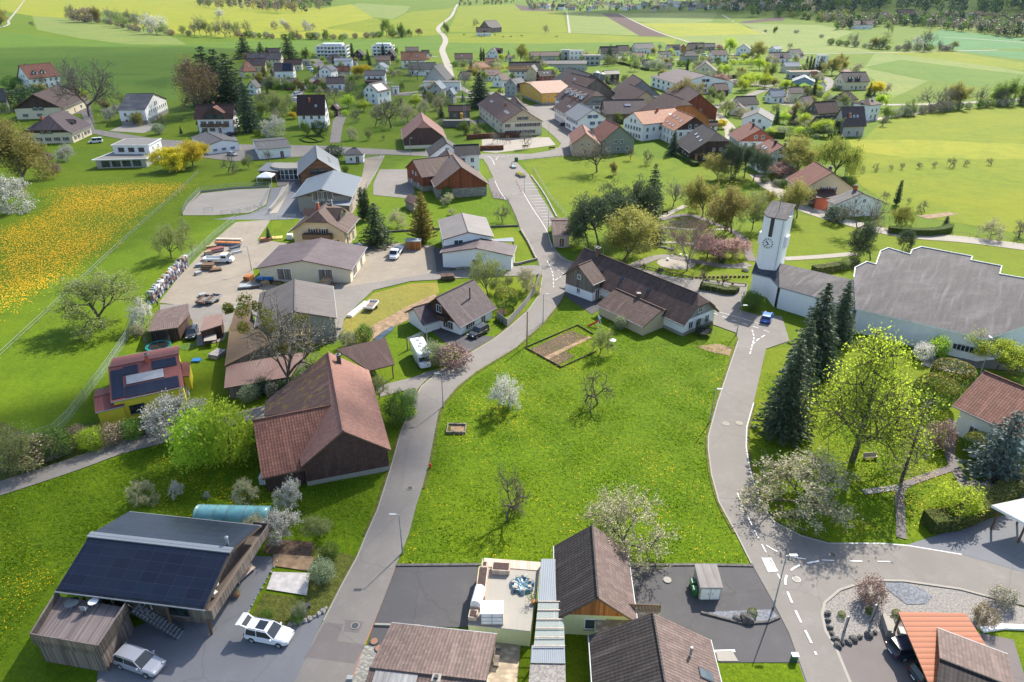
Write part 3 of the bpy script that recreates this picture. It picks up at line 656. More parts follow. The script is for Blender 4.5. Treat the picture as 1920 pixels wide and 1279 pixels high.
def mk_tree(kind,var=0):
 """trunk and crown meshes of a 10 m tree of this kind"""
 key=(kind,var)
 if key in TREES:return TREES[key]
 sd=sum(map(ord,kind))*7+var*101;A=LB();B=LB();rd=random.Random(sd)
 def dec(leafm,nleaf,lsz,twigm,ntwig,wide,jit=0.5,bark='bark',lens=0.9,**g):
  segs,tips,r=grow(sd,**g)
  for p,q,ra,rb,lv in segs:
   if lv<=2:A.tube(p,q,ra,rb,bark,6 if lv==0 else 4,False)
   else:B.tube(p,q,max(ra,0.018),max(rb,0.012),bark,3,False)
  for p,q in tips:
   for _ in range(ntwig):
    f=rd.random();c=p.lerp(q,f);d=Vector((rd.gauss(0,1),rd.gauss(0,1),rd.gauss(0,0.8)+0.35)).normalized();e=(q-p).normalized()+d*0.9;e.normalize();l_=lens*rd.uniform(0.5,1.1)
    n_=e.orthogonal().normalized()*0.022;b=len(B.v);B.v+=[tuple(c-n_),tuple(c+n_),tuple(c+e*l_+n_*0.3),tuple(c+e*l_-n_*0.3)];B.f.append((b,b+1,b+2,b+3));B.m.append(B.mi(twigm))
   for _ in range(int(nleaf*1.5+.5)):
    c=p.lerp(q,rd.uniform(0.0,1.25))+Vector((rd.gauss(0,jit),rd.gauss(0,jit),rd.gauss(0,jit)))
    B.leaf(c,1.3*lsz*rd.uniform(0.6,1.3),leafm if not isinstance(leafm,(list,tuple)) else rd.choice(leafm),rd)
  norm10(A,B,10,wide)
 def conifer(R,leafm,bark='bark',n=26,per=13,dens=17,power=0.85,bot=0.06,up=-0.12,lsz=0.42):
  A.tube((0,0,0),(0,0,9.6),0.20,0.03,bark,7,False)
  for i in range(n):
   f=(i+rd.uniform(-.3,.3))/n;z=10*(bot+(0.985-bot)*f);r=R*(1-f)**power+0.12
   k=max(4,int(per*(0.45+0.55*(1-f))));a0=rd.uniform(0,6.28)
   for j in range(k):
    a=a0+2*pi*j/k+rd.uniform(-.25,.25);L=r*rd.uniform(0.72,1.12);d=Vector((cos(a),sin(a),up+0.1*rd.gauss(0,1)))
    p0=Vector((0,0,z));e=p0+d*L+Vector((0,0,0.25*L*f));B.tube(p0,e,0.03,0.01,bark,3,False)
    side=Vector((-sin(a),cos(a),0))
    for q in range(max(3,int(dens*L/R))):
     t_=rd.uniform(0.12,1.05);wdt=0.30*L*(1.08-t_)+0.06;c=p0.lerp(e,t_)+side*rd.uniform(-wdt,wdt)+Vector((0,0,rd.uniform(-0.16,0.07)))
     B.leaf(c,lsz*rd.uniform(0.6,1.2),leafm,rd,0.45,ax=(d+side*rd.uniform(-.9,.9)+Vector((0,0,rd.uniform(-.55,.1)))).normalized())
 if kind=='bare':dec('twig_grey',1,0.10,'twig_grey',4,4.2,bark='bark',lens=0.7)
 elif kind=='bare_red':dec('twig_red',6,0.16,'twig_red',8,4.9,bark='pale_bark',lens=0.9,spread=0.7,up=0.45,first=5.5)
 elif kind=='orchard':dec(['leaf_spring','twig_grey'],2,0.13,'twig_grey',4,4.6,bark='bark',trunk=2.6,first=3.4,spread=1.05,up=0.15,nch=(4,4,4,3),crook=0.26,jit=0.25,lens=0.7,r0=0.3)
 elif kind=='bud':dec(['leaf_spring','leaf_spring','leaf_pale'],14,0.20,'twig_grey',3,4.3,jit=0.32,lens=0.6)
 elif kind=='green':dec(['leaf_spring','leaf_green'],16,0.26,'twig_grey',1,4.4,jit=0.42)
 elif kind=='olive':dec('leaf_olive',22,0.22,'twig_brown',2,4.5,jit=0.40,start=0.2,spread=0.7,up=0.4)
 elif kind=='lime':dec('leaf_lime',14,0.25,'twig_brown',2,5.0,jit=0.42)
 elif kind=='yellow':dec('leaf_yellow',20,0.34,'twig_brown',1,5.0,jit=0.45)
 elif kind=='blossom':dec(['blossom_white','blossom_white','blossom_white','leaf_pale'],15,0.22,'twig_grey',2,4.9,jit=0.24,bark='bark',trunk=2.2,spread=0.95,up=0.2)
 elif kind=='cream':dec(['blossom_cream','blossom_cream','leaf_spring'],11,0.2,'twig_grey',4,5.0,jit=0.25,trunk=2.0,spread=0.95,up=0.2)
 elif kind=='pink':dec(['blossom_pink','blossom_pink','leaf_copper'],15,0.27,'twig_brown',2,5.2,jit=0.35,spread=0.95)
 elif kind=='copper':dec(['leaf_copper','twig_brown','leaf_olive'],10,0.22,'twig_brown',5,3.6,jit=0.34,up=0.5)
 elif kind=='willow':
  segs,tips,r=grow(sd,trunk=2.6,spread=0.8,up=0.3)
  for p,q,ra,rb,lv in segs:(A if lv<=2 else B).tube(p,q,max(ra,.02),max(rb,.015),'bark',4,False)
  for p,q in tips:
   for _ in range(3):
    c=q+Vector((rd.gauss(0,.3),rd.gauss(0,.3),0));L=rd.uniform(0.8,2.4)
    for s in range(7):B.leaf(c+Vector((rd.gauss(0,.06),rd.gauss(0,.06),-L*s/7)),0.36,'leaf_spring' if rd.random()<.6 else 'leaf_olive',rd,0.4,ax=Vector((rd.gauss(0,.2),rd.gauss(0,.2),-1)).normalized())
  norm10(A,B,10,5.2)
 elif kind=='pollard':
  segs,tips,r=grow(sd,levels=2,trunk=3.2,first=2.6,nch=(5,5),spread=1.0,up=0.5,r0=0.34,crook=0.3)
  for p,q,ra,rb,lv in segs:A.tube(p,q,max(ra,.05),max(rb,.04),'bark',5,False)
  for p,q in tips:
   for _ in range(14):B.leaf(q+Vector((rd.gauss(0,.3),rd.gauss(0,.3),abs(rd.gauss(0,.4)))),0.4,'twig_brown',rd,0.12)
  norm10(A,B,10,4.8)
 elif kind=='spruce':conifer(2.3,'leaf_spruce',n=30,per=15,dens=24)
 elif kind=='dark_spruce':conifer(2.5,'leaf_dark',power=0.8,dens=22)
 elif kind=='blue_spruce':conifer(4.0,'leaf_blue_spruce',power=0.75,n=24,per=15,dens=22,lsz=0.55)
 elif kind=='cypress':conifer(1.05,'leaf_dark',power=0.45,n=34,per=10,dens=12,bot=0.02,up=0.9,lsz=0.4)
 elif kind=='gold_cypress':conifer(2.1,['leaf_gold'][0],power=0.75,n=34,per=13,dens=17,bot=0.02,up=0.6,lsz=0.45)
 elif kind=='larch':
  dec('leaf_lime',8,0.15,'leaf_lime',2,4.3,levels=3,trunk=9.0,first=3.6,nch=(30,5,4),spread=1.15,up=0.15,low=0.14,r0=0.26,crook=0.07,jit=0.22,lens=0.5)
 elif kind=='araucaria':conifer(2.6,'twig_grey',n=16,per=9,dens=8,power=0.7,bot=0.1,up=0.25,lsz=0.3)
 elif kind=='pine':
  segs,tips,r=grow(sd,levels=3,trunk=5.0,first=3.2,nch=(8,4,4),spread=1.1,up=0.25,start=0.5)
  for p,q,ra,rb,lv in segs:A.tube(p,q,max(ra,.03),max(rb,.02),'bark',5,False)
  for p,q in tips:
   c0=q+Vector((0,0,.1))
   for _ in range(46):B.leaf(c0+Vector((rd.gauss(0,.5),rd.gauss(0,.5),rd.gauss(0,.26))),0.42,'leaf_pine',rd,0.3)
  norm10(A,B,10,4.3)
 elif kind in ('bush','bush_dark','bush_pale','bush_brown','bush_yellow','bush_copper','bush_grey','bush_white'):
  lm={'bush':'leaf_green','bush_dark':'leaf_dark','bush_pale':'leaf_pale','bush_brown':'twig_brown','bush_yellow':'leaf_lime','bush_copper':'twig_red','bush_grey':'twig_grey','bush_white':'blossom_white'}[kind]
  for i in range(9):
   a=rd.uniform(0,6.28);e=Vector((cos(a)*3.5,sin(a)*3.5,rd.uniform(5,9)));A.tube((0,0,0),e,0.14,0.04,'bark',4,False)
  for i in range(2800):
   d=Vector((rd.gauss(0,1),rd.gauss(0,1),rd.gauss(0,1))).normalized();r=rd.uniform(0.45,1.0)**0.5*(1+0.18*sin(5*d.x+3*d.y+var)+0.12*rd.gauss(0,1))
   c=Vector((d.x*5.2*r,d.y*5.2*r,4.9+d.z*4.6*r));B.leaf(c,0.68*rd.uniform(0.6,1.2),lm,rd,0.55)
 elif kind=='topiary':
  A.tube((0,0,0),(0,0,3.5),0.5,0.4,'bark',6,False)
  for i in range(3200):
   d=Vector((rd.gauss(0,1),rd.gauss(0,1),rd.gauss(0,1))).normalized();q=Vector([abs(x)**0.8*(1 if x>0 else -1) for x in d])
   B.leaf(Vector((q.x*6.0,q.y*6.0,5.2+q.z*4.8))*1.0,0.7,'leaf_gold' if d.z>0.35 and rd.random()<.7 else 'leaf_green',rd,0.6)
 ta=A.build('trunk',smooth=True,uv=False);tb=B.build('crown',uv=False)
 TREES[key]=(ta.data,tb.data)
 bpy.data.objects.remove(ta);bpy.data.objects.remove(tb);return TREES[key]
KW={  # kind: (object name, category, words, number of variants)
 'bare':('bare_tree','tree','bare grey-brown tree',3),'bare_red':('bare_tree','tree','tall bare tree with reddish twigs',1),'orchard':('orchard_tree','fruit tree','gnarled nearly leafless fruit tree',3),
 'bud':('budding_tree','tree','thin pale-green budding tree',3),'green':('leafy_tree','tree','green leafy tree',2),'olive':('budding_tree','tree','broad yellow-brown budding tree',2),
 'lime':('leafy_tree','tree','yellow-green leafy tree',2),'yellow':('yellow_tree','tree','bright yellow flowering tree',1),'blossom':('blossom_tree','fruit tree','white blossoming fruit tree',3),
 'cream':('blossom_tree','fruit tree','cream blossoming fruit tree',2),'pink':('pink_tree','tree','pink flowering tree',1),'copper':('copper_tree','tree','rust-brown budding tree',1),'willow':('willow_tree','tree','weeping yellow-green willow',1),
 'pollard':('pollarded_tree','tree','pollarded tree with stubby bare limbs',1),'spruce':('spruce_tree','conifer','green spruce',2),'dark_spruce':('spruce_tree','conifer','dark spruce',2),'blue_spruce':('spruce_tree','conifer','broad blue-green spruce',1),
 'cypress':('cypress_tree','conifer','slim dark columnar cypress',1),'gold_cypress':('cypress_tree','conifer','golden-green cypress',1),'larch':('larch_tree','tree','lime-green feathery larch',1),'araucaria':('thin_conifer','conifer','slender sparse grey conifer',1),'pine':('pine_tree','conifer','dark open-crowned pine',2),
 'bush':('bush','bush','green bush',2),'bush_dark':('bush','bush','dark evergreen bush',1),'bush_pale':('bush','bush','pale green bush',1),'bush_brown':('bush','bush','brown leafless bush',1),'bush_yellow':('bush','bush','yellow-green bush',1),'bush_copper':('bush','bush','reddish brown bush',1),'bush_grey':('bush','bush','grey twiggy bush',1),'bush_white':('bush','bush','white flowering bush',1),'topiary':('clipped_bush','bush','round clipped evergreen bush',1)}
TLIST=[];TN=[0]
def T(kind,u,v,vt,wide=None,words=None,where=None,lean=0.0,h=None):
 """tree whose foot is seen at (u, v) and whose top reaches row vt"""
 p=P(u,v);H=h or hfit(p.x,p.y,vt)
 if v<75 and not h:H=min(26,max(4,abs(v-vt)/1280*p.length))
 rd=random.Random(TN[0]*13+5);TN[0]+=1;nm,cat,wd,nv=KW[kind];a,b=mk_tree(kind,rd.randrange(nv))
 s=H/10.0;ws=s*(wide or 1.0)*rd.uniform(0.93,1.07)
 o=root(nm,0,0,cat=cat);o.matrix_world=Fr(p.x,p.y,p.z,rd.uniform(0,6.28))@ Matrix.Diagonal((ws,ws,s,1))
 link('trunk',a,o);link('crown',b,o);TLIST.append((o,words or wd,p.x,p.y,H,where));return o
def row_hedge(name,label,px,wid,h,m='hedge_leaf',leaf='leaf_green',dens=26,cat='hedge',group=None,jag=0.14):
 """clipped hedge: a solid core with a coat of small leaves"""
 pts=chaik([tuple(P(*p)[:2]) for p in px],1);L=offs(pts,wid/2-0.08);R=offs(pts,-wid/2+0.08);b=LB();rd=random.Random(len(px)*7+int(px[0][0]))
 for i in range(len(pts)-1):b.prism([R[i],R[i+1],L[i+1],L[i]],0,h-0.08,m)
 for i in range(len(pts)-1):
  a,c=Vector((*pts[i],0)),Vector((*pts[i+1],0));d=(c-a);ln=d.length;d.normalize();n=Vector((-d.y,d.x,0))
  for _ in range(int(ln*dens*(wid+2*h)/2.5)):
   t=rd.uniform(0,ln);q=rd.uniform(0,wid+2*h)
   off,z=(-wid/2,q) if q<h else ((q-h-wid/2,h) if q<h+wid else (wid/2,q-h-wid))
   b.leaf(a+d*t+n*(off+rd.gauss(0,jag*.5))+Vector((0,0,z+rd.gauss(0,jag*.5))),0.22,leaf,rd)
 o=b.build(name);return tag(o,label,cat,group)
def woods(name,label,pts,hmin,hmax,mats,seed=0,nl=130,lsz=1.1):
 """a wood read as one mass: many crowns of leaf clumps in one object"""
 b=LB();rd=random.Random(seed)
 for x,y in pts:
  z=ter(x,y);H=rd.uniform(hmin,hmax);R=H*rd.uniform(0.26,0.4);m=rd.choice(mats);b.tube((x,y,z),(x,y,z+H*0.5),0.25,0.12,'bark',3,False)
  for _ in range(nl):
   d=Vector((rd.gauss(0,1),rd.gauss(0,1),rd.gauss(0,1))).normalized()*rd.uniform(0.6,1.0)
   b.leaf(Vector((x+d.x*R,y+d.y*R,z+H*0.58+d.z*H*0.42)),lsz*rd.uniform(0.6,1.4),m,rd,0.8)
 o=b.build(name,uv=False);return tag(o,label,None,None,'stuff')

# ---------------------------------------------------------------- vehicles
def ring(x,w,z0,z1,r=0.12,tw=None):
 tw=tw if tw is not None else w
 return [(x,-w+r,z0),(x,w-r,z0),(x,w,z0+r),(x,(w+tw)/2,(z0+z1)/2),(x,tw,z1-r*.6),(x,tw-r,z1),(x,-tw+r,z1),(x,-tw,z1-r*.6),(x,-(w+tw)/2,(z0+z1)/2),(x,-w,z0+r)]
CARM={}
def car_mesh(kind,col):
 k=(kind,col)
 if k in CARM:return CARM[k]
 L={'suv':4.35,'estate':4.6,'car':4.1,'van':4.9,'small':3.7}[kind];Wd=0.90 if kind !='van' else 0.95;Ht={'suv':1.6,'estate':1.47,'car':1.45,'van':1.95,'small':1.5}[kind]
 h=L/2;bz=0.92 if kind !='van' else 1.05;hz=0.80 if kind in ('car','small','estate') else 0.92
 b=MB()
 st=[(-h,.72,.42,bz-.12),(-h+.12,.84,.28,bz-.02),(-h*.6,Wd,.22,bz),(0,Wd,.22,bz),(h*.36,Wd,.22,bz-.01),(h*.48,Wd-.01,.22,hz+.08),(h*.8,Wd-.05,.24,hz),(h-.14,Wd-.12,.3,hz-.14),(h,.66,.38,.62)]
 b.loft([ring(x,w_,z0,z1,.14,w_-.05) for x,w_,z0,z1 in st],col)
 rf0,rf1=(-h+.42,h*.10) if kind !='van' else (-h+.12,h*.42)
 if kind in ('estate','suv'):rf0=-h+.34
 b.loft([[(rf0-.02,-Wd+.26,Ht-.02),(rf0-.02,Wd-.26,Ht-.02),(rf0,Wd-.24,Ht-.07),(rf0,-Wd+.24,Ht-.07)],[(rf0+.5,-Wd+.22,Ht+.02),(rf0+.5,Wd-.22,Ht+.02),(rf0+.5,Wd-.18,Ht-.05),(rf0+.5,-Wd+.18,Ht-.05)],[(rf1,-Wd+.24,Ht-.01),(rf1,Wd-.24,Ht-.01),(rf1+.04,Wd-.2,Ht-.08),(rf1+.04,-Wd+.2,Ht-.08)]],col)
 for s in (-1,1):                       # pillars and mirrors
  b.tube((rf1,s*(Wd-.22),Ht-.05),(h*.42,s*(Wd-.1),bz),.045,.05,col,4);b.tube((rf0,s*(Wd-.22),Ht-.05),(-h+.2,s*(Wd-.12),bz),.06,.08,col,4)
  b.tube(((rf0+rf1)/2,s*(Wd-.19),Ht-.05),((rf0+rf1)/2,s*(Wd-.07),bz),.035,.045,col,4);b.cbox(h*.33,s*(Wd+.06),bz+.02,.12,.2,.14,col)
 g=MB();g.loft([ring(-h+.16,Wd-.12,bz-.05,bz+.02,.02),ring(rf0+.02,Wd-.10,bz-.05,Ht-.06,.04,Wd-.24),ring(rf1,Wd-.10,bz-.05,Ht-.05,.04,Wd-.23),ring(h*.44,Wd-.12,bz-.08,bz-.01,.02)],'car_glass')
 wh=MB();wh.tube((0,-.11,0),(0,.11,0),.33,.33,'black_rubber',14);ri=MB();ri.tube((0,-.12,0),(0,.12,0),.2,.2,'galvanised',10)
 hl=MB();hl.cbox(0,0,0,.14,.3,.13,'lamp_glass');tl=MB();tl.cbox(0,0,0,.08,.24,.2,'tail_light');pl=MB();pl.cbox(0,0,0,.03,.5,.11,'white_paint')
 ra=MB()
 for s in (-1,1):ra.tube((rf0+.2,s*(Wd-.24),Ht+.06),(rf1-.1,s*(Wd-.24),Ht+.06),.025,.025,'dark_metal',4)
 def me(m,sm=False):o=m.build('x',smooth=sm);d=o.data;bpy.data.objects.remove(o);return d
 CARM[k]=dict(L=L,h=h,W=Wd,bz=bz,hz=hz,body=me(b),glass=me(g),wheel=me(wh),rim=me(ri),hl=me(hl),tl=me(tl),pl=me(pl),rails=me(ra) if kind in ('suv','estate') else None);return CARM[k]
def car(label,u,v,head,kind='car',col='car_silver',detail=True,z=0.0,cat='car',name=None,group='cars parked about the village',u2=None):
 """head = heading in degrees in the plan, 0 = to the right of the picture, 90 = away from the camera; or u2 = pixel the nose points to"""
 p=P(u,v,z)
 if u2:q=P(*u2,z);a=atan2(q.y-p.y,q.x-p.x)
 else:a=radians(head)
 D=car_mesh(kind,col);o=root(name or 'parked_car',0,0,label=label,cat=cat,group=group);o.matrix_world=Fr(p.x,p.y,z,a)
 link('body',D['body'],o);link('windows',D['glass'],o)
 for sx in (-1,1):
  for sy in (-1,1):
   w_=link('wheel',D['wheel'],o,Fr(sx*D['h']*.62,sy*(D['W']-.10),.33))
   if detail:link('rim',D['rim'],w_)
 if detail:
  for s in (-1,1):link('headlight',D['hl'],o,Fr(D['h']-.09,s*.56,.66,-s*.35));link('tail_light',D['tl'],o,Fr(-D['h']+.05,s*.66,.66,s*.25))
  link('number_plate',D['pl'],o,Fr(-D['h']-.0,0,.5))
  if D['rails']:link('roof_rails',D['rails'],o)
 return o

# ---------------------------------------------------------------- street furniture
def lamp(label,u,v,h=6.5,a=0.0,arm=0.9,group='street lamps'):
 p=P(u,v);o=root('street_lamp',0,0,label=label,cat='street lamp',group=group);o.matrix_world=Fr(p.x,p.y,0,radians(a))
 b=MB();b.tube((0,0,0),(0,0,1.2),.10,.09,'galvanised',8);b.tube((0,0,1.2),(0,0,h),.07,.045,'galvanised',8);b.build('pole',o)
 c=MB();c.tube((0,0,h-.05),(arm*.5,0,h+.02),.035,.035,'galvanised',5);c.build('arm',o)
 d=MB();d.box(arm*.3,-.14,h,arm*1.1,.14,h+.09,'galvanised');d.box(arm*.35,-.11,h-.02,arm*1.05,.11,h-.001,'lamp_glass');d.build('lamp_head',o);return o
def fence(name,label,px,h,post=2.5,m='galvanised',rails=2,mesh=None,cat='fence',pr=.04,smooth=0,z=0.0,base=0.0,group=None,rr=.025):
 pts=[Vector((*P(*p)[:2],z)) for p in px]
 o=root(name,pts[0].x,pts[0].y,z,label=label,cat=cat,group=group);inv=Vector((pts[0].x,pts[0].y,0));pm=None;n=0
 rb=MB();pn=MB()
 for a,b in zip(pts[:-1],pts[1:]):
  a=a-inv;b=b-inv;ln=(b-a).length;k=max(1,int(round(ln/post)))
  a.z=b.z=0
  for i in range(k+(1 if b==(pts[-1]-inv) else 0)):
   q=a.lerp(b,i/k)
   if pm is None:t=MB();t.tube((0,0,0),(0,0,h),pr,pr,m,5);x=t.build('post',o,Fr(q.x,q.y));pm=x.data
   elif n<100:link('post',pm,o,Fr(q.x,q.y))
   n+=1
  for r in range(rails):
   zz=base+(h-base)*(r+1)/rails-.04;rb.tube((*a[:2],zz),(*b[:2],zz),rr,rr,m,4)
  if mesh:
   if mesh=='wire_mesh':
    d_=(b-a).normalized();s_=0.0
    while s_<ln:
     q=a+d_*s_;pn.tube((q.x,q.y,.03),(q.x,q.y,h-.05),.008,.008,mesh,3,False);s_+=.3
    for zz in [i_*.25+.1 for i_ in range(int(h/.25))]:pn.tube((*a[:2],zz),(*b[:2],zz),.008,.008,mesh,3,False)
   else:pn.prism(offs([tuple(a[:2]),tuple(b[:2])],.02)+offs([tuple(a[:2]),tuple(b[:2])],-.02)[::-1],.03,h-.06,mesh)
 if rails:rb.build('rails',o)
 if mesh:pn.build('panels',o)
 return o
def wallrun(name,label,px,wid,h,m='concrete',cat='wall',group=None,world=False,smooth=0):
 b=MB();strip(b,px,wid,h,m,-.05,smooth,world);return tag(b.build(name),label,cat,group)
# ---------------------------------------------------------------- the ground
def make_ground():
 xs=[-5000,-3000,-2000,-1200,-600,-300,-100,0,100,200]+[250+50*i for i in range(34)]+[2200,2800,4000,6000];ys=[-80,0,200,500,800]+[900+40*i for i in range(40)]+[2800,3400,4200,6500]
 b=MB();b.v=[(x,y,ter(x,y)) for y in ys for x in xs];n=len(xs);k=b.mi("field_grass")
 for j in range(len(ys)-1):
  for i in range(n-1):b.f.append((j*n+i,j*n+i+1,(j+1)*n+i+1,(j+1)*n+i));b.m.append(k)
 return tag(b.build('ground',smooth=True),kind='structure')
make_ground()
Z1,Z2,Z3,Z4=.010,.055,.10,.15
_sh=[0]
_sheet0=sheet
def sheet(name,px,m,z,*a,**k):
 _sh[0]+=1;return _sheet0(name,px,m,z+.0006*(_sh[0] % 70),*a,**k)
_rib0=ribbon
def ribbon(name,px,wid,m,z,*a,**k):
 _sh[0]+=1;return _rib0(name,px,wid,m,z+.0006*(_sh[0] % 70),*a,**k)
sheet('meadow',[(748,1062),(767,1002),(781,948),(791,917),(805,865),(814,817),(822,775),(833,755),(858,725),(895,696),(968,652),(1000,623),(1018,607),(1050,567),(1110,590),(1200,630),(1300,650),(1380,630),(1348,746),(1334,800),(1330,850),(1336,890),(1348,942),(1380,1000),(1409,1061)],"meadow",Z1)
sheet('meadow',[(0,926),(120,885),(229,850),(312,827),(480,790),(500,900),(720,890),(700,985),(670,1040),(600,1020),(470,1000),(230,960),(100,1120),(60,1200),(0,1240)],"meadow",Z1)
DAND=[(85,356),(160,351),(250,346),(345,348),(320,372),(262,392),(240,420),(205,440),(190,470),(150,490),(120,520),(60,545),(0,600),(0,440),(70,405),(110,380)]
sheet('lawn',[(1400,760),(1436,655),(1600,640),(1900,700),(1890,920),(1740,1010),(1560,1018),(1480,985),(1440,945),(1410,880)],"lawn",Z1)
sheet('lawn',[(1190,480),(1240,390),(1400,420),(1480,400),(1920,455),(1920,530),(1600,520),(1400,535),(1260,515)],"lawn",Z1)
sheet('lawn',[(980,305),(1100,286),(1300,300),(1420,330),(1300,420),(1100,440),(1045,410),(1015,360)],"lawn",Z1)
sheet('lawn',[(640,225),(745,220),(740,278),(640,276)],"meadow",Z1);sheet('lawn',[(700,370),(920,365),(975,425),(830,440),(700,440)],"meadow",Z1)
sheet('lawn',[(828,545),(880,524),(1005,517),(1010,540),(980,590),(930,605),(900,570)],"lawn",Z1)
sheet('dry_lawn',[(642,605),(700,550),(770,532),(820,530),(824,548),(780,590),(720,622),(680,650),(645,650)],"dry_lawn",Z1)
sheet('dirt_bank',[(690,616),(760,577),(815,552),(822,560),(790,588),(730,618),(700,636)],"bare_earth",Z2)
sheet('lawn',[(1352,1243),(1500,1243),(1512,1279),(1352,1300)],"meadow",Z1);sheet('lawn',[(1846,1182),(1930,1178),(1960,1232),(1870,1232)],"lawn",Z1)
sheet('lawn',[(1062,1185),(1090,1185),(1095,1300),(1062,1300)],"lawn",Z1)
sheet('lawn',[(880,440),(960,425),(990,455),(1004,486),(985,497),(940,500)],"lawn",Z1)
sheet('lawn',[(510,415),(560,410),(560,450),(500,455)],"lawn",Z2)
sheet('rough_grass',[(0,905),(0,790),(80,825),(120,800),(160,795),(300,780),(330,800),(279,819),(140,860)],"rough_grass",Z1)
_sh[0]=0
F=lambda m,z,*px,n='field':sheet(n,list(px),m,Z1+z*.5)
F("dark_field",.02,(0,60),(190,78),(340,86),(420,78),(560,76),(700,74),(830,66),(836,82),(826,95),(660,96),(330,100),(330,190),(230,175),(200,180),(0,200))
F("light_field",.03,(60,30),(130,34),(300,62),(330,72),(350,84),(240,83),(150,72),(70,56))
F("yellow_field",.03,(0,0),(520,0),(620,20),(560,26),(420,20),(385,14),(300,28),(310,35),(200,20),(120,34),(60,30),(30,25),(0,20))
F("yellow_field",.04,(275,27),(380,15),(520,27),(660,8),(700,34),(610,53),(740,68),(620,72),(420,70),(320,62),(240,48))
F("light_field",.03,(635,24),(670,6),(770,12),(760,24),(735,37))
F("bright_field",.02,(620,52),(700,34),(735,38),(770,22),(850,16),(835,40),(822,55),(830,66),(700,72))
F("bright_field",.02,(850,40),(860,12),(960,8),(1055,24),(1065,62),(840,60))
F("bright_field",.02,(838,80),(840,64),(1040,62),(1270,72),(1260,86),(1020,84))
F("dark_field",.03,(836,98),(838,80),(1020,82),(1240,78),(1260,86),(1120,94),(960,100))
F("light_field",.02,(1063,22),(1130,24),(1165,48),(1200,67),(1070,62))
F("light_field",.03,(1162,25),(1345,24),(1382,44),(1220,44),(1195,40))
F("yellow_field",.04,(1200,44),(1385,44),(1430,64),(1260,68))
F("light_field",.02,(1430,62),(1385,44),(1530,46),(1600,60),(1560,76),(1640,98),(1500,100),(1300,84),(1262,68))
F("light_field",.02,(1620,128),(1640,100),(1720,98),(1920,135),(1920,145),(1800,130),(1690,118))
F("bright_field",.02,(1640,98),(1780,96),(1920,118),(1920,132),(1700,104))
F("blue_field",.02,(1790,96),(1800,92),(1920,96),(1920,112))
F("blue_field",.02,(1765,56),(1920,72),(1920,92),(1790,92),(1700,80))
F("dark_field",.03,(1610,128),(1690,112),(1800,126),(1920,140),(1920,170),(1820,160),(1740,152),(1650,130))
F("light_field",.03,(1600,126),(1625,128),(1740,152),(1700,172),(1660,190),(1640,150))
F("bright_field",.02,(1650,232),(1700,215),(1800,203),(1920,196),(1920,440),(1760,412),(1660,380),(1590,330),(1600,280))
F("yellow_field",.03,(1590,262),(1700,262),(1920,270),(1960,300),(1700,296),(1600,282))
F("ploughed",.05,(1127,25),(1161,26),(1200,45),(1252,69),(1200,68),(1165,48),n='ploughed_field')
F("ploughed",.05,(1357,26),(1473,32),(1525,45),(1386,44),n='ploughed_field');F("ploughed",.05,(964,8),(1050,22),(977,20),n='ploughed_field')
_sh[0]=0
roadA=[(543,1300),(607,1165),(640,1100),(670,1045),(686,1006),(708,957),(722,913),(734,875),(751,813),(779,746),(791,725),(825,696),(868,671),(927,636),(954,615),(991,582),(1012,552),(1017,521),(1008,488),(989,452),(975,427),(958,386),(943,365),(925,334),(914,311),(904,296)]
roadAr=[(965,301),(977,313),(991,327),(1010,361),(1041,411),(1028,430),(1025,442),(1047,475),(1070,492),(1085,500),(1080,520),(1065,532),(1060,548),(1050,567),(1018,607),(1000,623),(968,652),(895,696),(858,725),(833,755),(822,775),(814,817),(805,865),(791,917),(781,948),(767,1002),(742,1063),(720,1122),(684,1209),(650,1300)]
sheet('road',roadA+roadAr,"asphalt",Z3)
sheet('road',[(436,271),(620,274),(760,283),(904,289),(995,289),(1031,283),(1047,277),(1052,270),(1041,258),(1024,243),(1000,226),(1012,215),(1060,232),(1082,262),(1100,285),(1072,291),(968,301),(900,298),(722,290),(600,292),(440,303),(380,296),(318,285),(230,262),(168,250),(146,200),(160,198),(178,243),(300,262),(380,266)],"asphalt",Z3+.002)
sheet('road',[(618,268),(624,227),(633,215),(650,217),(642,240),(638,268)],"asphalt",Z3+.004)
sheet('road',[(548,192),(543,180),(580,150),(596,135),(580,112),(606,110),(608,128),(597,150),(570,172),(562,192)],"asphalt",Z3+.004)
sheet('yard',[(985,200),(1045,190),(1062,232),(1010,216),(1000,226),(990,212)],"asphalt",Z3+.004)
roadE=[(1519,1300),(1480,1190),(1450,1131),(1412,1063),(1380,1000),(1348,942),(1334,890),(1328,844),(1328,819),(1338,782),(1345,756),(1384,640),(1380,625),(1336,609),(1342,575),(1330,565),(1260,545),(1185,512),(1190,500),(1262,520),(1300,523),(1402,534),(1400,546),(1384,582),(1425,592),(1466,594),(1480,640),(1436,655)]
roadEr=[(1413,756),(1400,802),(1399,840),(1405,875),(1417,921),(1432,954),(1452,980),(1502,1006),(1553,1020),(1651,1020),(1701,1024),(1803,1041),(1930,1078),(1930,1140),(1897,1131),(1799,1105),(1694,1090),(1642,1089),(1607,1096),(1574,1107),(1546,1131),(1541,1153),(1548,1185),(1568,1218),(1602,1300)]
sheet('road',roadE+roadEr,"asphalt",Z3+.002)
ribbon('footpath',[(-10,920),(140,872),(229,838),(300,822),(400,795),(500,772)],3.2,"asphalt",Z3)
sheet('driveway',[(180,1300),(190,1200),(380,1130),(470,1043),(522,1045),(489,1105),(463,1157),(480,1175),(543,1173),(611,1150),(545,1300)],"smooth_asphalt",Z2)
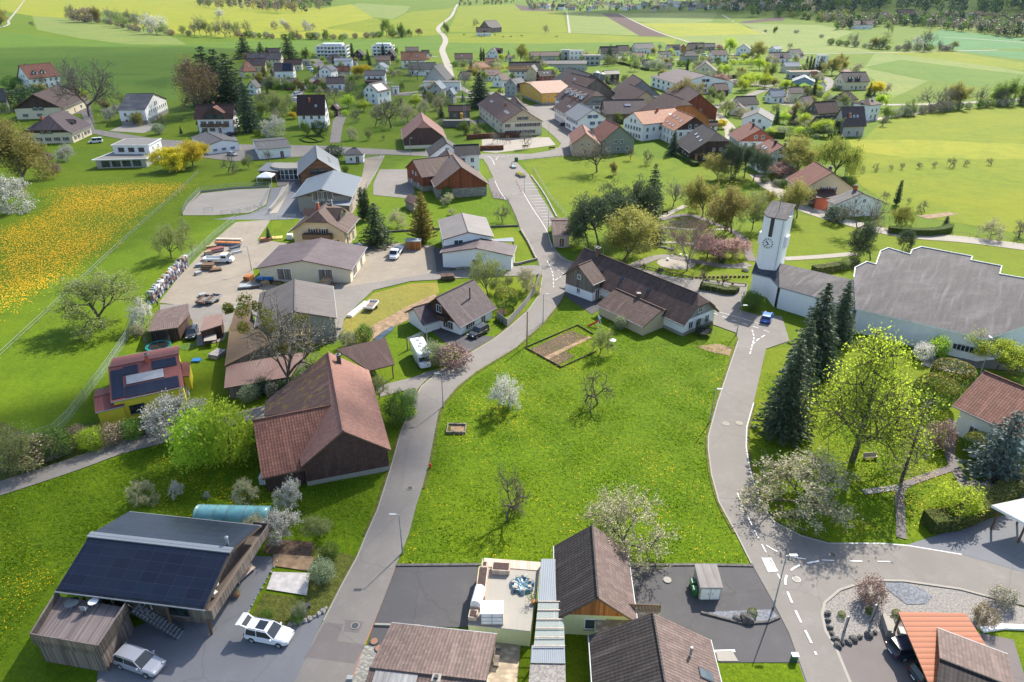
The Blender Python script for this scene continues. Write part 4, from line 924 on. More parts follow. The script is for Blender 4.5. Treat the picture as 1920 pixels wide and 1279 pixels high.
sheet('driveway',[(742,1064),(895,1062),(892,1178),(790,1175),(700,1172),(720,1122)],"dark_asphalt",Z2);sheet('driveway',[(700,1172),(790,1175),(760,1210),(690,1210)],"dark_asphalt",Z2+.002)
sheet('paved_strip',[(684,1211),(740,1212),(700,1300),(652,1300)],"cobbles",Z2)
sheet('driveway',[(1180,1063),(1412,1062),(1450,1131),(1480,1190),(1500,1243),(1352,1243),(1240,1170),(1180,1150)],"dark_asphalt",Z2)
sheet('driveway',[(1701,1022),(1860,972),(1940,955),(1940,1080),(1803,1040)],"smooth_asphalt",Z2);sheet('driveway',[(1569,1218),(1640,1190),(1690,1160),(1900,1200),(1930,1300),(1602,1300)],"patch_asphalt",Z2)
sheet('gravel_bed',[(1549,1185),(1543,1150),(1549,1131),(1576,1109),(1609,1098),(1642,1091),(1694,1092),(1799,1107),(1897,1133),(1930,1142),(1930,1175),(1840,1180),(1780,1170),(1690,1180),(1640,1190),(1570,1216)],"gravel_grey",Z1);sheet('blue_gravel',[(1650,1095),(1690,1093),(1730,1105),(1748,1120),(1735,1133),(1700,1134),(1675,1115)],"gravel_blue",Z2)
sheet('gravel_yard',[(298,568),(320,540),(335,520),(400,452),(442,417),(508,412),(482,452),(505,452),(560,460),(474,505),(480,530),(545,540),(610,560),(530,580),(440,585)],"gravel_yard",Z2)
sheet('yard_road',[(300,572),(440,572),(520,562),(610,545),(650,490),(650,462),(720,455),(815,462),(818,510),(900,505),(1000,498),(1016,500),(1016,516),(870,522),(770,528),(700,545),(668,575),(645,600),(640,625),(605,620),(600,590),(440,592),(420,640),(370,650),(360,600),(300,600)],"asphalt",Z3+.006)
sheet('yard',[(655,470),(680,462),(810,465),(812,512),(720,528),(640,540),(630,520)],"gravel_yard",Z3+.010)
sheet('driveway',[(800,612),(842,600),(870,628),(932,632),(875,672),(862,655),(830,640)],"dark_asphalt",Z2);sheet('driveway',[(775,708),(800,698),(832,690),(800,722),(784,738),(777,728)],"asphalt",Z2)
sheet('driveway',[(705,725),(775,708),(777,728),(712,745)],"asphalt",Z2)
sheet('driveway',[(812,465),(842,470),(855,505),(820,512)],"dark_asphalt",Z3+.012)
sheet('riding_ground',[(343,404),(352,386),(378,363),(440,356),(507,353),(499,384),(470,399),(400,404)],"sand",Z2)
sheet('paddock',[(509,353),(570,343),(610,398),(565,412),(500,412),(400,412),(470,401),(500,386)],"smooth_asphalt",Z1);sheet('paddock_strip',[(530,350),(548,350),(520,400),(505,402)],"pale_track",Z3)
sheet('gravel_strip',[(685,297),(722,291),(708,320),(690,350),(672,380),(662,400),(640,400),(660,370),(678,335)],"gravel_yard",Z2)
sheet('terrace_paving',[(515,322),(570,320),(575,345),(520,350)],"patch_asphalt",Z3)
sheet('farm_yard',[(700,345),(712,318),(770,318),(778,362),(760,372),(700,366)],"asphalt",Z2)
sheet('playground',[(903,262),(960,256),(1030,258),(1042,272),(1000,278),(930,287),(905,285)],"pale_track",Z2)
sheet('driveway',[(915,336),(925,334),(943,365),(958,377),(925,372),(917,350)],"patch_asphalt",Z3+.006)
sheet('forecourt',[(1070,532),(1140,570),(1110,590),(1060,556)],"dark_asphalt",Z2)
sheet('gravel_drive',[(205,246),(260,222),(300,238),(270,250)],"pale_track",Z2);sheet('driveway',[(160,200),(150,180),(165,178),(180,240)],"patch_asphalt",Z2)
sheet('driveway',[(380,262),(430,240),(445,262),(430,272)],"asphalt",Z2)
R=lambda w,*px,m="pale_track",z=.03,n='road':ribbon(n,list(px),w,m,.06)
R(5.5,(842,128),(833,106),(828,92),(836,80),(834,68),(821,58),(822,50),(834,41),(848,30),(853,16),(858,8),m="pale_track",z=.06)
R(4,(842,128),(848,150),(870,170),(905,182),(930,170),(985,198));R(5,(1290,205),(1335,200),(1350,222),(1370,240),(1372,262),m="pale_track");R(5,(1335,205),(1370,190),(1400,183),(1420,172),(1470,162),(1540,178),(1560,150),(1530,140),m="asphalt")
R(3.2,(1161,26),(1190,40),(1225,57),(1262,70),(1300,82),n='farm_track',z=.07);R(3,(1345,23),(1380,45),(1435,63),n='farm_track',z=.07);R(3.5,(46,0),(28,25),(14,40),(19,46),(0,52),n='farm_track',z=.06)
R(4,(1490,101),(1600,100),(1685,98),(1790,96),(1870,94),n='farm_track',z=.06);R(4,(1770,70),(1850,75),(1925,80),n='farm_track',z=.08);R(3,(1063,22),(1068,62),n='farm_track',z=.08)
R(4.5,(1655,197),(1740,196),(1830,192),(1930,186));R(3,(1610,232),(1650,222),(1700,215),(1735,210),n='footpath');R(5,(1420,328),(1440,350),(1465,362),(1500,390),(1560,410),(1640,430),(1700,442),(1800,448),(1930,465),m="pale_track")
R(4,(700,178),(740,176),(790,172),(800,170),m="pale_track");R(4,(775,178),(850,182),(905,184))
R(4,(1320,160),(1370,150),(1420,152),(1470,160));R(4,(1240,110),(1280,112),(1330,112),(1400,112),(1460,116),(1500,122),(1540,135))
R(2.4,(1185,500),(1240,478),(1290,488),(1370,502),(1405,496),m="asphalt",z=.026,n='footpath');R(1.6,(1238,410),(1260,398),(1285,386),n='footpath',z=.026);R(2.0,(1240,412),(1290,400),(1340,420),(1390,440),(1400,470),(1410,490),m="patch_asphalt",z=.025,n='footpath');R(2.2,(1470,486),(1540,482),(1604,476),m="pale_track",n='footpath',z=.026)
R(1.0,(1230,425),(1300,432),(1370,430),m="pale_track",n='footpath',z=.027);R(1.2,(1225,455),(1290,455),(1350,470),m="pale_track",n='footpath',z=.027)
R(1.0,(1690,1010),(1688,960),(1685,914),(1720,900),(1755,888),(1785,878),m="patch_asphalt",n='footpath',z=.026);R(.9,(1618,924),(1660,918),(1685,914),m="cobbles",n='footpath',z=.027);R(1.2,(1820,935),(1800,895),(1785,870),(1778,845),(1790,790),m="patch_asphalt",n='footpath',z=.026)
R(2.0,(1730,680),(1760,690),(1830,700),m="pale_track",n='footpath',z=.025);R(3.0,(1740,678),(1800,680),(1925,690),m="asphalt",n='footpath',z=.024)
b=MB();p=P(1268,494)
b.prism([(p.x+4.2*cos(i*.524),p.y+3.6*sin(i*.524)) for i in range(12)],0,.05,'pale_track');tag(b.build('paved_circle'),kind='structure')
for px_ in ([q for q in roadA if 560<q[1]<1010],roadAr[8:24],roadE[4:12],roadEr[:9]):ribbon('verge',px_,.8,"rough_grass",Z2,smooth=1)
sheet('car_park',[(1262,160),(1330,150),(1440,146),(1470,156),(1440,164),(1360,158),(1330,170)],"asphalt",Z3);sheet('street',[(1160,104),(1200,116),(1260,112),(1262,116),(1200,121),(1150,108)],"asphalt",Z3)
def kerb(px,m='concrete',w=.16,h=.11):b=MB();strip(b,px,w,h,m,0,0);tag(b.build('kerb'),kind='structure')
kerb([p for p in roadA if p[1]<960 and p[1]>500]);kerb([(607,1165),(640,1100),(670,1045),(686,1006),(708,957)]);kerb([(1409,1058),(1380,1000),(1348,942),(1334,890),(1328,844),(1328,819),(1338,782),(1345,756),(1384,640)])
kerb([p for p in roadEr if p[1]<1045][:13],m='grey_paint');kerb(roadEr[14:],w=.25);kerb([(1519,1300),(1480,1190),(1450,1131),(1412,1063)],h=.03);kerb([(543,1300),(607,1165)],h=.03)
kerb([(742,1063),(720,1122),(684,1209),(650,1300)],m='terracotta',h=.03,w=.12);kerb([(1803,1040),(1930,1077)],h=.04);kerb([(1430,600),(1400,588),(1384,582),(1400,546)],w=.12)
def marks(px,on,off_,w=.13,smooth=2):
 pts=[Vector(P(*p)[:2]) for p in px];pts=[Vector(q) for q in chaik([tuple(p) for p in pts],smooth)] if smooth else pts
 b=MB();acc=0.0;z=Z3+.050
 for a,c in zip(pts[:-1],pts[1:]):
  ln=(c-a).length;d=(c-a)/ln;n=Vector((-d.y,d.x))*w/2;s=0.0
  while s<ln:
   ph=(acc+s) % (on+off_);st=min((on-ph) if ph<on else (on+off_-ph),ln-s)+1e-4
   if ph<on:p0=a+d*s;p1=a+d*min(s+st,ln);b.poly([(*(p0-n),z),(*(p1-n),z),(*(p1+n),z),(*(p0+n),z)],'road_paint')
   s+=st
  acc+=ln
 return tag(b.build('road_marking'),kind='structure')
marks([(1382,926),(1390,945),(1404,975),(1420,1008),(1432,1030),(1446,1056),(1464,1090)],1.2,.9);marks([(1436,1024),(1452,1034),(1466,1040),(1500,1050),(1560,1053),(1600,1054),(1668,1055)],1.3,1.6)
marks([(1535,1054),(1500,1060),(1480,1072),(1470,1090),(1476,1112),(1488,1140),(1502,1170),(1520,1205),(1530,1230)],1.4,.9,.2)
marks([(1336,588),(1380,604),(1420,616),(1445,625)],1.0,1.0);marks([(1336,583),(1380,595),(1436,612)],60,0,.1);marks([(1410,620),(1414,635),(1411,646),(1406,665)],.9,.5,.18);marks([(1434,630),(1420,638),(1412,646)],1.2,.6,.18)
marks([(1026,490),(1033,505),(1037,515),(1038,540)],1.2,.8);marks([(1034,500),(1050,510),(1060,516)],1.2,.8);marks([(1040,527),(1052,520)],1.4,.5)
marks([(916,294),(924,300),(927,310)],.9,.6,.2);marks([(910,294),(938,294),(960,293)],.9,.6,.2);marks([(930,300),(934,294)],.9,.6,.2);marks([(980,360),(1000,395),(1025,430),(1035,465)],90,0,.12)
marks([(928,340),(935,356),(948,375)],90,0,.12)
for i in range(14):
 v=345+i*5.6;t_=(v-340)/72;u0=973+t_*46;u1=1002+t_*36
 if 358<v<366:continue
 marks([(u0,v+1),(u1,v)],90,0,.1,0)
b=MB();z=Z3+.050                       # zigzag box at the crossing
q=[P(1427,1048),P(1446,1048),P(1459,1074),P(1440,1076)]
for i in range(12):
 f=i/12.0;a_=q[0].lerp(q[3],f);c_=q[1].lerp(q[2],f);g=(q[3]-q[0])*.05;b.poly([(a_.x,a_.y,z),(a_.x+g.x,a_.y+g.y,z),(c_.x+g.x,c_.y+g.y,z),(c_.x,c_.y,z)],'road_paint')
tag(b.build('road_marking'),kind='structure')
def disc(name,u,v,r,m,z=Z3+.052,kind='structure',r2=None,m2=None):
 p=P(u,v);b=MB();b.prism([(p.x+r*cos(i*pi/8),p.y+r*sin(i*pi/8)) for i in range(16)],.0,z,m)
 if r2:b.prism([(p.x+r2*cos(i*pi/8),p.y+r2*sin(i*pi/8)) for i in range(16)],.0,z+.004,m2)
 return tag(b.build(name),kind=kind)
for u,v,c in ((769,917,'dark_metal'),(666,1175,'dark_metal'),(1493,1088,'concrete'),(1561,1042,'dark_metal'),(702,1204,'copper'),(711,1217,'copper'),(1251,1089,'concrete')):disc('manhole_cover',u,v,.42,'dark_metal' if c !='dark_metal' else 'concrete',r2=.34,m2=c)
for u,v in ((1361,796),(1386,795),(1394,957)):disc('survey_mark',u,v,.5,'pale_track',Z3+.050,r2=.2,m2='leaf_pale')
sheet('road_patch',[(610,1168),(645,1172),(632,1203),(686,1210),(665,1246),(572,1234)],"patch_asphalt",Z3+.004)
sheet('road_patch',[(647,1163),(683,1167),(672,1188),(645,1186)],"patch_asphalt",Z3+.006)
sheet('stream',[(700,636),(716,624),(735,612),(740,616),(722,632),(706,642)],"glass",Z3)
sheet('vegetable_bed',[(995,655),(1070,620),(1100,632),(1020,672)],"soil",Z2);sheet('vegetable_bed',[(1027,673),(1060,658),(1078,668),(1048,685)],"soil",Z2);sheet('plot_path',[(1019,671),(1104,631),(1110,634),(1026,676)],"bare_earth",Z3);sheet('lawn',[(990,655),(1085,612),(1115,627),(1052,690)],"lawn",Z1+.004)
sheet('vegetable_bed',[(493,1035),(505,1010),(590,1018),(578,1070),(510,1060),(522,1045)],"soil",Z2);sheet('vegetable_bed',[(512,1040),(590,1045),(580,1072),(512,1062)],"bare_earth",Z3);sheet('ground_cover_fleece',[(512,1074),(582,1076),(575,1118),(500,1106)],"fleece",Z3+.02);sheet('flower_bed',[(494,1112),(575,1124),(570,1150),(540,1166),(470,1158)],"rough_grass",Z2)
sheet('rough_grass',[(478,1170),(540,1174),(611,1150),(640,1100),(670,1045),(590,1022),(570,1140)],"rough_grass",Z1+.002)
sheet('arrow_bed',[(1310,1149),(1445,1144),(1462,1158),(1440,1168),(1395,1170)],"gravel_blue",Z3)
sheet('concrete_pad',[(1342,1222),(1372,1221),(1384,1241),(1346,1241)],"concrete",Z3);sheet('terrace_paving',[(925,1185),(978,1190),(968,1300),(900,1300)],"paving_slabs",Z2)
sheet('gravel_verge',[(1305,650),(1345,645),(1372,652),(1368,668),(1330,660)],"bare_earth",Z2)
sheet('chip_ground',[(1530,380),(1560,385),(1570,402),(1540,400)],"concrete",Z2);sheet('vegetable_bed',[(1718,405),(1780,398),(1798,402),(1740,411)],"bare_earth",Z2)
# ---------------------------------------------------------------- buildings close by
def fn_barn(o,I,L,W,he,hr,s):
 for sy in (-1,1):solar(o,I,L,W,he,hr,-.985,.985,sy*.07,sy*.97)
 b=MB();b.box(-L/2-.05,-.35,hr+.0,L/2+.05,.35,hr+.13,'light_metal');b.build('ridge_cap',o)
 b=MB();b.tube((L*.44,.9,hr-1.0),(L*.44,.9,hr+.7),.14,.14,'galvanised',10);b.tube((L*.44,.9,hr+.75),(L*.44,.9,hr+.9),.22,.05,'galvanised',10);b.build('chimney',o)
hr_,he_=5.8,4.0
barn=house('solar_barn',"timber barn with dark blue solar panel roof| and side balcony at the lower left",(168,1003),(434,1033),(386,1143),hr_,he_,cat='barn',wall='old_boards',gable='orange_boards',roof='slate_blue',og=1.6,oe=1.5,fn=fn_barn,win='wide_dark',wnum=3)
BF,BL,BW=CENTRES[-1][1:]
balcony(barn,Matrix.Identity(4),BL/2-1.5,BL/2+.3,-BW/2+.3,BW/2+1.0,2.5,'old_boards',1.0)
for i,(y,mm) in enumerate(((-2.6,'orange_boards'),(0.6,'orange_boards'),(3.2,'orange_boards'))):
 b=MB();b.cbox(BL/2-1.52,y,2.52,.12,1.3,2.0,mm);b.build('door',barn)
for x in (-BL/2+2,-BL/6,BL/5,BL/2-.5):
 b=MB();b.tube((x,-BW/2+.5,0),(x+.2,-BW/2+.5,he_-.1),.13,.13,'brown_wood',6);b.build('post',barn)
pts=[Vector(P(*q,2.9)[:2]) for q in ((62,1200),(188,1222),(241,1140),(112,1118))]
dc=sum(pts,Vector((0,0)))/4;o=root('deck_annex',dc.x,dc.y,label="weathered timber annex with roof deck at the lower left of the solar barn",cat='annex')
q=[p-dc for p in pts];LAND.append(("timber roof deck",dc.x,dc.y))
b=MB();b.prism([tuple(p*.96) for p in q],0,2.68,'old_boards');b.build('wall',o)
b=MB();b.prism([tuple(p) for p in q],2.7,2.9,'deck_boards');b.build('deck',o)
b=MB()
for i in (0,1,3):
 a_,c_=q[i],q[(i+1) % 4];n=int((c_-a_).length/.16)
 for j in range(n):p=a_.lerp(c_,j/n);b.cbox(p.x,p.y,2.3,.11,.05,1.35,'old_boards',None)
 b.tube((a_.x,a_.y,3.7),(c_.x,c_.y,3.7),.07,.07,'deck_boards',4)
b.build('railing',o)
a_=P(252,1138,2.9);c_=P(340,1192);o=root('outside_stair',c_.x,c_.y,label="blue-grey steel stair down from the deck in front of the solar barn",cat='stair');b=MB();n=14
d=(a_-c_);nn=Vector((-d.y,d.x,0)).normalized()*.55
for i in range(n):
 p=d*((i+.5)/n);b.slab([tuple(p-nn-Vector((d.x,d.y,0))/n*.45),tuple(p+nn-Vector((d.x,d.y,0))/n*.45),tuple(p+nn+Vector((d.x,d.y,0))/n*.45),tuple(p-nn+Vector((d.x,d.y,0))/n*.45)],.05,'galvanised')
b.build('tread',o).data;b=MB()
for s in (-1,1):b.tube(tuple(nn*s),tuple(d+nn*s),.07,.07,'dark_metal',4);b.tube(tuple(nn*s+Vector((0,0,.9))),tuple(d+nn*s+Vector((0,0,.9))),.03,.03,'dark_metal',4)
b.build('stringer',o)
def table(label,u,v,z,r,m='white_paint',cat='table',group=None):
 p=P(u,v,z);o=root('round_table',p.x,p.y,z,0,label,cat,group);b=MB();b.prism([(r*cos(i*pi/8),r*sin(i*pi/8)) for i in range(16)],.7,.74,m);b.build('table_top',o)
 for i in range(3):b=MB();b.tube((.08*cos(i*2.1),.08*sin(i*2.1),.7),(r*.6*cos(i*2.1),r*.6*sin(i*2.1),0),.025,.025,'galvanised',5);b.build('leg',o)
table("dark glass-topped round table on the timber roof deck",139,1140,2.9,.62,'glass');table("smaller white round table on the timber roof deck",179,1138,2.9,.45)
def chair(label,u,v,z,a,m='white_paint',group=None,sc=1.0):
 p=P(u,v,z);o=root('garden_chair',p.x,p.y,z,radians(a),label,'chair',group);b=MB();b.cbox(0,0,.42,.46,.46,.05,m);b.build('seat',o);b=MB();b.cbox(-.22,0,.47,.04,.46,.5,m);b.build('backrest',o)
 for sx in (-1,1):
  for sy in (-1,1):b=MB();b.tube((sx*.2,sy*.2,0),(sx*.2,sy*.2,.42),.02,.02,m,4);b.build('leg',o)
chair("metal chair between the two round tables on the timber roof deck",161,1148,2.9,90,'galvanised')
table("small white round table on the balcony of the solar barn",406,1106,2.5,.35);chair("white chair on the balcony of the solar barn",404,1117,2.5,60)

def fn_big(o,I,L,W,he,hr,s):add_chimney(o,I,-L*.40,-s*-1.2,hr-1.0,.55,1.4,'dark_metal')
house('farm_barn',"large barn with orange-red tiled roof and dark shingled gable| beside the lower road",(616,660),(643,808),(727,841),7.3,3.3,cat='barn',wid=10.7,wall='shingle_wall',roof='pinkish_tile',og=.35,oe=.4,base=('concrete',.7),nowin=True,gutter=False,fn=fn_big,
 wings=[dict(R1=(474,789),R2=(633,758),E=(566,871),hr=6.6,he=2.4,wall='shingle_wall',roof='brick_tile',og=.3,oe=.3,nowin=True,gutter=False,wid=12.5)])
BIGB=[x for x in COL.objects if x.get('label','').startswith('large barn with orange-red')][0]
def mono(name,label,quad,hts,wallm,roofm,base=0.0,t=.18,cat='shed',inset=.35,openings=None,posts=False,under='brown_wood'):
 """lean-to roof given by its four seen corners and their heights"""
 pts=[P(*q,h) for q,h in zip(quad,hts)];c=sum(pts,Vector())/len(pts);short,lab=split_label(label);o=root(name,c.x,c.y,0,0,lab,cat);LAND.append((short,c.x,c.y))
 q=[Vector((p.x-c.x,p.y-c.y,p.z)) for p in pts]
 area=sum(q[i].x*q[(i+1) % len(q)].y-q[(i+1) % len(q)].x*q[i].y for i in range(len(q)))
 if area<0:q=q[::-1]
 b=MB();b.slab([tuple(p) for p in q],t,roofm,under);b.build('roof',o);m=sum((Vector((p.x,p.y,0)) for p in q),Vector())/len(q)
 w=[Vector((p.x,p.y,p.z)) for p in q];w2=[]
 for p in w:d=Vector((m.x-p.x,m.y-p.y,0)).normalized()*inset*1.4;w2.append(Vector((p.x+d.x,p.y+d.y,p.z-t)))
 if posts:
  for p in w2:b=MB();b.cbox(p.x,p.y,0,.16,.16,p.z-.01,'brown_wood');b.build('post',o)
 else:
  b=MB()
  for i in range(len(w2)):
   a_,c_=w2[i],w2[(i+1) % len(w2)];b.poly([(a_.x,a_.y,-.2),(c_.x,c_.y,-.2),(c_.x,c_.y,c_.z),(a_.x,a_.y,a_.z)],wallm)
  b.build('wall',o)
 return o
mono('carport',"dark brown tiled open shed| behind the orange-red tiled barn",[(630,655),(723,633),(740,683),(692,695)],[3.6,3.4,2.6,2.6],'old_boards','maroon_tile',cat='shed',posts=True)
def fn_old(o,I,L,W,he,hr,s):pass
house('workshop',"old workshop with lichen-grey corrugated roof| beside the yard road",(553,524),(552,584),(608,592),6.2,4.2,cat='workshop',wid=13,wall='concrete',roof='old_corrugated',og=.3,oe=.3,win='small',wnum=1)
mono('lean_to',"rust-streaked and mossy corrugated lean-to| left of the old grey workshop",[(440,582),(470,566),(466,600),(512,640),(421,686),(430,620)],[3.2,3.8,4.0,4.0,2.8,2.9],'old_boards','rust_corrugated')
mono('lean_to',"reddish brown sheet metal lean-to| at the foot of the mossy roof",[(424,685),(515,669),(575,660),(545,706),(420,728)],[2.6,2.7,2.8,2.2,2.0],'old_boards','brown_metal')
p=P(550,660);o=root('timber_scaffold',p.x,p.y,0,radians(8),"new yellow timber roof frame in front of the old grey workshop",'timber frame');bb=None
for i in range(6):b=MB();b.cbox(-2.9+i*1.15,0,0,.12,.12,3.0,'new_timber');b.cbox(-2.9+i*1.15,3,0,.12,.12,3.4,'new_timber');b.tube((-2.9+i*1.15,0,3),(-2.9+i*1.15,3,3.4),.07,.07,'new_timber',4);b.build('rafter',o)
for y,z in ((0,3.0),(1.5,3.25),(3,3.45),(0,1.5)):b=MB();b.box(-3,y-.06,z,3,y+.06,z+.12,'new_timber');b.build('beam',o)
def fn_yel(o,I,L,W,he,hr,s):
 solar(o,I,L,W,he,hr,-.95,-.62,s*.12,s*.95);solar(o,I,L,W,he,hr,-.6,.88,s*.66,s*.98);solar(o,I,L,W,he,hr,.2,.9,s*.07,s*.33);solar(o,I,L,W,he,hr,-.6,-.2,s*.07,s*.33)
 solar(o,I,L,W,he,hr,-.55,.5,s*.36,s*.62,'grey_paint','solar_collector');add_chimney(o,I,.1*L/2,s*.4,hr-.1,.5,1.2,'red_plaster')
house('yellow_house',"bright yellow house with red metal roof and solar panels| by the green wire fence",(203,690),(335,664),(328,728),5.4,3.6,wall='yellow_plaster',roof='red_metal',og=.25,oe=.35,win='wide_dark',wnum=2,fn=fn_yel,fine=True,
 wings=[dict(R1=(176,745),R2=(229,733),E=(231,761),hr=3.3,he=2.7,wall='yellow_plaster',roof='red_metal',og=.2,oe=.2,nowin=True)])
mono('porch',"small red metal lean-to porch| at the right end of the yellow house",[(340,680),(356,678),(355,705),(342,706)],[2.6,2.5,2.4,2.5],'yellow_plaster','red_metal',inset=.15)
mono('shed',"brown flat-roofed shed with open corner| by the blossom tree",[(292,583),(353,569),(354,590),(333,614),(277,622)],[2.9,2.9,2.9,2.6,2.6],'dark_boards','brown_flat_tile',inset=.25)
mono('shed',"smaller reddish brown shed| beside the parked black car",[(383,594),(417,588),(416,609),(374,622)],[2.7,2.7,2.5,2.5],'dark_boards','brown_metal',inset=.2)
house('workshop',"large cream workshop with plum-grey corrugated roof| by the gravel yard",(603,446),(566,488),(629,506),5.0,3.1,cat='workshop',wid=19.5,wall='cream_plaster',roof='plum_corrugated',og=.5,oe=.5,win='gate',wnum=2,fine=True)
def fn_bei(o,I,L,W,he,hr,s):
 dormer(o,I,L,W,he,hr,-.1,s,5.0,.62,hr-.3,'beige_plaster','brown_tile',win='wide');dormer(o,I,L,W,he,hr,-.3,-s,3.0,.7,hr-.8,'beige_plaster','brown_tile')
 add_chimney(o,I,-L*.1,-s*1.5,hr-.9,.6,1.5,'red_plaster');add_chimney(o,I,-L*.3,s*1.0,hr-.6,.5,1.2)
 balcony(o,I,L/2-.6,L/2+.8,-3.3,3.3,2.9,'brown_wood',1.0)
house('house',"beige house with brown half-hipped roof and balcony| above the cream workshop",(618,375),(590,402),(636,442),8.4,4.1,wid=13.5,wall='beige_plaster',roof='brown_tile',og=.9,oe=.9,hip=(.4,.4),win='std_brown',fn=fn_bei,fine=True)
house('stable',"stable with blue-grey metal roof and weathered timber gable| beside the paddock",(626,319),(602,355),(657,368),6.2,4.0,cat='stable',wid=15.5,wall='concrete',gable='old_boards',roof='blue_metal',og=.8,oe=1.2,win='gate',wnum=1)
mono('lean_to',"pale metal lean-to roof| at the right front of the stable",[(615,372),(662,371),(656,386),(608,383)],[2.9,2.9,2.6,2.6],'old_boards','light_metal',inset=.3)
def fn_log(o,I,L,W,he,hr,s):
 for i in range(3):skylight(o,I,L,W,he,hr,-.2+.25*i,s*.55,.8,.8)
 balcony(o,I,L/2-.5,L/2+1.0,-3.4,3.4,2.9,'brown_wood',.9)
house('log_house',"log house with steep grey metal roof and bowed glass conservatory| beside the riding ground",(592,272),(595,297),(631,316),8.3,3.6,wid=12.5,wall='log_wall',roof='grey_seam',og=.9,oe=.8,win='big_dark',wnum=2,fn=fn_log)
p=P(545,336);o=root('conservatory',p.x,p.y,label="bowed glass conservatory with pale flat roof left of the log house",cat='conservatory');LAND.append(("bowed glass conservatory",p.x,p.y))
b=MB();g=MB();b2=MB();N=14;rr=6.2
arc=[(rr*cos(pi+pi*i/N)*1.05,rr*sin(pi+pi*i/N)*.75+3.5) for i in range(N+1)]
b.prism(arc+[(rr*1.05,6.5),(-rr*1.05,6.5)],3.3,3.6,'concrete');b.build('roof',o)
g.prism([(x*.95,y*.95+.2) for x,y in arc]+[(rr,6.3),(-rr,6.3)],0.1,3.3,'glass');g.build('glazing',o)
for x,y in arc:b2.cbox(x*.96,y*.96+.15,0,.14,.14,3.3,'white_paint')
for z in (.15,1.6,3.15):
 for a_,c_ in zip(arc[:-1],arc[1:]):b2.tube((a_[0]*.96,a_[1]*.96+.15,z),(c_[0]*.96,c_[1]*.96+.15,z),.06,.06,'white_paint',4)
b2.build('frame',o)
mono('annex',"low hipped grey annex| left of the bowed glass conservatory",[(482,320),(500,305),(530,304),(522,321)],[2.9,3.6,3.6,2.9],'brown_wood','grey_seam',cat='annex',inset=.5)
def tent(label,u,v,w=3.6,h=2.3,hp=3.4,m='white_paint',a=0):
 p=P(u,v);o=root('party_tent',p.x,p.y,0,a,label,'tent');b=MB()
 for i in range(4):
  c=[(-w/2,-w/2),(w/2,-w/2),(w/2,w/2),(-w/2,w/2)];a_,c_=c[i],c[(i+1) % 4];b.poly([(*a_,h),(*c_,h),(0,0,hp)],m);b.poly([(*a_,h-.3),(*c_,h-.3),(*c_,h),(*a_,h)],m)
 b.build('canopy',o)
 for x in (-1,1):
  for y in (-1,1):b=MB();b.tube((x*w/2,y*w/2,0),(x*w/2,y*w/2,h),.05,.05,m,6);b.build('post',o)
tent("white pavilion tent on the terrace below the glass conservatory",501,343,4.4)
house('garage',"white outbuilding with shallow grey roof| beside the crossroad",(476,266),(538,261),(538,276),4.3,3.4,cat='garage',wall='white_plaster',roof='grey_tile',og=.3,oe=.3,win='small',wnum=2)
hs('hut',"small white hut with grey hipped roof| right of the log house",647,687,306,277,5,1.15,.62,cat='hut',wall='white_plaster',roof='grey_tile',hip=(1,1),og=.3,oe=.3,win='small',wnum=2)
def box_building(o,quad,z0,z1,wall,roof,over=.0,name='storey',trim='white_paint',t=.25):
 fr=o.matrix_world;q=[fr.inverted()@ P(*k,z1) for k in quad];c=sum(q,Vector())/4
 w=[c+(p-c)*(1-over) for p in q];b=MB();b.prism([(p.x,p.y) for p in w],z0,z1-t-.002,wall);b.build(name,o)
 b=MB();b.prism([(p.x,p.y) for p in q],z1-t,z1,trim);k=[c+(p-c)*.95 for p in q];b.prism([(p.x,p.y) for p in k],z1-.02,z1+.03,roof);b.build('roof',o);return w
def face_windows(o,a,b,z,n,kind,lo=.08,hi=.92,push=.04):
 """n openings along the wall from local point a to b (outside to the right of a->b)"""
 a=Vector(a[:2]);b=Vector(b[:2]);d=(b-a).normalized();nrm=Vector((d.y,-d.x));ang=atan2(nrm.y,nrm.x)+pi/2
 for i in range(n):
  p=a.lerp(b,lo+(hi-lo)*((i+.5)/n));add_window(o,Fr(p.x+nrm.x*push,p.y+nrm.y*push,z,ang),kind,True)
p=P(250,308);o=root('villa',p.x,p.y,label="white flat-roofed two-storey villa above the dandelion meadow",cat='villa');LAND.append(("white flat-roofed villa",p.x,p.y))
w1=box_building(o,[(171,300),(275,297),(303,280),(218,282)],0,3.0,'grey_plaster','gravel_grey',.10);face_windows(o,w1[0],w1[1],1.4,4,'big_dark')
w2=box_building(o,[(207,272),(279,272),(303,259),(234,260)],3.0,6.1,'white_plaster','gravel_grey',.06,'upper_storey');face_windows(o,w2[0],w2[1],4.5,3,'wide_dark');face_windows(o,w2[1],w2[2],4.5,2,'small')
house('garage',"pale hut with grey roof and blue window frames| left of the crossroad",(386,247),(417,262),(376,267),4.6,3.3,cat='garage',wall='white_plaster',roof='grey_tile',og=.3,oe=.3,win='small_blue',wnum=3)
def fn_f15(o,I,L,W,he,hr,s):pass
house('farmhouse',"old farmhouse with brown tiled roof, red timber gable and stone base| beside the parking bays",(849,291),(865,313),(917,346),8.7,3.4,cat='farmhouse',wall='red_boards',gable='red_boards',roof=('brown_flat_tile','brown_tile'),base=('rubble_stone',2.6),og=.5,oe=.5,nowin=True,hip=(.1,0),
 wings=[dict(R1=(773,300),R2=(850,291),E=(779,334),hr=8.0,he=4.4,wall='red_boards',roof='brown_tile',og=.4,oe=.5,base=('rubble_stone',1.5),win='small',wnum=2)])
CF=CENTRES[-1][1]
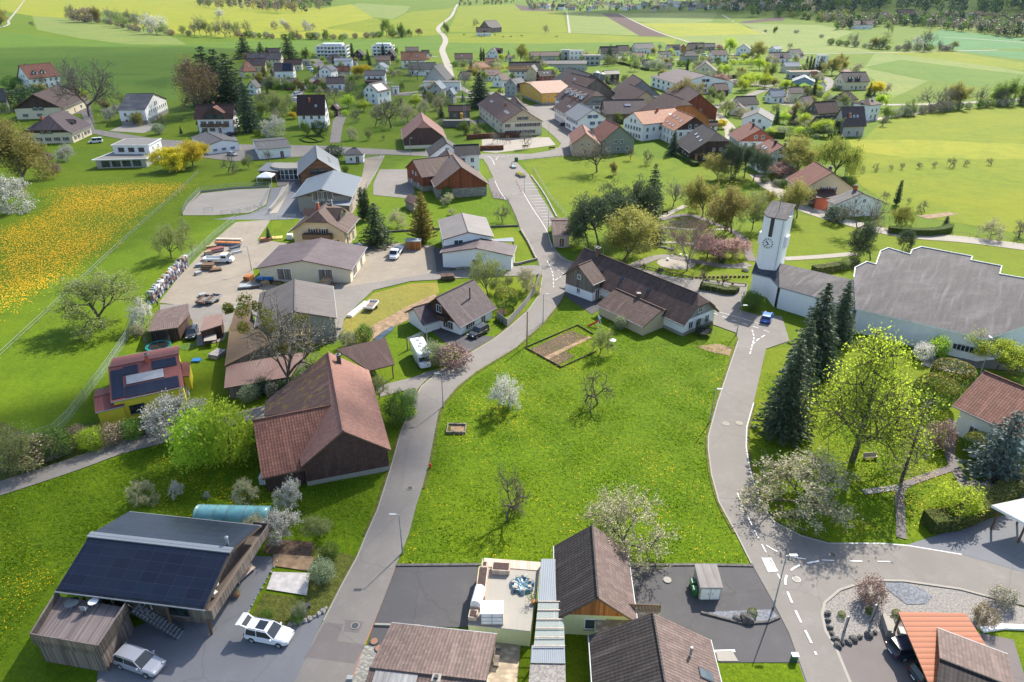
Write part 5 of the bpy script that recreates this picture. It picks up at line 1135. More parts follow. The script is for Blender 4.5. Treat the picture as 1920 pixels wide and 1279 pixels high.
house('house',"white house with dark grey roofs and balcony| at the parking junction",(850,272),(898,270),(898,289),8.5,6.0,wall='white_plaster',roof='dark_tile',og=.4,oe=.5,win='std',fine=True,
 wings=[dict(R1=(831,256),R2=(838,268),E=(796,290),hr=9.0,he=5.0,wall='white_plaster',roof='dark_tile',og=.4,oe=.4,win='std',wid=12)])
house('house',"dark plum-roofed house part| tucked behind the red timber gable",(838,279),(845,296),(885,313),8.0,4.0,wall='white_plaster',roof='maroon_tile',og=.3,oe=.3,win='small',wid=11)
house('house',"white house with plum front roof and grey rear roof| below the orchard lawn",(866,399),(878,435),(915,438),6.6,5.2,wid=11,wall='white_plaster',roof='grey_corrugated',og=.35,oe=.4,win='wide',wnum=2,fine=True,
 wings=[dict(R1=(902,446),R2=(893,465),E=(847,478),hr=4.9,he=3.5,wall='white_plaster',roof='plum_corrugated',og=.4,oe=.4,win='wide',wnum=1,wid=15.5)])
mono('canopy',"pale blue flat canopy| at the right of the white double house",[(918,449),(962,445),(964,453),(925,452)],[3.2,3.2,3.2,3.2],'white_plaster','light_metal',cat='canopy',posts=True,inset=.1)
house('hut',"small pink-plastered hut with brown hipped roof| at the end of the parking bays",(1034,414),(1068,414),(1070,441),4.4,3.1,cat='hut',wall='pink_plaster',roof='brown_tile',og=.4,oe=.5,win='small',wnum=1)
def fn_long(o,I,L,W,he,hr,s):
 for x in (-.5,-.15,.3):skylight(o,I,L,W,he,hr,x,s*.45,.5,.6)
 add_chimney(o,I,-L*.36,s*.3,hr-.2,.7,1.5,'brown_wood');add_chimney(o,I,-L*.42,-s*.9,hr-.7,.5,1.5,'concrete')
house('farmhouse',"long farmhouse with dark brown tiled roof| beside the churchyard",(1096,465),(1322,556),(1272,606),6.6,2.5,cat='farmhouse',wall='white_plaster',gable='grey_boards',roof='farm_tile',og=.6,oe=.7,hip=(0,.35),win='std',fn=fn_long,base=('concrete',.6),wnum=3,fine=True,
 wings=[dict(R1=(1154,541),R2=(1243,580),E=(1206,620),hr=3.9,he=1.9,wall='beige_plaster',roof='farm_tile',og=.3,oe=.4,win='small',wnum=2,wid=9.5),
   dict(R1=(1109,488),R2=(1084,498),E=(1057,512),hr=6.6,he=3.7,wall='old_boards',roof='brown_tile',og=.5,oe=.4,base=('white_plaster',1.8),win='small',wnum=1,wid=7.5)])
p=P(1196,570,2.5);b=MB();b.cbox(0,0,0,.6,.6,4.6,'brown_wood');b.cbox(0,0,4.6,.75,.75,.1,'concrete');c=b.build('chimney');lf=[x for x in COL.objects if x.get('label','').startswith('long farmhouse')][0];c.parent=lf;c.matrix_world=Fr(p.x,p.y,0)
def fn_21(o,I,L,W,he,hr,s):
 b=MB();b.tube((L*.12,s*W*.22,hr-2.4),(L*.12,s*W*.22,hr+.3),.12,.12,'dark_metal',8);b.build('chimney',o)
 balcony(o,I,-L/2-.2,-L/2+.6,-2.2,2.2,2.2,'dark_boards',.8)
house('house',"white chalet with steep mauve-grey tiled roof| inside the bend of the road",(817,558),(888,524),(862,614),6.1,1.9,wid=10.5,wall='white_plaster',gable='dark_boards',roof='mauve_tile',og=.7,oe=.5,win='std_brown',fn=fn_21,fine=True,wnum=2,
 wings=[dict(R1=(774,577),R2=(812,566),E=(797,607),hr=4.0,he=1.9,wall='white_plaster',roof='mauve_tile',og=.5,oe=.4,nowin=True,wid=6.5)])
p=P(960,1180);o=root('garage_terrace',p.x,p.y,label="pale green garage with a walkable roof terrace| left of the dark-roofed house".replace('|',''),cat='garage');LAND.append(("pale green garage terrace",p.x,p.y));fr=o.matrix_world
q=[fr.inverted()@ P(*k,2.0) for k in ((878,1172),(994,1184),(1013,1056),(905,1049))]
b=MB();b.prism([(x.x,x.y) for x in q],-.1,1.96,'pale_green_plaster','concrete');b.build('wall',o);b=MB();b.prism([(x.x*1.01,x.y*1.01) for x in q],1.965,2.06,'grey_plaster','concrete');b.build('roof',o)
def planter(label,px,z,h,wpx,wood='pale_planks',cat='planter'):
 a_=P(*px[0],z);c_=P(*px[1],z);b=MB();d=(c_-a_);ln=d.length;o=root('planter',a_.x,a_.y,z,atan2(d.y,d.x),label,cat,None)
 b.box(0,-wpx/2,0,ln,wpx/2,h,wood);b.build('box',o);b=MB();b.box(.1,-wpx/2+.1,h,ln-.1,wpx/2-.1,h+.03,'mulch');b.build('soil',o);return o
planter("long raised bed of dark soil on the left edge of the garage terrace",((900,1125),(907,1070)),2.06,.55,.95);planter("raised bed below the tall greenhouse, lowest on the garage terrace",((886,1165),(889,1150)),2.06,.5,.8);planter("wooden raised bed with dark soil at the back of the garage terrace",((923,1069),(956,1071)),2.06,.6,1.1);planter("small square raised bed at the back left corner of the garage terrace",((904,1062),(914,1063)),2.06,.4,.7)
a_=P(892,1142,2.06);o=root('garden_tunnel',a_.x,a_.y,2.06,radians(80),"white fleece tunnel on the left edge of the garage terrace",'tunnel');b=MB();b.loft([[(x,.5*cos(t),.55+.55*sin(t)) for t in [pi*i/8 for i in range(9)]]+[(x,-.5,0),(x,.5,0)] for x in (0,1.0,2.0)],'white_paint');b.build('fleece',o);b=MB();b.box(-.05,-.52,0,2.05,.52,.3,'pale_planks');b.build('box',o)
a_=P(923,1160,2.06);o=root('greenhouse',a_.x,a_.y,2.06,0,"small white greenhouse standing on the garage terrace",'greenhouse');b=MB();b.cbox(0,0,.12,2.0,1.4,1.3,'white_paint');b.build('panels',o);b=MB();b.cbox(0,0,1.45,2.1,1.5,.06,'white_plaster');b.build('roof',o);b=MB();b.cbox(0,0,0,2.05,1.45,.12,'pale_planks')
for x in (-1,0,1):b.cbox(x*.99,-.71,.12,.05,.05,1.3,'galvanised')
for z in (.5,.95):b.cbox(0,-.715,z,2.0,.03,.03,'galvanised')
b.build('frame',o)
a_=P(979,1098,2.06);o=root('covered_pool',a_.x,a_.y,2.06,0,"round pool under a crumpled blue tarpaulin with weights on the garage terrace",'pool');b=MB();rd=random.Random(4);N=22
for i in range(N):
 t0,t1=2*pi*i/N,2*pi*(i+1)/N;r0,r1=[1.05+.12*sin(7*x)+.06*sin(13*x) for x in (t0,t1)];z0,z1=[.35+.07*sin(5*x+1) for x in (t0,t1)]
 b.poly([(0,0,.12),(r0*.55*cos(t0),r0*.55*sin(t0),.25+.05*sin(9*t0)),(r1*.55*cos(t1),r1*.55*sin(t1),.25+.05*sin(9*t1))],'tarp_blue');b.poly([(r0*.55*cos(t0),r0*.55*sin(t0),.25+.05*sin(9*t0)),(r0*cos(t0),r0*sin(t0),z0),(r1*cos(t1),r1*sin(t1),z1),(r1*.55*cos(t1),r1*.55*sin(t1),.25+.05*sin(9*t1))],'tarp_blue');b.poly([(r0*cos(t0),r0*sin(t0),z0),(r0*1.15*cos(t0),r0*1.15*sin(t0),.0),(r1*1.15*cos(t1),r1*1.15*sin(t1),.0),(r1*cos(t1),r1*sin(t1),z1)],'tarp_blue')
b.build('tarpaulin',o)
for i in range(7):b=MB();b.cbox(.85*cos(i*.9+.3),.85*sin(i*.9+.3),.42,.28,.28,.06,'paving_slabs');b.build('weight',o)
mono('terrace_roof',"pale boarded strip roof| along the back of the garage terrace",[(907,1046),(1015,1054),(1013,1070),(910,1062)],[2.14,2.14,2.12,2.12],'pale_green_plaster','pale_planks',cat='roof',t=.05,posts=True)
def fn_c(o,I,L,W,he,hr,s):pass
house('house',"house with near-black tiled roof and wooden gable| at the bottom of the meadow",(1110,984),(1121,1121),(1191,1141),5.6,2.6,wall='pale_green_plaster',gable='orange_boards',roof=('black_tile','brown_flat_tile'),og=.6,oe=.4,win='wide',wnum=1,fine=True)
mono('canopy',"corrugated pale metal roof strip| along the near-black tiled roof",[(1015,1048),(1041,1048),(1043,1130),(1008,1127)],[3.0,3.0,2.9,2.9],'pale_green_plaster','light_metal',cat='canopy',t=.06,posts=True,inset=.1)
o=mono('glass_canopy',"clear glazed canopy with cross bars| below the corrugated strip",[(1009,1129),(1056,1130),(1059,1211),(1001,1210)],[2.9,2.9,2.8,2.8],'pale_green_plaster','clear_roofing',cat='canopy',t=.03,posts=True,inset=.05,under='clear_roofing')
for v in (1128,1144,1161,1178,1195,1211):
 a_=P(1009-(v-1129)*.1,v,2.95);c_=P(1056+(v-1129)*.04,v,2.95);b=MB();fi=o.matrix_world.inverted();b.tube(fi@ a_,fi@ c_,.05,.05,'pale_planks',4);b.build('bar',o)
mono('canopy',"white corrugated roof| at the lower end of the glazed canopy",[(997,1210),(1059,1211),(1060,1244),(995,1243)],[2.8,2.8,2.7,2.7],'white_plaster','light_metal',cat='canopy',t=.06,posts=True,inset=.1)
mono('flat_garage',"gravel-topped flat roof with white edges| at the bottom edge of the picture",[(994,1245),(1060,1245),(1062,1320),(988,1320)],[2.6]*4,'white_plaster','gravel_grey',cat='garage',t=.25,inset=.2,under='white_paint')
def fn_b26(o,I,L,W,he,hr,s):
 skylight(o,I,L,W,he,hr,.1,s*.75,.8,1.3);b=MB();b.tube((-L*.12,s*W*.27,hr-1.5),(-L*.12,s*W*.27,hr-.6),.12,.12,'galvanised',8);b.build('vent',o)
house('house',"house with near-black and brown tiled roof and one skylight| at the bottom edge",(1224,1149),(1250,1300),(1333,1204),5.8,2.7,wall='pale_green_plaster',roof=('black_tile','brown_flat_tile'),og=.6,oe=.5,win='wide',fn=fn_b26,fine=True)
def fn_b23(o,I,L,W,he,hr,s):
 y=-s  # far slope carries dormer, skylight and chimney
 dormer(o,I,L,W,he,hr,-.52,-s,2.9,.75,hr-.15,'brown_wood','dormer_zinc',shed=True,win=None);skylight(o,I,L,W,he,hr,-.08,-s*.45,.8,.6);add_chimney(o,I,.2*L/2*1.0,-s*.8,hr-.3,.55,1.1,'concrete')
house('house',"low house with brown-grey ribbed roof and zinc dormer| beside the road at the bottom edge",(693,1252),(912,1277),(942,1190),4.6,2.9,wall='white_plaster',roof='brown_flat_tile',og=.5,oe=.5,win='wide',fn=fn_b23,fine=True)
p=P(1170,1165);o=root('roof_terrace',p.x,p.y,label="paved terrace with dark wooden slat fence between the two near-black roofs",cat='terrace');q=[o.matrix_world.inverted()@ P(*k,2.2) for k in ((1118,1200),(1205,1190),(1237,1148),(1115,1143))]
b=MB();b.prism([(x.x,x.y) for x in q],0,2.2,'pale_green_plaster','paving_slabs');b.build('floor',o);b=MB();a_,c_=q[3],q[2]
for i in range(46):x=a_.lerp(c_,i/45);b.cbox(x.x,x.y,2.2,.09,.06,.95,'brown_wood')
b.tube((a_.x,a_.y,3.0),(c_.x,c_.y,3.0),.05,.05,'brown_wood',4);b.build('slat_fence',o)
p=P(1333,1100);o=root('utility_hut',p.x,p.y,0,0,"small flat-roofed hut with two pale doors on the asphalt",'hut');LAND.append(("small flat-roofed hut",p.x,p.y));q=[o.matrix_world.inverted()@ P(*k,1.75) for k in ((1313,1102),(1356,1102),(1344,1057),(1302,1057))]
c0=sum(q,Vector())/4;w=[c0+(x-c0)*.93 for x in q];b=MB();b.prism([(x.x,x.y) for x in w],0,1.63,'grey_plaster');b.build('wall',o);b=MB();b.prism([(x.x,x.y) for x in q],1.635,1.75,'grey_paint','grey_corrugated');b.build('roof',o)
for f in (.27,.73):x=w[0].lerp(w[1],f);b=MB();b.cbox(x.x,x.y-.02,.06,.86,.06,1.4,'white_plaster');d_=b.build('door',o);b=MB();b.cbox(x.x+.3*(1 if f<.5 else -1),x.y-.07,.75,.04,.05,.14,'dark_metal');b.build('handle',d_)
x=w[0].lerp(w[1],.75);b=MB();b.cbox(x.x,x.y-.06,1.38,.16,.01,.09,'yellow_plastic');b.build('warning_plate',o)
def bin_(label,u,v,a=0,m='green_plastic',s=1.0):
 p=P(u,v);o=root('wheelie_bin',p.x,p.y,0,radians(a),label,'bin','green wheelie bins');b=MB();b.loft([[(-.22*s,-.24*s,.08),(.22*s,-.24*s,.08),(.22*s,.24*s,.08),(-.22*s,.24*s,.08)],[(-.29*s,-.33*s,.95),(.29*s,-.33*s,.95),(.29*s,.33*s,.95),(-.29*s,.33*s,.95)]],m);b.build('body',o)
 b=MB();b.loft([[(-.32*s,-.36*s,.96),(.32*s,-.36*s,.96),(.32*s,.38*s,.96),(-.32*s,.38*s,.96)],[(-.2*s,-.28*s,1.06),(.2*s,-.28*s,1.06),(.2*s,.3*s,1.06),(-.2*s,.3*s,1.06)]],m);b.build('lid',o)
 for q in (-1,1):b=MB();b.tube((q*.2,.26,.1),(q*.27,.26,.1),.1,.1,'black_rubber',8);b.build('wheel',o)
bin_("front green wheelie bin left of the small flat-roofed hut",1301,1116);bin_("rear green wheelie bin left of the small flat-roofed hut",1298,1103)
mono('carport',"carport with orange standing-seam metal roof| at the lower right",[(1684,1147),(1811,1150),(1863,1232),(1765,1279),(1740,1279)],[2.7,2.7,2.7,2.7,2.7],'grey_plaster','orange_metal',cat='carport',posts=True,t=.14,inset=.2)
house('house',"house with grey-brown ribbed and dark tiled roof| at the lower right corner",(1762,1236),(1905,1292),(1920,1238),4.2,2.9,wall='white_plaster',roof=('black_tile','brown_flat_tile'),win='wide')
house('house',"white house with pinkish brown tiled roof| at the right edge beside the blue spruce",(1845,696),(1990,755),(1872,788),7.6,4.2,wall='white_plaster',roof='brick_tile',og=.9,oe=.7,win='std',fine=True,wid=12)
mono('carport',"white-edged flat carport roof| at the right edge of the picture",[(1859,947),(1925,933),(1990,1000),(1930,985)],[3.2]*4,'white_plaster','grey_plaster',cat='carport',posts=True,t=.3,under='white_paint',inset=.6)

# ---------------------------------------------------------------- church
def plane_pt(u,v,pl):
 """point of the view ray on a plane z = a*x+b*y+c"""
 a=(u-960)/1280;b_=(v-639.5)/1280;d=Vector((a,CP-b_*SP,-SP-b_*CP));t=(CAM_H-pl[2])/(pl[0]*d.x+pl[1]*d.y-d.z);return Vector((d.x*t,d.y*t,CAM_H+d.z*t))
e0=P(1604,578.5,4.5);e1=P(1851,635,4.5);dd=(e1-e0).normalized();nn=Vector((-dd.y,dd.x,0));slope=math.tan(radians(17));a0,b0=nn.x*slope,nn.y*slope;pl=(a0,b0,4.5-a0*e0.x-b0*e0.y)
out=[(1604,578.5),(1851,635),(1922,611),(2010,580),(2010,545),(1920,522),(1874,514),(1878,499),(1820,488),(1823,481),(1728,463),(1710,469),(1706,477),(1666,465),(1651,471),(1642,496),(1626,491),(1603,502),(1601,520)]
R3=[plane_pt(u,v,pl) for u,v in out];c0=sum(R3,Vector())/len(R3);ch=root('church_nave',c0.x,c0.y,0,0,"white church nave with a vast low-pitched grey shingle roof",'church');LAND.append(("grey-roofed church nave",c0.x-8,c0.y-8))
q=[Vector((p.x-c0.x,p.y-c0.y,p.z)) for p in R3];b=MB();b.slab([tuple(p) for p in q],.28,'slate','white_paint');b.build('roof',ch);b=MB();m=Vector((0,0,0))
b2=MB()
for i in range(len(q)):
 a_,c_=q[i],q[(i+1) % len(q)]
 if i>=3 and i<len(q)-1:b2.tube(tuple(a_+Vector((0,0,.06))),tuple(c_+Vector((0,0,.06))),.1,.1,'white_paint',4)
 sa=Vector((-a_.x,-a_.y,0)).normalized()*.5;sc_=Vector((-c_.x,-c_.y,0)).normalized()*.5
 b.poly([(a_.x+sa.x,a_.y+sa.y,-.2),(c_.x+sc_.x,c_.y+sc_.y,-.2),(c_.x+sc_.x,c_.y+sc_.y,c_.z-.27),(a_.x+sa.x,a_.y+sa.y,a_.z-.27)],'white_plaster')
b.build('wall',ch);b2.build('roof_edge',ch)
a_,c_=q[0],q[1];dv=(c_-a_).normalized();nv=Vector((dv.y,-dv.x,0))
for i in range(6):p=a_.lerp(c_,.82+.03*i)-nv*.42;b=MB();b.box(-.55,-.1,1.4,.55,.1,2.3,'glass');b.box(-.6,-.12,1.32,.6,.12,1.4,'white_paint');b.box(-.6,-.12,2.3,.6,.12,2.36,'white_paint');b.box(-.62,-.12,1.32,-.55,.12,2.36,'white_paint');b.build('window',ch,Fr(p.x,p.y,0,atan2(dv.y,dv.x)))
def poly_roof(name,label,px,heights,wallm,roofm,cat,short,inset=.3,parent=None):
 pts=[P(u,v,h) for (u,v),h in zip(px,heights)];c=sum(pts,Vector())/len(pts);o=parent or root(name,c.x,c.y,0,0,label,cat);inv=o.matrix_world.inverted();q=[inv@ p for p in pts];m=sum(q,Vector())/len(q)
 b=MB();b.slab([tuple(p) for p in q],.22,roofm,'grey_paint');b.build('roof',o);b=MB()
 for i in range(len(q)):
  a_,c_=q[i],q[(i+1) % len(q)];sa=Vector((m.x-a_.x,m.y-a_.y,0)).normalized()*inset;sc_=Vector((m.x-c_.x,m.y-c_.y,0)).normalized()*inset
  b.poly([(a_.x+sa.x,a_.y+sa.y,-.2),(c_.x+sc_.x,c_.y+sc_.y,-.2),(c_.x+sc_.x,c_.y+sc_.y,c_.z-.21),(a_.x+sa.x,a_.y+sa.y,a_.z-.21)],wallm)
 b.build('wall',o);return o
poly_roof('farm_barn','',[(614,661),(498,752),(495,779),(560,772),(634,757)],[7.15,2.3,2.2,4.6,7.1],'shingle_wall','mossy_tile','','',parent=BIGB)
lk=poly_roof('church_wing',"low white church wing with grey slate roof between tower and nave",[(1461,538),(1604,578),(1601,525),(1461,493)],[4.3,4.4,6.6,6.0],'white_plaster','slate','church','low church wing');LAND.append(("low church wing",P(1530,560).x,P(1530,560).y))
poly_roof('church_wing','',[(1409,512),(1446,521),(1460,538),(1461,493),(1418,488)],[4.0,4.2,4.3,6.0,5.9],'white_plaster','slate_blue','','',parent=lk)
TH=15.3
t0=P(1438,404.6,TH);t1=P(1474,411,TH);wv=(t1-t0);wv.z=0;wlen=wv.length;ta=atan2(wv.y,wv.x);tw=root('church_tower',0,0,label="white church tower with clock face and slate cap",cat='tower');depth=4.6
mid=(t0+t1)/2;nb=Vector((-sin(ta),cos(ta),0));cc=mid+nb*depth/2;tw.matrix_world=Fr(cc.x-wv.normalized().x*.35,cc.y-wv.normalized().y*.35,0,ta);LAND.append(("white church tower",cc.x,cc.y))
hw=wlen/2+.4;hd=depth/2;ch_=0.9
plan=[(-hw+ch_,-hd),(hw,-hd),(hw,hd),(-hw+ch_*.2,hd),(-hw,hd-.4),(-hw,-hd+ch_)]
b=MB();b.prism(plan,-.3,TH-.25,'white_plaster');b.build('wall',tw)
b=MB();ov=[(x*1.06,y*1.06) for x,y in plan];ridge=[(-hw*.1,hd*1.08,TH+1.7),(hw*.15,-hd*1.08,TH+1.7)]
R_=[(ov[0][0],ov[0][1],TH-.1),(ov[1][0],ov[1][1],TH-.1),(ov[2][0],ov[2][1],TH-.1),(ov[3][0],ov[3][1],TH-.1),(ov[4][0],ov[4][1],TH-.1),(ov[5][0],ov[5][1],TH-.1)]
apex0=(0,-hd*.55,TH+.75);apex1=(0,hd*.75,TH+.9)
b.slab([(x,y,TH-.1+(y+hd*1.06)/(2*hd)*1.7) for x,y,z in R_],.16,'slate','dark_metal');b.prism([(x*.999,y*.999) for x,y in plan if y>-hd*.5]+[(-hw,-.2)],TH-.3,TH+.75,'white_plaster')
b.build('roof',tw)
b=MB();b.box(-.55,-hd-.03,TH-3.9,.15,-hd+.05,TH-.3,'dark_frame')
for i in range(14):b.box(-.5,-hd-.07,TH-3.8+i*.25,.1,-hd-.031,TH-3.72+i*.25,'brown_wood')
b.build('louvre',tw)
b=MB();cz=TH-5.2;cx=-.35
for i in range(12):a_=i*pi/6;b.tube((cx+.78*cos(a_),-hd-.09,cz+.78*sin(a_)),(cx+1.0*cos(a_),-hd-.09,cz+1.0*sin(a_)),.10,.10,'dark_frame',4)
b.tube((cx,-hd-.1,cz),(cx-.45*.9,-hd-.1,cz+.45),.09,.08,'dark_frame',4);b.tube((cx+.1,-hd-.12,cz-.1),(cx-.75*.5,-hd-.12,cz-.62),.08,.07,'dark_frame',4);b.tube((cx,-hd-.1,cz),(cx+.3,-hd-.1,cz-.2),.05,.04,'dark_frame',4)
b.build('clock',tw)
for s in (-1,1):b=MB();b.box(s*hw-(0 if s<0 else .0)-(.5 if s<0 else 0),-.9,TH-6.0,s*hw+(0 if s<0 else .5),.9,TH-3.8,'white_plaster');b.build('clock_box',tw)
b=MB();b.tube((0,0,TH+.8),(0,0,TH+3.0),.05,.05,'dark_metal',5);b.tube((-.6,0,TH+2.5),(.6,0,TH+2.5),.045,.045,'dark_metal',5);b.build('cross',tw)
b=MB();b.tube((hw-.4,-hd-.05,0),(hw-.4,-hd-.05,TH-.4),.04,.04,'galvanised',5);b.build('downpipe',tw)
# ---------------------------------------------------------------- the village
def dm(*specs):
 """dormers, chimneys, skylights and panels for a far house"""
 def fn(o,I,L,W,he,hr,s):
  for sp in specs:
   k=sp[0]
   if k=='d':dormer(o,I,L,W,he,hr,sp[1],sp[2],sp[3],.7,None,sp[4] if len(sp)>4 else 'white_plaster',sp[5] if len(sp)>5 else 'maroon_tile')
   elif k=='c':add_chimney(o,I,sp[1]*L/2,sp[2]*W/2,hr-(hr-he)*abs(sp[2]),.7,1.1,sp[3] if len(sp)>3 else 'red_plaster')
   elif k=='s':skylight(o,I,L,W,he,hr,sp[1],sp[2],.9,1.1,'car_silver')
   elif k=='p':solar(o,I,L,W,he,hr,*sp[1:5])
   elif k=='b':balcony(o,I,-L*.35,L*.35,-W/2-.6,-W/2+.7,2.9,'brown_wood',1.0)
   elif k=='bg':balcony(o,I,L/2-.9,L/2+.7,-W*.3,W*.3,2.9,'brown_wood',1.0)
   elif k=='x':dormer(o,I,L,W,he,hr,sp[1],sp[2],sp[3],1.02,hr-.3,sp[4],sp[5],win='wide')
 return fn
WP,CR,BE,GP,DB,OB='white_plaster','cream_plaster','beige_plaster','grey_plaster','dark_boards','old_boards'
hs('farmhouse',"pink-roofed farmhouse with three dormers| behind the hamlet trees",44,115,166,120,58,1.3,.45,wall=WP,roof='red_tile',win='std',fn=dm(('d',-.4,-1,2.4),('d',.1,-1,2.4),('c',-.6,.1)))
house('farmhouse',"large farmhouse with dark boarded gable| in the left hamlet",(61,177),(110,160),(112,204),10.5,4.2,wall=CR,gable='dark_boards',roof='brown_tile',og=1.0,oe=1.0,win='std_green',wnum=3,fn=dm(('c',-.5,.3)),wid=21)
hs('barn',"small brown roof| behind the large farmhouse of the left hamlet",118,152,184,160,150,1.4,.4,wall=DB,roof='brown_tile',cat='barn')
hs('barn',"grey-roofed building| at the left edge of the hamlet",0,22,212,166,20,1.5,.5,wall=GP,roof='grey_tile',cat='barn')
house('farmhouse',"purple-brown farmhouse with hipped gable| beside the white van",(76,221),(118,206),(172,245),9.5,3.6,wall=CR,gable='dark_boards',roof='mauve_tile',og=.8,oe=.8,hip=(.75,0),win='std_brown',wid=19,fn=dm(('d',.1,-1,3.0,'dark_boards','mauve_tile'),('c',-.5,.2)))
house('house',"white house with slate-blue gable roof| alone above the gravel drive",(238,176),(289,175),(236,206),10.6,6.2,wall=WP,roof='slate_blue',og=.4,oe=.5,win='std',fine=True,base=('concrete',1.6))
hs('chalet',"brown and white chalet with cross gable balconies| beside the spruces",372,456,252,195,4,1.45,.55,wall=WP,roof='maroon_tile',og=1.0,oe=1.0,win='std_brown',base=None,fn=dm(('x',.1,-1,7.0,'dark_boards','red_tile'),('c',-.1,.1),('b',)))
hs('annex',"red-brown lower roof| at the left of the chalet",371,408,248,218,60,1.2,.5,wall=OB,roof='red_tile',cat='annex')
hs('house',"white house with broad red-brown roof and one skylight| at the foot of the side road",561,621,240,178,3,1.25,.42,wall=WP,roof='maroon_tile',og=.3,oe=.4,win='std',fn=dm(('s',.35,-.55),('c',-.1,-.3)))
hs('shed',"brown shed with a pale skylight roof| right of the broad red-brown roof",619,642,219,194,80,1.2,.6,wall=DB,roof='brown_tile',cat='shed',fn=dm(('s',.2,-.5)))
def flats(name,label,u0,u1,vb,vt,fl=3):
 def fn(o,I,L,W,he,hr,s):
  for i in range(1,fl):
   for x0,x1 in ((-L/2-.6,-L*.12),(L*.16,L/2+.6)):b=MB();b.box(x0,-W/2-1.4,hr*i/fl-.1,x1,-W/2+.3,hr*i/fl+.1,'white_paint');b.box(x0,-W/2-1.4,hr*i/fl+.1,x1,-W/2-1.3,hr*i/fl+1.0,'white_paint');b.build('balcony',o)
  b=MB();b.box(-L*.3,-W*.3,hr+.02,L*.35,W*.3,hr+1.6,'white_paint');b.build('penthouse',o)
 return flat(name,label,u0,u1,vb,vt+3,2,1.5,'flats',win='wide_dark',floors=fl,fn=fn)
flats('apartment_block',"larger white flat-roofed apartment block| above the modern houses",594,658,108,82);flats('apartment_block',"smaller white flat-roofed apartment block| right of the larger one",698,742,106,82)
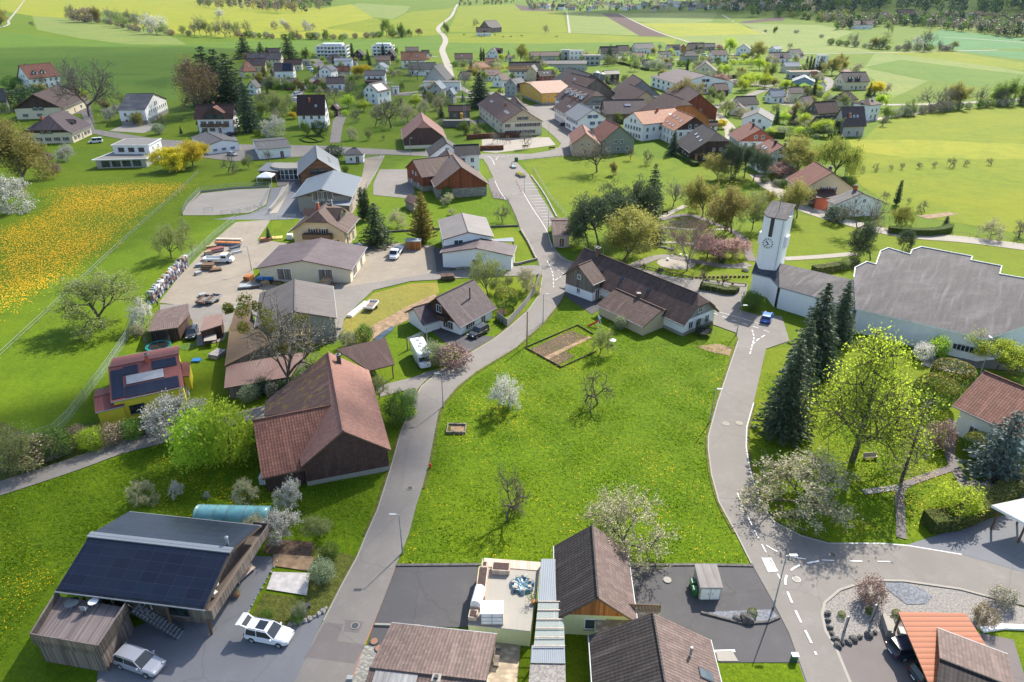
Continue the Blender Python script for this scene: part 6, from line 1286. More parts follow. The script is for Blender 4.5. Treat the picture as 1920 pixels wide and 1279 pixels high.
H=[
 ("hs",'chalet',"black chalet with red shutters| between the two white apartment blocks",661,687,113,93,88,1.0,.45,DB,'dark_tile',()),
 ("hs",'chalet',"dark brown steep gable| beside the smaller apartment block",722,746,114,93,84,1.1,.4,DB,'dark_tile',()),
 ("hs",'house',"orange-roofed house with chimney| beside the start of the winding road",753,800,128,97,5,1.5,.5,WP,'orange_tile',(('c',-.1,-.2),('s',.3,-.5))),
 ("hs",'house',"pale house with solar roof and gable to the valley| beside the row of parked cars",598,636,148,122,80,1.2,.6,WP,'grey_tile',(('p',-.7,.7,-.9,-.2),)),
 ("hs",'house',"low red-brown roof| right of the pale solar-roofed house",628,658,142,124,10,1.5,.5,GP,'red_tile',(('c',.3,-.3),)),
 ("hs",'house',"house with shallow white roof| below the larger apartment block",627,664,126,109,5,1.5,.75,WP,'light_metal',()),
 ("hs",'house',"brown hipped bungalow| below the larger apartment block",613,643,118,102,12,1.5,.5,BE,'mauve_tile',()),
 ("hs",'house',"cream house with long dark grey roof| left of the great spruce",466,535,126,99,4,2.0,.55,CR,'slate',(('c',-.2,-.1),('c',.3,-.1))),
 ("hs",'house',"grey roof| partly hidden by the great spruce",498,528,104,90,8,1.6,.5,CR,'mauve_tile',()),
 ("hs",'house',"mauve-roofed house| beside the big evergreen",464,502,135,109,12,1.3,.5,BE,'mauve_tile',(('c',-.2,-.2),)),
 ("hs",'house',"orange-pink hipped roof with one skylight| below the mauve roof",450,484,146,115,40,1.1,.4,CR,'orange_tile',(('s',0,-.5),)),
 ("hs",'house',"brown-roofed house with large solar panel| at the village street",516,557,147,118,6,1.25,.5,WP,'mauve_tile',(('p',-.1,.8,-.95,-.1),)),
 ("hs",'house',"plum-roofed house| behind the parked cars",533,570,132,111,8,1.4,.55,CR,'maroon_tile',()),
 ("hs",'garage',"row of garages with flat grey roof| below the solar-panelled house",479,531,160,145,2,3.0,.9,GP,'grey_corrugated',()),
 ("hs",'garage',"grey pitched garage| beside the village street",529,556,166,147,20,1.4,.6,GP,'grey_tile',()),
 ("hs",'house',"red gable with dark roof| below the pale solar-roofed house",584,622,165,147,82,1.2,.5,'red_plaster','dark_tile',()),
 ("hs",'house',"brown-grey roof| behind the bare orchard trees",613,648,168,144,15,1.4,.5,WP,'mauve_tile',()),
 ("hs",'house',"white two-storey house with grey roof and balcony| above the modern white house",684,727,160,132,3,1.4,.7,WP,'grey_tile',(('b',),)),
 ("hs",'garage',"brown garage| in front of the two-storey white house",684,713,163,150,2,2.0,.85,DB,'brown_tile',()),
 ("hs",'house',"white gable with a single window| among the modern houses",698,732,138,118,86,1.2,.55,WP,'light_metal',()),
 ("hs",'house',"yellow-brown roof| above the white gable",704,734,122,104,4,1.6,.5,BE,'salmon_tile',()),
 ("hs",'house',"modern white house with grey roof and panels| beside the paved turning area",679,737,196,154,66,1.25,.6,WP,'grey_tile',(('p',-.8,.5,-.9,-.2),)),
 ("hs",'annex',"white cube annex| right of the modern white house",735,750,176,161,5,1.1,.93,WP,'grey_paint',()),
 ("hs",'house',"bluish-white gable| half hidden behind the dark spruces",465,492,178,150,84,1.1,.5,WP,'grey_tile',()),
 ("hs",'shed',"small brown gable| left of the solar-panelled house at the village street",507,518,144,128,80,1.1,.5,OB,'brown_tile',()),
 ("hs",'carport',"white flat carport roofs| over the row of parked cars",566,584,122,112,5,1.6,.9,GP,'concrete',()),
 ("hs",'annex',"greenish-white flat annex| right of the shallow white roof",660,673,124,115,5,1.3,.9,WP,'light_metal',()),
 ("hs",'house',"grey roof with dormer| above the orange-roofed house",760,786,101,88,8,1.4,.5,GP,'mauve_tile',()),
 ("hs",'house',"small dark roof| left of the winding road's start",790,806,106,94,10,1.2,.5,WP,'dark_tile',()),
 ("hs",'barn',"low brown roof| between the ochre barn and the row of shed dormers",1050,1076,170,151,6,1.2,.5,OB,'brown_tile',()),
 ("hs",'house',"brown side roof| behind the boarded-gable house with skylights",1320,1347,245,227,12,1.4,.5,WP,'maroon_tile',()),
 ("hs",'house',"white hipped house| behind the pale budding trees at the field edge",1572,1596,143,129,12,1.3,.6,WP,'salmon_tile',()),
 ("hs",'house',"orange-brown low roof| right of the low brown flat-roofed house",1514,1532,153,134,10,1.3,.5,WP,'orange_tile',()),
 ("hs",'house',"grey-mauve hipped roof| between the village hall and the parked van",1240,1262,130,116,20,1.3,.5,CR,'mauve_tile',()),
 ("hs",'house',"small pale gable| at the upper right of the blue gabled house",1532,1548,170,152,70,1.1,.5,WP,'grey_tile',()),
 ("hs",'house',"maroon roof| between the orchard trees and the large old barn",860,884,150,134,25,1.3,.5,CR,'maroon_tile',()),
 ("hs",'barn',"large old barn with half light half dark roof| at the end of the winding road",793,852,166,121,82,1.3,.35,GP,('grey_tile','brown_tile'),()),
 ("hs",'house',"long low white building| in front of the large old barn",794,866,171,151,2,3.2,.93,WP,'concrete',()),
 ("hs",'house',"grey-white roof| left of the large old barn",766,820,142,117,3,1.6,.5,WP,'grey_tile',()),
 ("hs",'house',"larger gable with white roof and glazed front| beside the blossom trees",805,839,188,152,80,1.3,.6,GP,'light_metal',()),
 ("hs",'house',"smaller gable with pale blue roof and glazed front| beside the blossom trees",836,858,195,165,78,1.3,.6,GP,'light_metal',()),
 ("hs",'shed',"brown hut| in front of the larger glazed gable",792,818,190,175,3,1.5,.6,OB,'maroon_tile',()),
 ("hs",'shed',"long brown timber shed| behind the crane",840,883,222,197,3,1.8,.6,OB,'brown_tile',()),
 ("hs",'house',"dark-roofed house| right of the winding road",852,887,119,100,5,1.4,.5,BE,'maroon_tile',(('s',-.2,-.5),)),
 ("hs",'house',"house with jagged dark pointed roofs| before the far fields",910,946,110,89,70,1.0,.35,WP,'dark_tile',(('x',.0,-1,4.0,DB,'maroon_tile'),)),
 ("hs",'house',"low brown roof| in front of the jagged dark roofs",908,928,121,109,6,1.3,.5,BE,'red_tile',()),
 ("hs",'house',"small mauve hipped roof| right of the jagged dark roofs",944,963,115,102,30,1.1,.5,WP,'mauve_tile',()),
 ("hs",'house',"salmon-orange hipped bungalow roof| behind the crane jib",876,922,134,116,20,1.4,.4,CR,'orange_tile',()),
 ("hs",'house',"grey-brown roof with skylights| above the white gable house",906,938,152,129,10,1.2,.5,WP,'salmon_tile',(('s',-.3,-.5),('s',.2,-.5))),
 ("hs",'house',"white gable house with plum roof| behind the main farmhouse",922,957,164,137,62,1.2,.5,WP,'maroon_tile',()),
 ("hs",'house',"garage house with dark blue-grey roof| left of the ochre barn",944,990,181,146,58,1.2,.55,GP,'slate_blue',()),
 ("hs",'house',"long dark-roofed white farmhouse| behind the dark blue-grey roof",952,1014,150,116,4,1.7,.5,WP,'dark_tile',(('s',.2,-.5),)),
 ("hs",'house',"grey annex roof| at the right end of the long dark-roofed farmhouse",985,1012,152,122,75,1.3,.6,BE,'grey_tile',()),
 ("hs",'house',"brick-gabled house with black roof and skylights| above the ochre barn",1002,1042,152,131,20,1.3,.45,'red_plaster','dark_tile',(('s',-.3,-.5),('s',.1,-.5))),
 ("hs",'hall',"long grey industrial hall| before the far fields",1016,1100,134,113,3,4.0,.7,GP,'grey_corrugated',()),
 ("hs",'hall',"older brown industrial shed| behind the long grey hall",990,1052,116,97,12,2.5,.6,GP,'brown_tile',()),
 ("hs",'house',"dark-roofed pair of gables| right of the industrial hall",1120,1160,112,87,10,1.6,.5,CR,'dark_tile',(('s',0,-.5),)),
 ("hs",'house',"cream house with dark roof| beyond the bright garden hedge",1150,1181,105,85,15,1.4,.5,CR,'dark_tile',()),
 ("hs",'house',"pale grey long roof| before the far fields",1182,1228,101,81,20,1.8,.5,WP,'grey_tile',()),
 ("hs",'house',"small white house with pale roof| below the pale grey long roof",1180,1209,115,98,6,1.4,.5,WP,'salmon_tile',()),
 ("hs",'garage',"small mauve roof| in the gardens beside the pale bush",1203,1228,128,112,15,1.4,.5,GP,'mauve_tile',()),
 ("hs",'house',"pale house with panels below a dark roof| before the far fields",1246,1276,104,84,5,1.3,.55,WP,'mauve_tile',(('p',-.2,.8,-.9,-.3),)),
 ("hs",'garage',"dark double garage with white front| among the far houses",1233,1258,109,96,4,1.6,.6,WP,'dark_tile',()),
 ("hs",'house',"small orange timber house| between two dark roofs",1271,1288,98,82,80,1.1,.5,'ochre_boards','salmon_tile',()),
 ("hs",'house',"pair of steep dark roofs| before the far fields",1284,1322,100,80,8,1.4,.4,BE,'dark_tile',(('x',.3,-1,5.0,BE,'dark_tile'),)),
 ("hs",'house',"grey house with low dark hipped roof| below the steep dark roofs",1272,1310,116,95,12,1.4,.55,GP,'dark_tile',()),
 ("hs",'house',"grey roof| left of the pink tree",1314,1341,95,81,3,1.6,.5,GP,'grey_tile',()),
 ("hs",'house',"white house with low brown roof| below the pink tree",1325,1363,117,93,10,1.4,.6,WP,'brown_tile',()),
 ("hs",'house',"modern white gable with tall dark windows| before the far fields",1379,1407,104,82,70,1.2,.55,WP,'grey_tile',()),
 ("hs",'house',"brown mixed-roof house| right of the pale spreading tree",1436,1480,118,98,8,1.6,.45,WP,'mauve_tile',(('d',.2,-1,2.0),)),
 ("hs",'house',"white gable with shiny roof| before the far fields",1440,1466,99,86,30,1.2,.5,WP,'light_metal',()),
 ("hs",'house',"white house with dark roof| at the far right of the village",1471,1504,109,92,25,1.4,.5,WP,'dark_tile',()),
 ("hs",'house',"cream house with shining white roof| left of the dark cypresses",1461,1498,137,116,8,1.5,.6,CR,'light_metal',()),
 ("hs",'house',"blue gabled house| beside the curving street",1483,1525,167,142,70,1.1,.6,'blue_plaster','light_metal',()),
 ("hs",'house',"cream house with mauve roof and dormer| above the village hall",1299,1342,143,115,75,1.1,.35,CR,'mauve_tile',(('s',-.2,-.5),('s',.3,-.5))),
 ("hs",'barn',"dark brown timber barn with low roof| beside the village hall",1326,1366,182,156,25,1.3,.5,DB,'maroon_tile',()),
 ("hs",'house',"dark slate roof with white gable| beside the curving lane",1369,1420,211,180,12,1.3,.5,WP,'dark_tile',()),
 ("hs",'house',"small gable with weathered brown roof| in front of the dark slate roof",1365,1399,216,194,76,1.1,.45,WP,'brown_tile',()),
 ("hs",'house',"white house with two tall dark windows| below the curving lane",1387,1447,246,206,68,1.15,.6,WP,'grey_tile',()),
 ("hs",'house',"grey-white gable roof| beside the green garden",1432,1471,194,168,15,1.3,.5,WP,'light_metal',()),
 ("hs",'house',"cream three-storey house with mauve roof| beside the green garden",1467,1503,193,163,12,1.2,.65,CR,'mauve_tile',()),
 ("hs",'house',"plum roof| right of the cream three-storey house",1498,1521,180,162,15,1.2,.5,CR,'maroon_tile',()),
 ("hs",'house',"cream house with mauve roof| behind the two dark conifers",1489,1523,205,180,30,1.2,.5,CR,'mauve_tile',()),
 ("hs",'house',"dark-roofed house with two white dormers| at the edge of the fields",1560,1625,170,135,10,1.4,.5,CR,'dark_tile',(('d',-.4,-1,2.5),('d',.15,-1,3.0))),
 ("hs",'house',"maroon hipped roof with a small turret dormer| beside the yellow tree",1557,1605,201,170,20,1.3,.45,CR,'maroon_tile',(('d',-.1,-1,1.8),)),
 ("hs",'house',"tall white house with maroon hipped roof| at the field edge",1595,1645,226,184,30,1.0,.75,WP,'maroon_tile',(('c',.2,-.3,WP),)),
 ("hs",'barn',"dark barn with asymmetric roof| left of the mauve farm roof",1508,1570,226,190,20,1.5,.4,OB,'maroon_tile',()),
 ("hs",'barn',"lower dark barn roof| beside the dark green bush",1516,1566,250,218,12,1.6,.4,OB,'dark_tile',()),
 ("hs",'farmhouse',"mauve farm roof with four roof lights| at the field edge",1556,1617,257,200,8,1.15,.38,GP,'mauve_tile',(('s',-.3,-.5),('s',0,-.5),('s',.3,-.5),('c',-.4,-.5))),
]
for h in H:
 _,nm,lab,u0,u1,vb,vt,ang,ra,ef,wl_,rf_,ex=h
 hs(nm,lab,u0,u1,vb,vt,ang,ra,ef,cat=nm if nm in ('garage','barn','shed','hall','chalet','annex','farmhouse') else 'house',wall=wl_,roof=rf_,og=.4,oe=.5,fn=dm(*ex) if ex else None,
 win='std' if wl_ in (WP,CR,GP) else 'small',**({'hip':(1,1)} if 'hipped' in lab else {}))
flat('tower_block',"glass-fronted grey tower| at the industrial hall",1051,1068,114,93,5,1.0,'tower',wall='grey_plaster',win='wide_dark');flat('office',"white flat-roofed office| beside the glass-fronted tower",1064,1093,112,94,4,1.6,'office');flat('office',"dark glazed flat-roofed building| right of the white office",1091,1126,123,103,4,1.6,'office',wall='grey_plaster',win='wide_dark',trim='grey_paint')
flat('flat_house',"low brown flat-roofed house| below the cypresses",1473,1534,149,133,4,2.6,wall='grey_plaster',roof='bare_earth',win='wide_dark');flat('flat_house',"white flat building| behind the dark round tree",1526,1550,128,103,10,1.2)
house('barn',"ochre timber barn with salmon roof| in the village centre",(989,153),(1051,150),(1000,176),9.0,5.6,cat='barn',wall='yellow_wall',roof='salmon_tile',og=.9,oe=.8,win='small',wnum=3,hip=(.2,.0),base=('concrete',1.0))
house('farmhouse',"main farmhouse with long brown roof and beige gable| at the village green",(929,172),(981,205),(953,226),10.2,5.2,cat='farmhouse',wall='cream_plaster',gable='beige_plaster',roof='maroon_tile',og=.5,oe=.6,win='std_brown',wnum=7,wid=17,fn=dm(('s',.5,-.5),('s',.6,-.5),('s',.7,-.5),('s',-.6,-.5),('s',-.5,-.5),('c',.2,-.3),('s',.5,.5),('s',.6,.5),('s',.7,.5),('s',-.6,.5),('s',-.5,.5)))
house('barn',"small steep plum gable| tucked right of the main farmhouse",(965,179),(972,190),(989,206),8.0,4.0,cat='barn',wall='grey_plaster',roof='maroon_tile',wid=9,win='small')
house('farmhouse',"dark farmhouse with a row of shed dormers| right of the ochre barn",(1074,155),(1122,172),(1100,193),11.0,4.8,cat='farmhouse',wall='white_plaster',gable='greygreen_plaster',roof='maroon_tile',og=.6,oe=.7,wid=19,hip=(0,.3),win='std_green',fn=lambda o,I,L,W,he,hr,s:[dormer(o,I,L,W,he,hr,x,s,2.6,.62,None,'white_plaster','maroon_tile',shed=True) for x in (-.6,-.2,.2,.6)])
house('farmhouse',"brown-roofed house with timber loggia| left of the white grey-roofed house",(1064,180),(1097,197),(1052,210),9.5,5.0,wall='white_plaster',roof='maroon_tile',wid=13,og=.5,oe=.6,win='std',fn=dm(('s',0,-.5),('s',.2,-.5),('c',-.3,0)))
house('house',"white house with ribbed grey roof| on the farm street",(1086,193),(1113,205),(1062,215),9.6,5.6,wall='white_plaster',roof='grey_seam',og=.5,oe=.6,win='std_blue',wid=13)
house('barn',"great black-roofed barn| beside the silos",(1066,126),(1110,139),(1040,144),12.5,5.0,cat='barn',wall='dark_boards',gable='old_boards',roof='dark_tile',wid=24,og=.6,oe=.6,win='small',wnum=2)
house('barn',"great plum-roofed barn| in front of the silos",(1071,137),(1119,148),(1060,165),11.5,4.0,cat='barn',wall='old_boards',roof='maroon_tile',wid=24,og=.6,oe=.6,win='small',wnum=2,fn=dm(('c',-.2,-.3,'white_plaster')))
def silo(label,u,v,vt,r):
 p=P(u,v);h=hfit(p.x,p.y,vt);o=root('silo',p.x,p.y,0,0,label,'silo','grey silos by the great barns');b=MB();b.tube((0,0,0),(0,0,h*.9),r,r,'grey_seam',16);b.build('tank',o);b=MB();b.tube((0,0,h*.9),(0,0,h),r,r*.2,'galvanised',16);b.build('cap',o)
silo("left and taller grey silo right of the great barns",1117,163,133,2.0);silo("right and shorter grey silo right of the great barns",1128,160,136,2.0)
hs('shed',"open grey machine shed| right of the silos",1125,1162,158,132,20,1.5,.75,wall='dark_boards',roof='grey_corrugated',cat='shed')
house('barn',"tall plum-roofed barn with pale side| before the village hall",(1186,139),(1205,150),(1158,161),12.5,5.0,cat='barn',wall='white_plaster',gable='grey_boards',roof='maroon_tile',wid=20,win='small')
house('barn',"plum-roofed barn with beige gable| below the tall plum-roofed barn",(1180,157),(1212,171),(1158,186),10.5,4.5,cat='barn',wall='white_plaster',gable='beige_plaster',roof='maroon_tile',wid=17,win='small')
house('hall',"wide village hall with brown-grey roof and white gable wall| among the trees",(1272,128),(1325,141),(1241,152),9.5,5.5,cat='hall',wall='white_plaster',roof='mauve_tile',og=.3,oe=.3,wid=34,win='wide_dark',wnum=5)
house('barn',"long mauve-roofed barn with roof lights| beside the white orange-roofed house",(1130,187),(1208,186),(1125,214),9.0,4.0,cat='barn',wall='old_boards',roof='mauve_tile',win='small',fn=dm(('s',.05,-.4),('s',.15,-.4),('s',.25,-.4)))
house('barn',"huge maroon-roofed barn with orange timber gable| behind the orange-roofed house",(1245,173),(1287,188),(1216,203),12.5,4.6,cat='barn',wall='orange_boards',roof='maroon_tile',wid=24,og=.7,oe=.6,hip=(0,.25),win='small',wnum=2)
house('barn',"maroon barn roof| behind the large budding tree",(1278,150),(1312,176),(1257,173),11,4.5,cat='barn',wall='red_boards',roof='maroon_tile',wid=18,win='small',wnum=2)
house('house',"long white house with orange tiled roof and skylights| facing the churchyard meadow",(1187,210),(1265,202),(1196,231),10.0,6.3,wall='white_plaster',roof='orange_tile',og=.5,oe=.5,win='std',wnum=6,wid=13,fn=dm(('s',.55,-.5),('s',.75,-.5),('c',.1,-.1)))
house('house',"boarded-gable house with orange roof and seven skylights| right of the long white house",(1270,206),(1303,219),(1256,235),10.3,5.6,wall='white_plaster',gable='dark_boards',roof='orange_tile',og=.5,oe=.5,win='std',wid=15,fn=dm(('s',-.5,-.35),('s',0,-.4),('s',.5,-.45),('s',-.4,-.75),('s',0,-.8),('s',.4,-.8),('s',-.5,.4)))
house('barn',"black-roofed barn house with roof lights| above the pines",(1318,232),(1350,250),(1290,270),9.5,3.2,cat='barn',wall='dark_boards',roof='dark_tile',wid=19,og=.4,oe=.4,hip=(0,.4),win='small',fn=dm(('s',-.4,-.4),('s',0,-.45),('s',.5,-.5)))
mono('conservatory',"glass-roofed lean-to| at the front of the black-roofed barn house",[(1340,276),(1368,274),(1373,285),(1344,287)],[3.2,3.2,2.6,2.6],'glass','light_metal',cat='conservatory')
mono('porch',"small porch with ochre side| at the left of the black-roofed barn house",[(1296,276),(1316,273),(1324,283),(1304,292)],[3.0,3.0,2.6,2.6],'ochre_boards','salmon_tile',cat='porch')
house('house',"house with red gable wall| above the path to the church",(1406,228),(1427,242),(1385,246),9.5,5.2,wall='white_plaster',gable='red_plaster',roof='red_tile',wid=14,og=.3,oe=.4,win='std',nowin=False,fn=dm(('c',.0,-.1,'dark_metal')))
house('house',"white house with brown-pink tiled roof and two chimneys| beside the pink shrub",(1443,260),(1470,274),(1427,280),8.6,5.0,wall='white_plaster',roof='red_tile',wid=13,og=.6,oe=.5,win='std_green',fn=dm(('s',-.4,-.5),('s',0,-.5),('c',.1,-.1,'dark_metal'),('c',.6,.2,'dark_metal')))
house('house',"cream house with maroon-pink ribbed roof| behind the weeping willow tree",(1528,303),(1562,323),(1497,337),9.0,4.2,wall='beige_plaster',roof='red_tile',wid=15,og=.6,oe=.6,win='std_brown',fn=dm(('c',.4,.1,'dark_metal')))
mono('annex',"low maroon ribbed roof on a red house part| below the maroon-pink roof",[(1528,345),(1560,344),(1571,372),(1530,371)],[4.8,4.8,3.4,3.4],'red_plaster','maroon_tile',cat='annex',inset=.4)
house('house',"white house with grey gable roof| behind the big bare tree",(1600,354),(1618,362),(1574,370),6.3,3.6,wall='white_plaster',roof='slate',wid=14,og=.4,oe=.5,win='small',wnum=1,fn=dm(('c',-.6,0)))
house('house',"brown-roofed cottage with little dormer| beside the grey bare tree",(1092,232),(1099,250),(1078,247),8.0,4.2,wall='pink_plaster',roof='brick_tile',wid=10,win='small',wnum=1,fn=dm(('d',0,1,1.6)))
house('house',"grey-green gable house with maroon roof| facing the bare tree",(1136,223),(1163,236),(1127,252),9.6,4.6,wall='greygreen_plaster',roof='red_tile',wid=13,win='std',fine=True)
house('barn',"barn with pinkish pointed roof and red-tiled front slope| beside the crossroad",(789,210),(794,228),(821,252),9.6,3.4,cat='barn',wall='shingle_wall',roof='pinkish_tile',hip=(0,.35),og=.4,oe=.5,wid=16,nowin=True,base=('cream_plaster',1.2))
hs('far_farm',"dark-roofed farm alone in the fields| beside the winding road",898,942,62,38,55,1.5,.4,cat='farm',wall=OB,roof='dark_tile',og=.5,oe=.5,win='small');hs('far_farm',"brown farmhouse| in front of the dark-roofed farm in the fields",892,922,68,51,8,1.5,.45,cat='farm',wall=WP,roof='maroon_tile',win='small',fn=dm(('d',.2,-1,3)))
hs('far_farm',"farm with maroon roofs| at the edge of the blue woods",1594,1634,55,38,6,1.7,.5,cat='farm',wall=WP,roof='maroon_tile',win='small')
hs('far_farm',"larger red-roofed farmhouse| on the shaded slope",1811,1840,36,21,20,1.3,.5,cat='farm',wall=WP,roof='red_tile',win='small');hs('far_farm',"smaller red-roofed farmhouse| on the shaded slope",1717,1740,38,28,10,1.4,.5,cat='farm',wall=WP,roof='red_tile',win='small')
hs('far_farm',"brown-roofed farm| left of the smaller red-roofed farmhouse",1675,1713,36,25,8,2.0,.5,cat='farm',wall=OB,roof='maroon_tile',win='small');hs('far_farm',"dark farm roof| leftmost on the shaded slope",1641,1666,35,24,15,1.4,.5,cat='farm',wall=OB,roof='maroon_tile',win='small')
rd=random.Random(11)
FARH=[]
far_spots=[(1003+i*12.1+rd.uniform(-4,4),rd.uniform(5,19)) for i in range(40)]
for i,(u,v) in enumerate(far_spots):
 p=P(u,v+3);W_=rd.uniform(9,15);L_=W_*rd.uniform(1.1,2.0);hr=rd.uniform(8,12);rf_=rd.choice(['maroon_tile','mauve_tile','red_tile','grey_tile','dark_tile','salmon_tile'])
 o=root('far_house',0,0,cat='house',group='houses of the distant town');o.matrix_world=Fr(p.x,p.y,p.z,rd.uniform(0,3.1));body(o,Matrix.Identity(4),o.matrix_world,L_,W_,hr*.6,hr,wall=rd.choice([WP,WP,CR,GP]),roof=rf_,gutter=False,nowin=True);FARH.append((o,p,u,rf_))
FARH.sort(key=lambda t:t[2]);NM={'maroon_tile':'maroon-roofed','mauve_tile':'mauve-roofed','red_tile':'red-roofed','grey_tile':'grey-roofed','dark_tile':'dark-roofed','salmon_tile':'pink-roofed'}
ORD=['first','second','third','fourth','fifth','sixth','seventh','eighth','ninth','tenth','eleventh','twelfth','thirteenth','fourteenth','fifteenth','sixteenth','seventeenth','eighteenth']
cnt={}
for o,p,u,r in FARH:k=cnt.get(r,0);cnt[r]=k+1;o["label"]="%s %s house from the left in the hazy distant town at the top" % (ORD[k],NM[r])
b=MB();p=P(1262,12);hs('hall',"long white hall| in the hazy distant town",1250,1275,13,4,5,2.0,.9,cat='hall',wall=WP,roof='concrete',nowin=True)
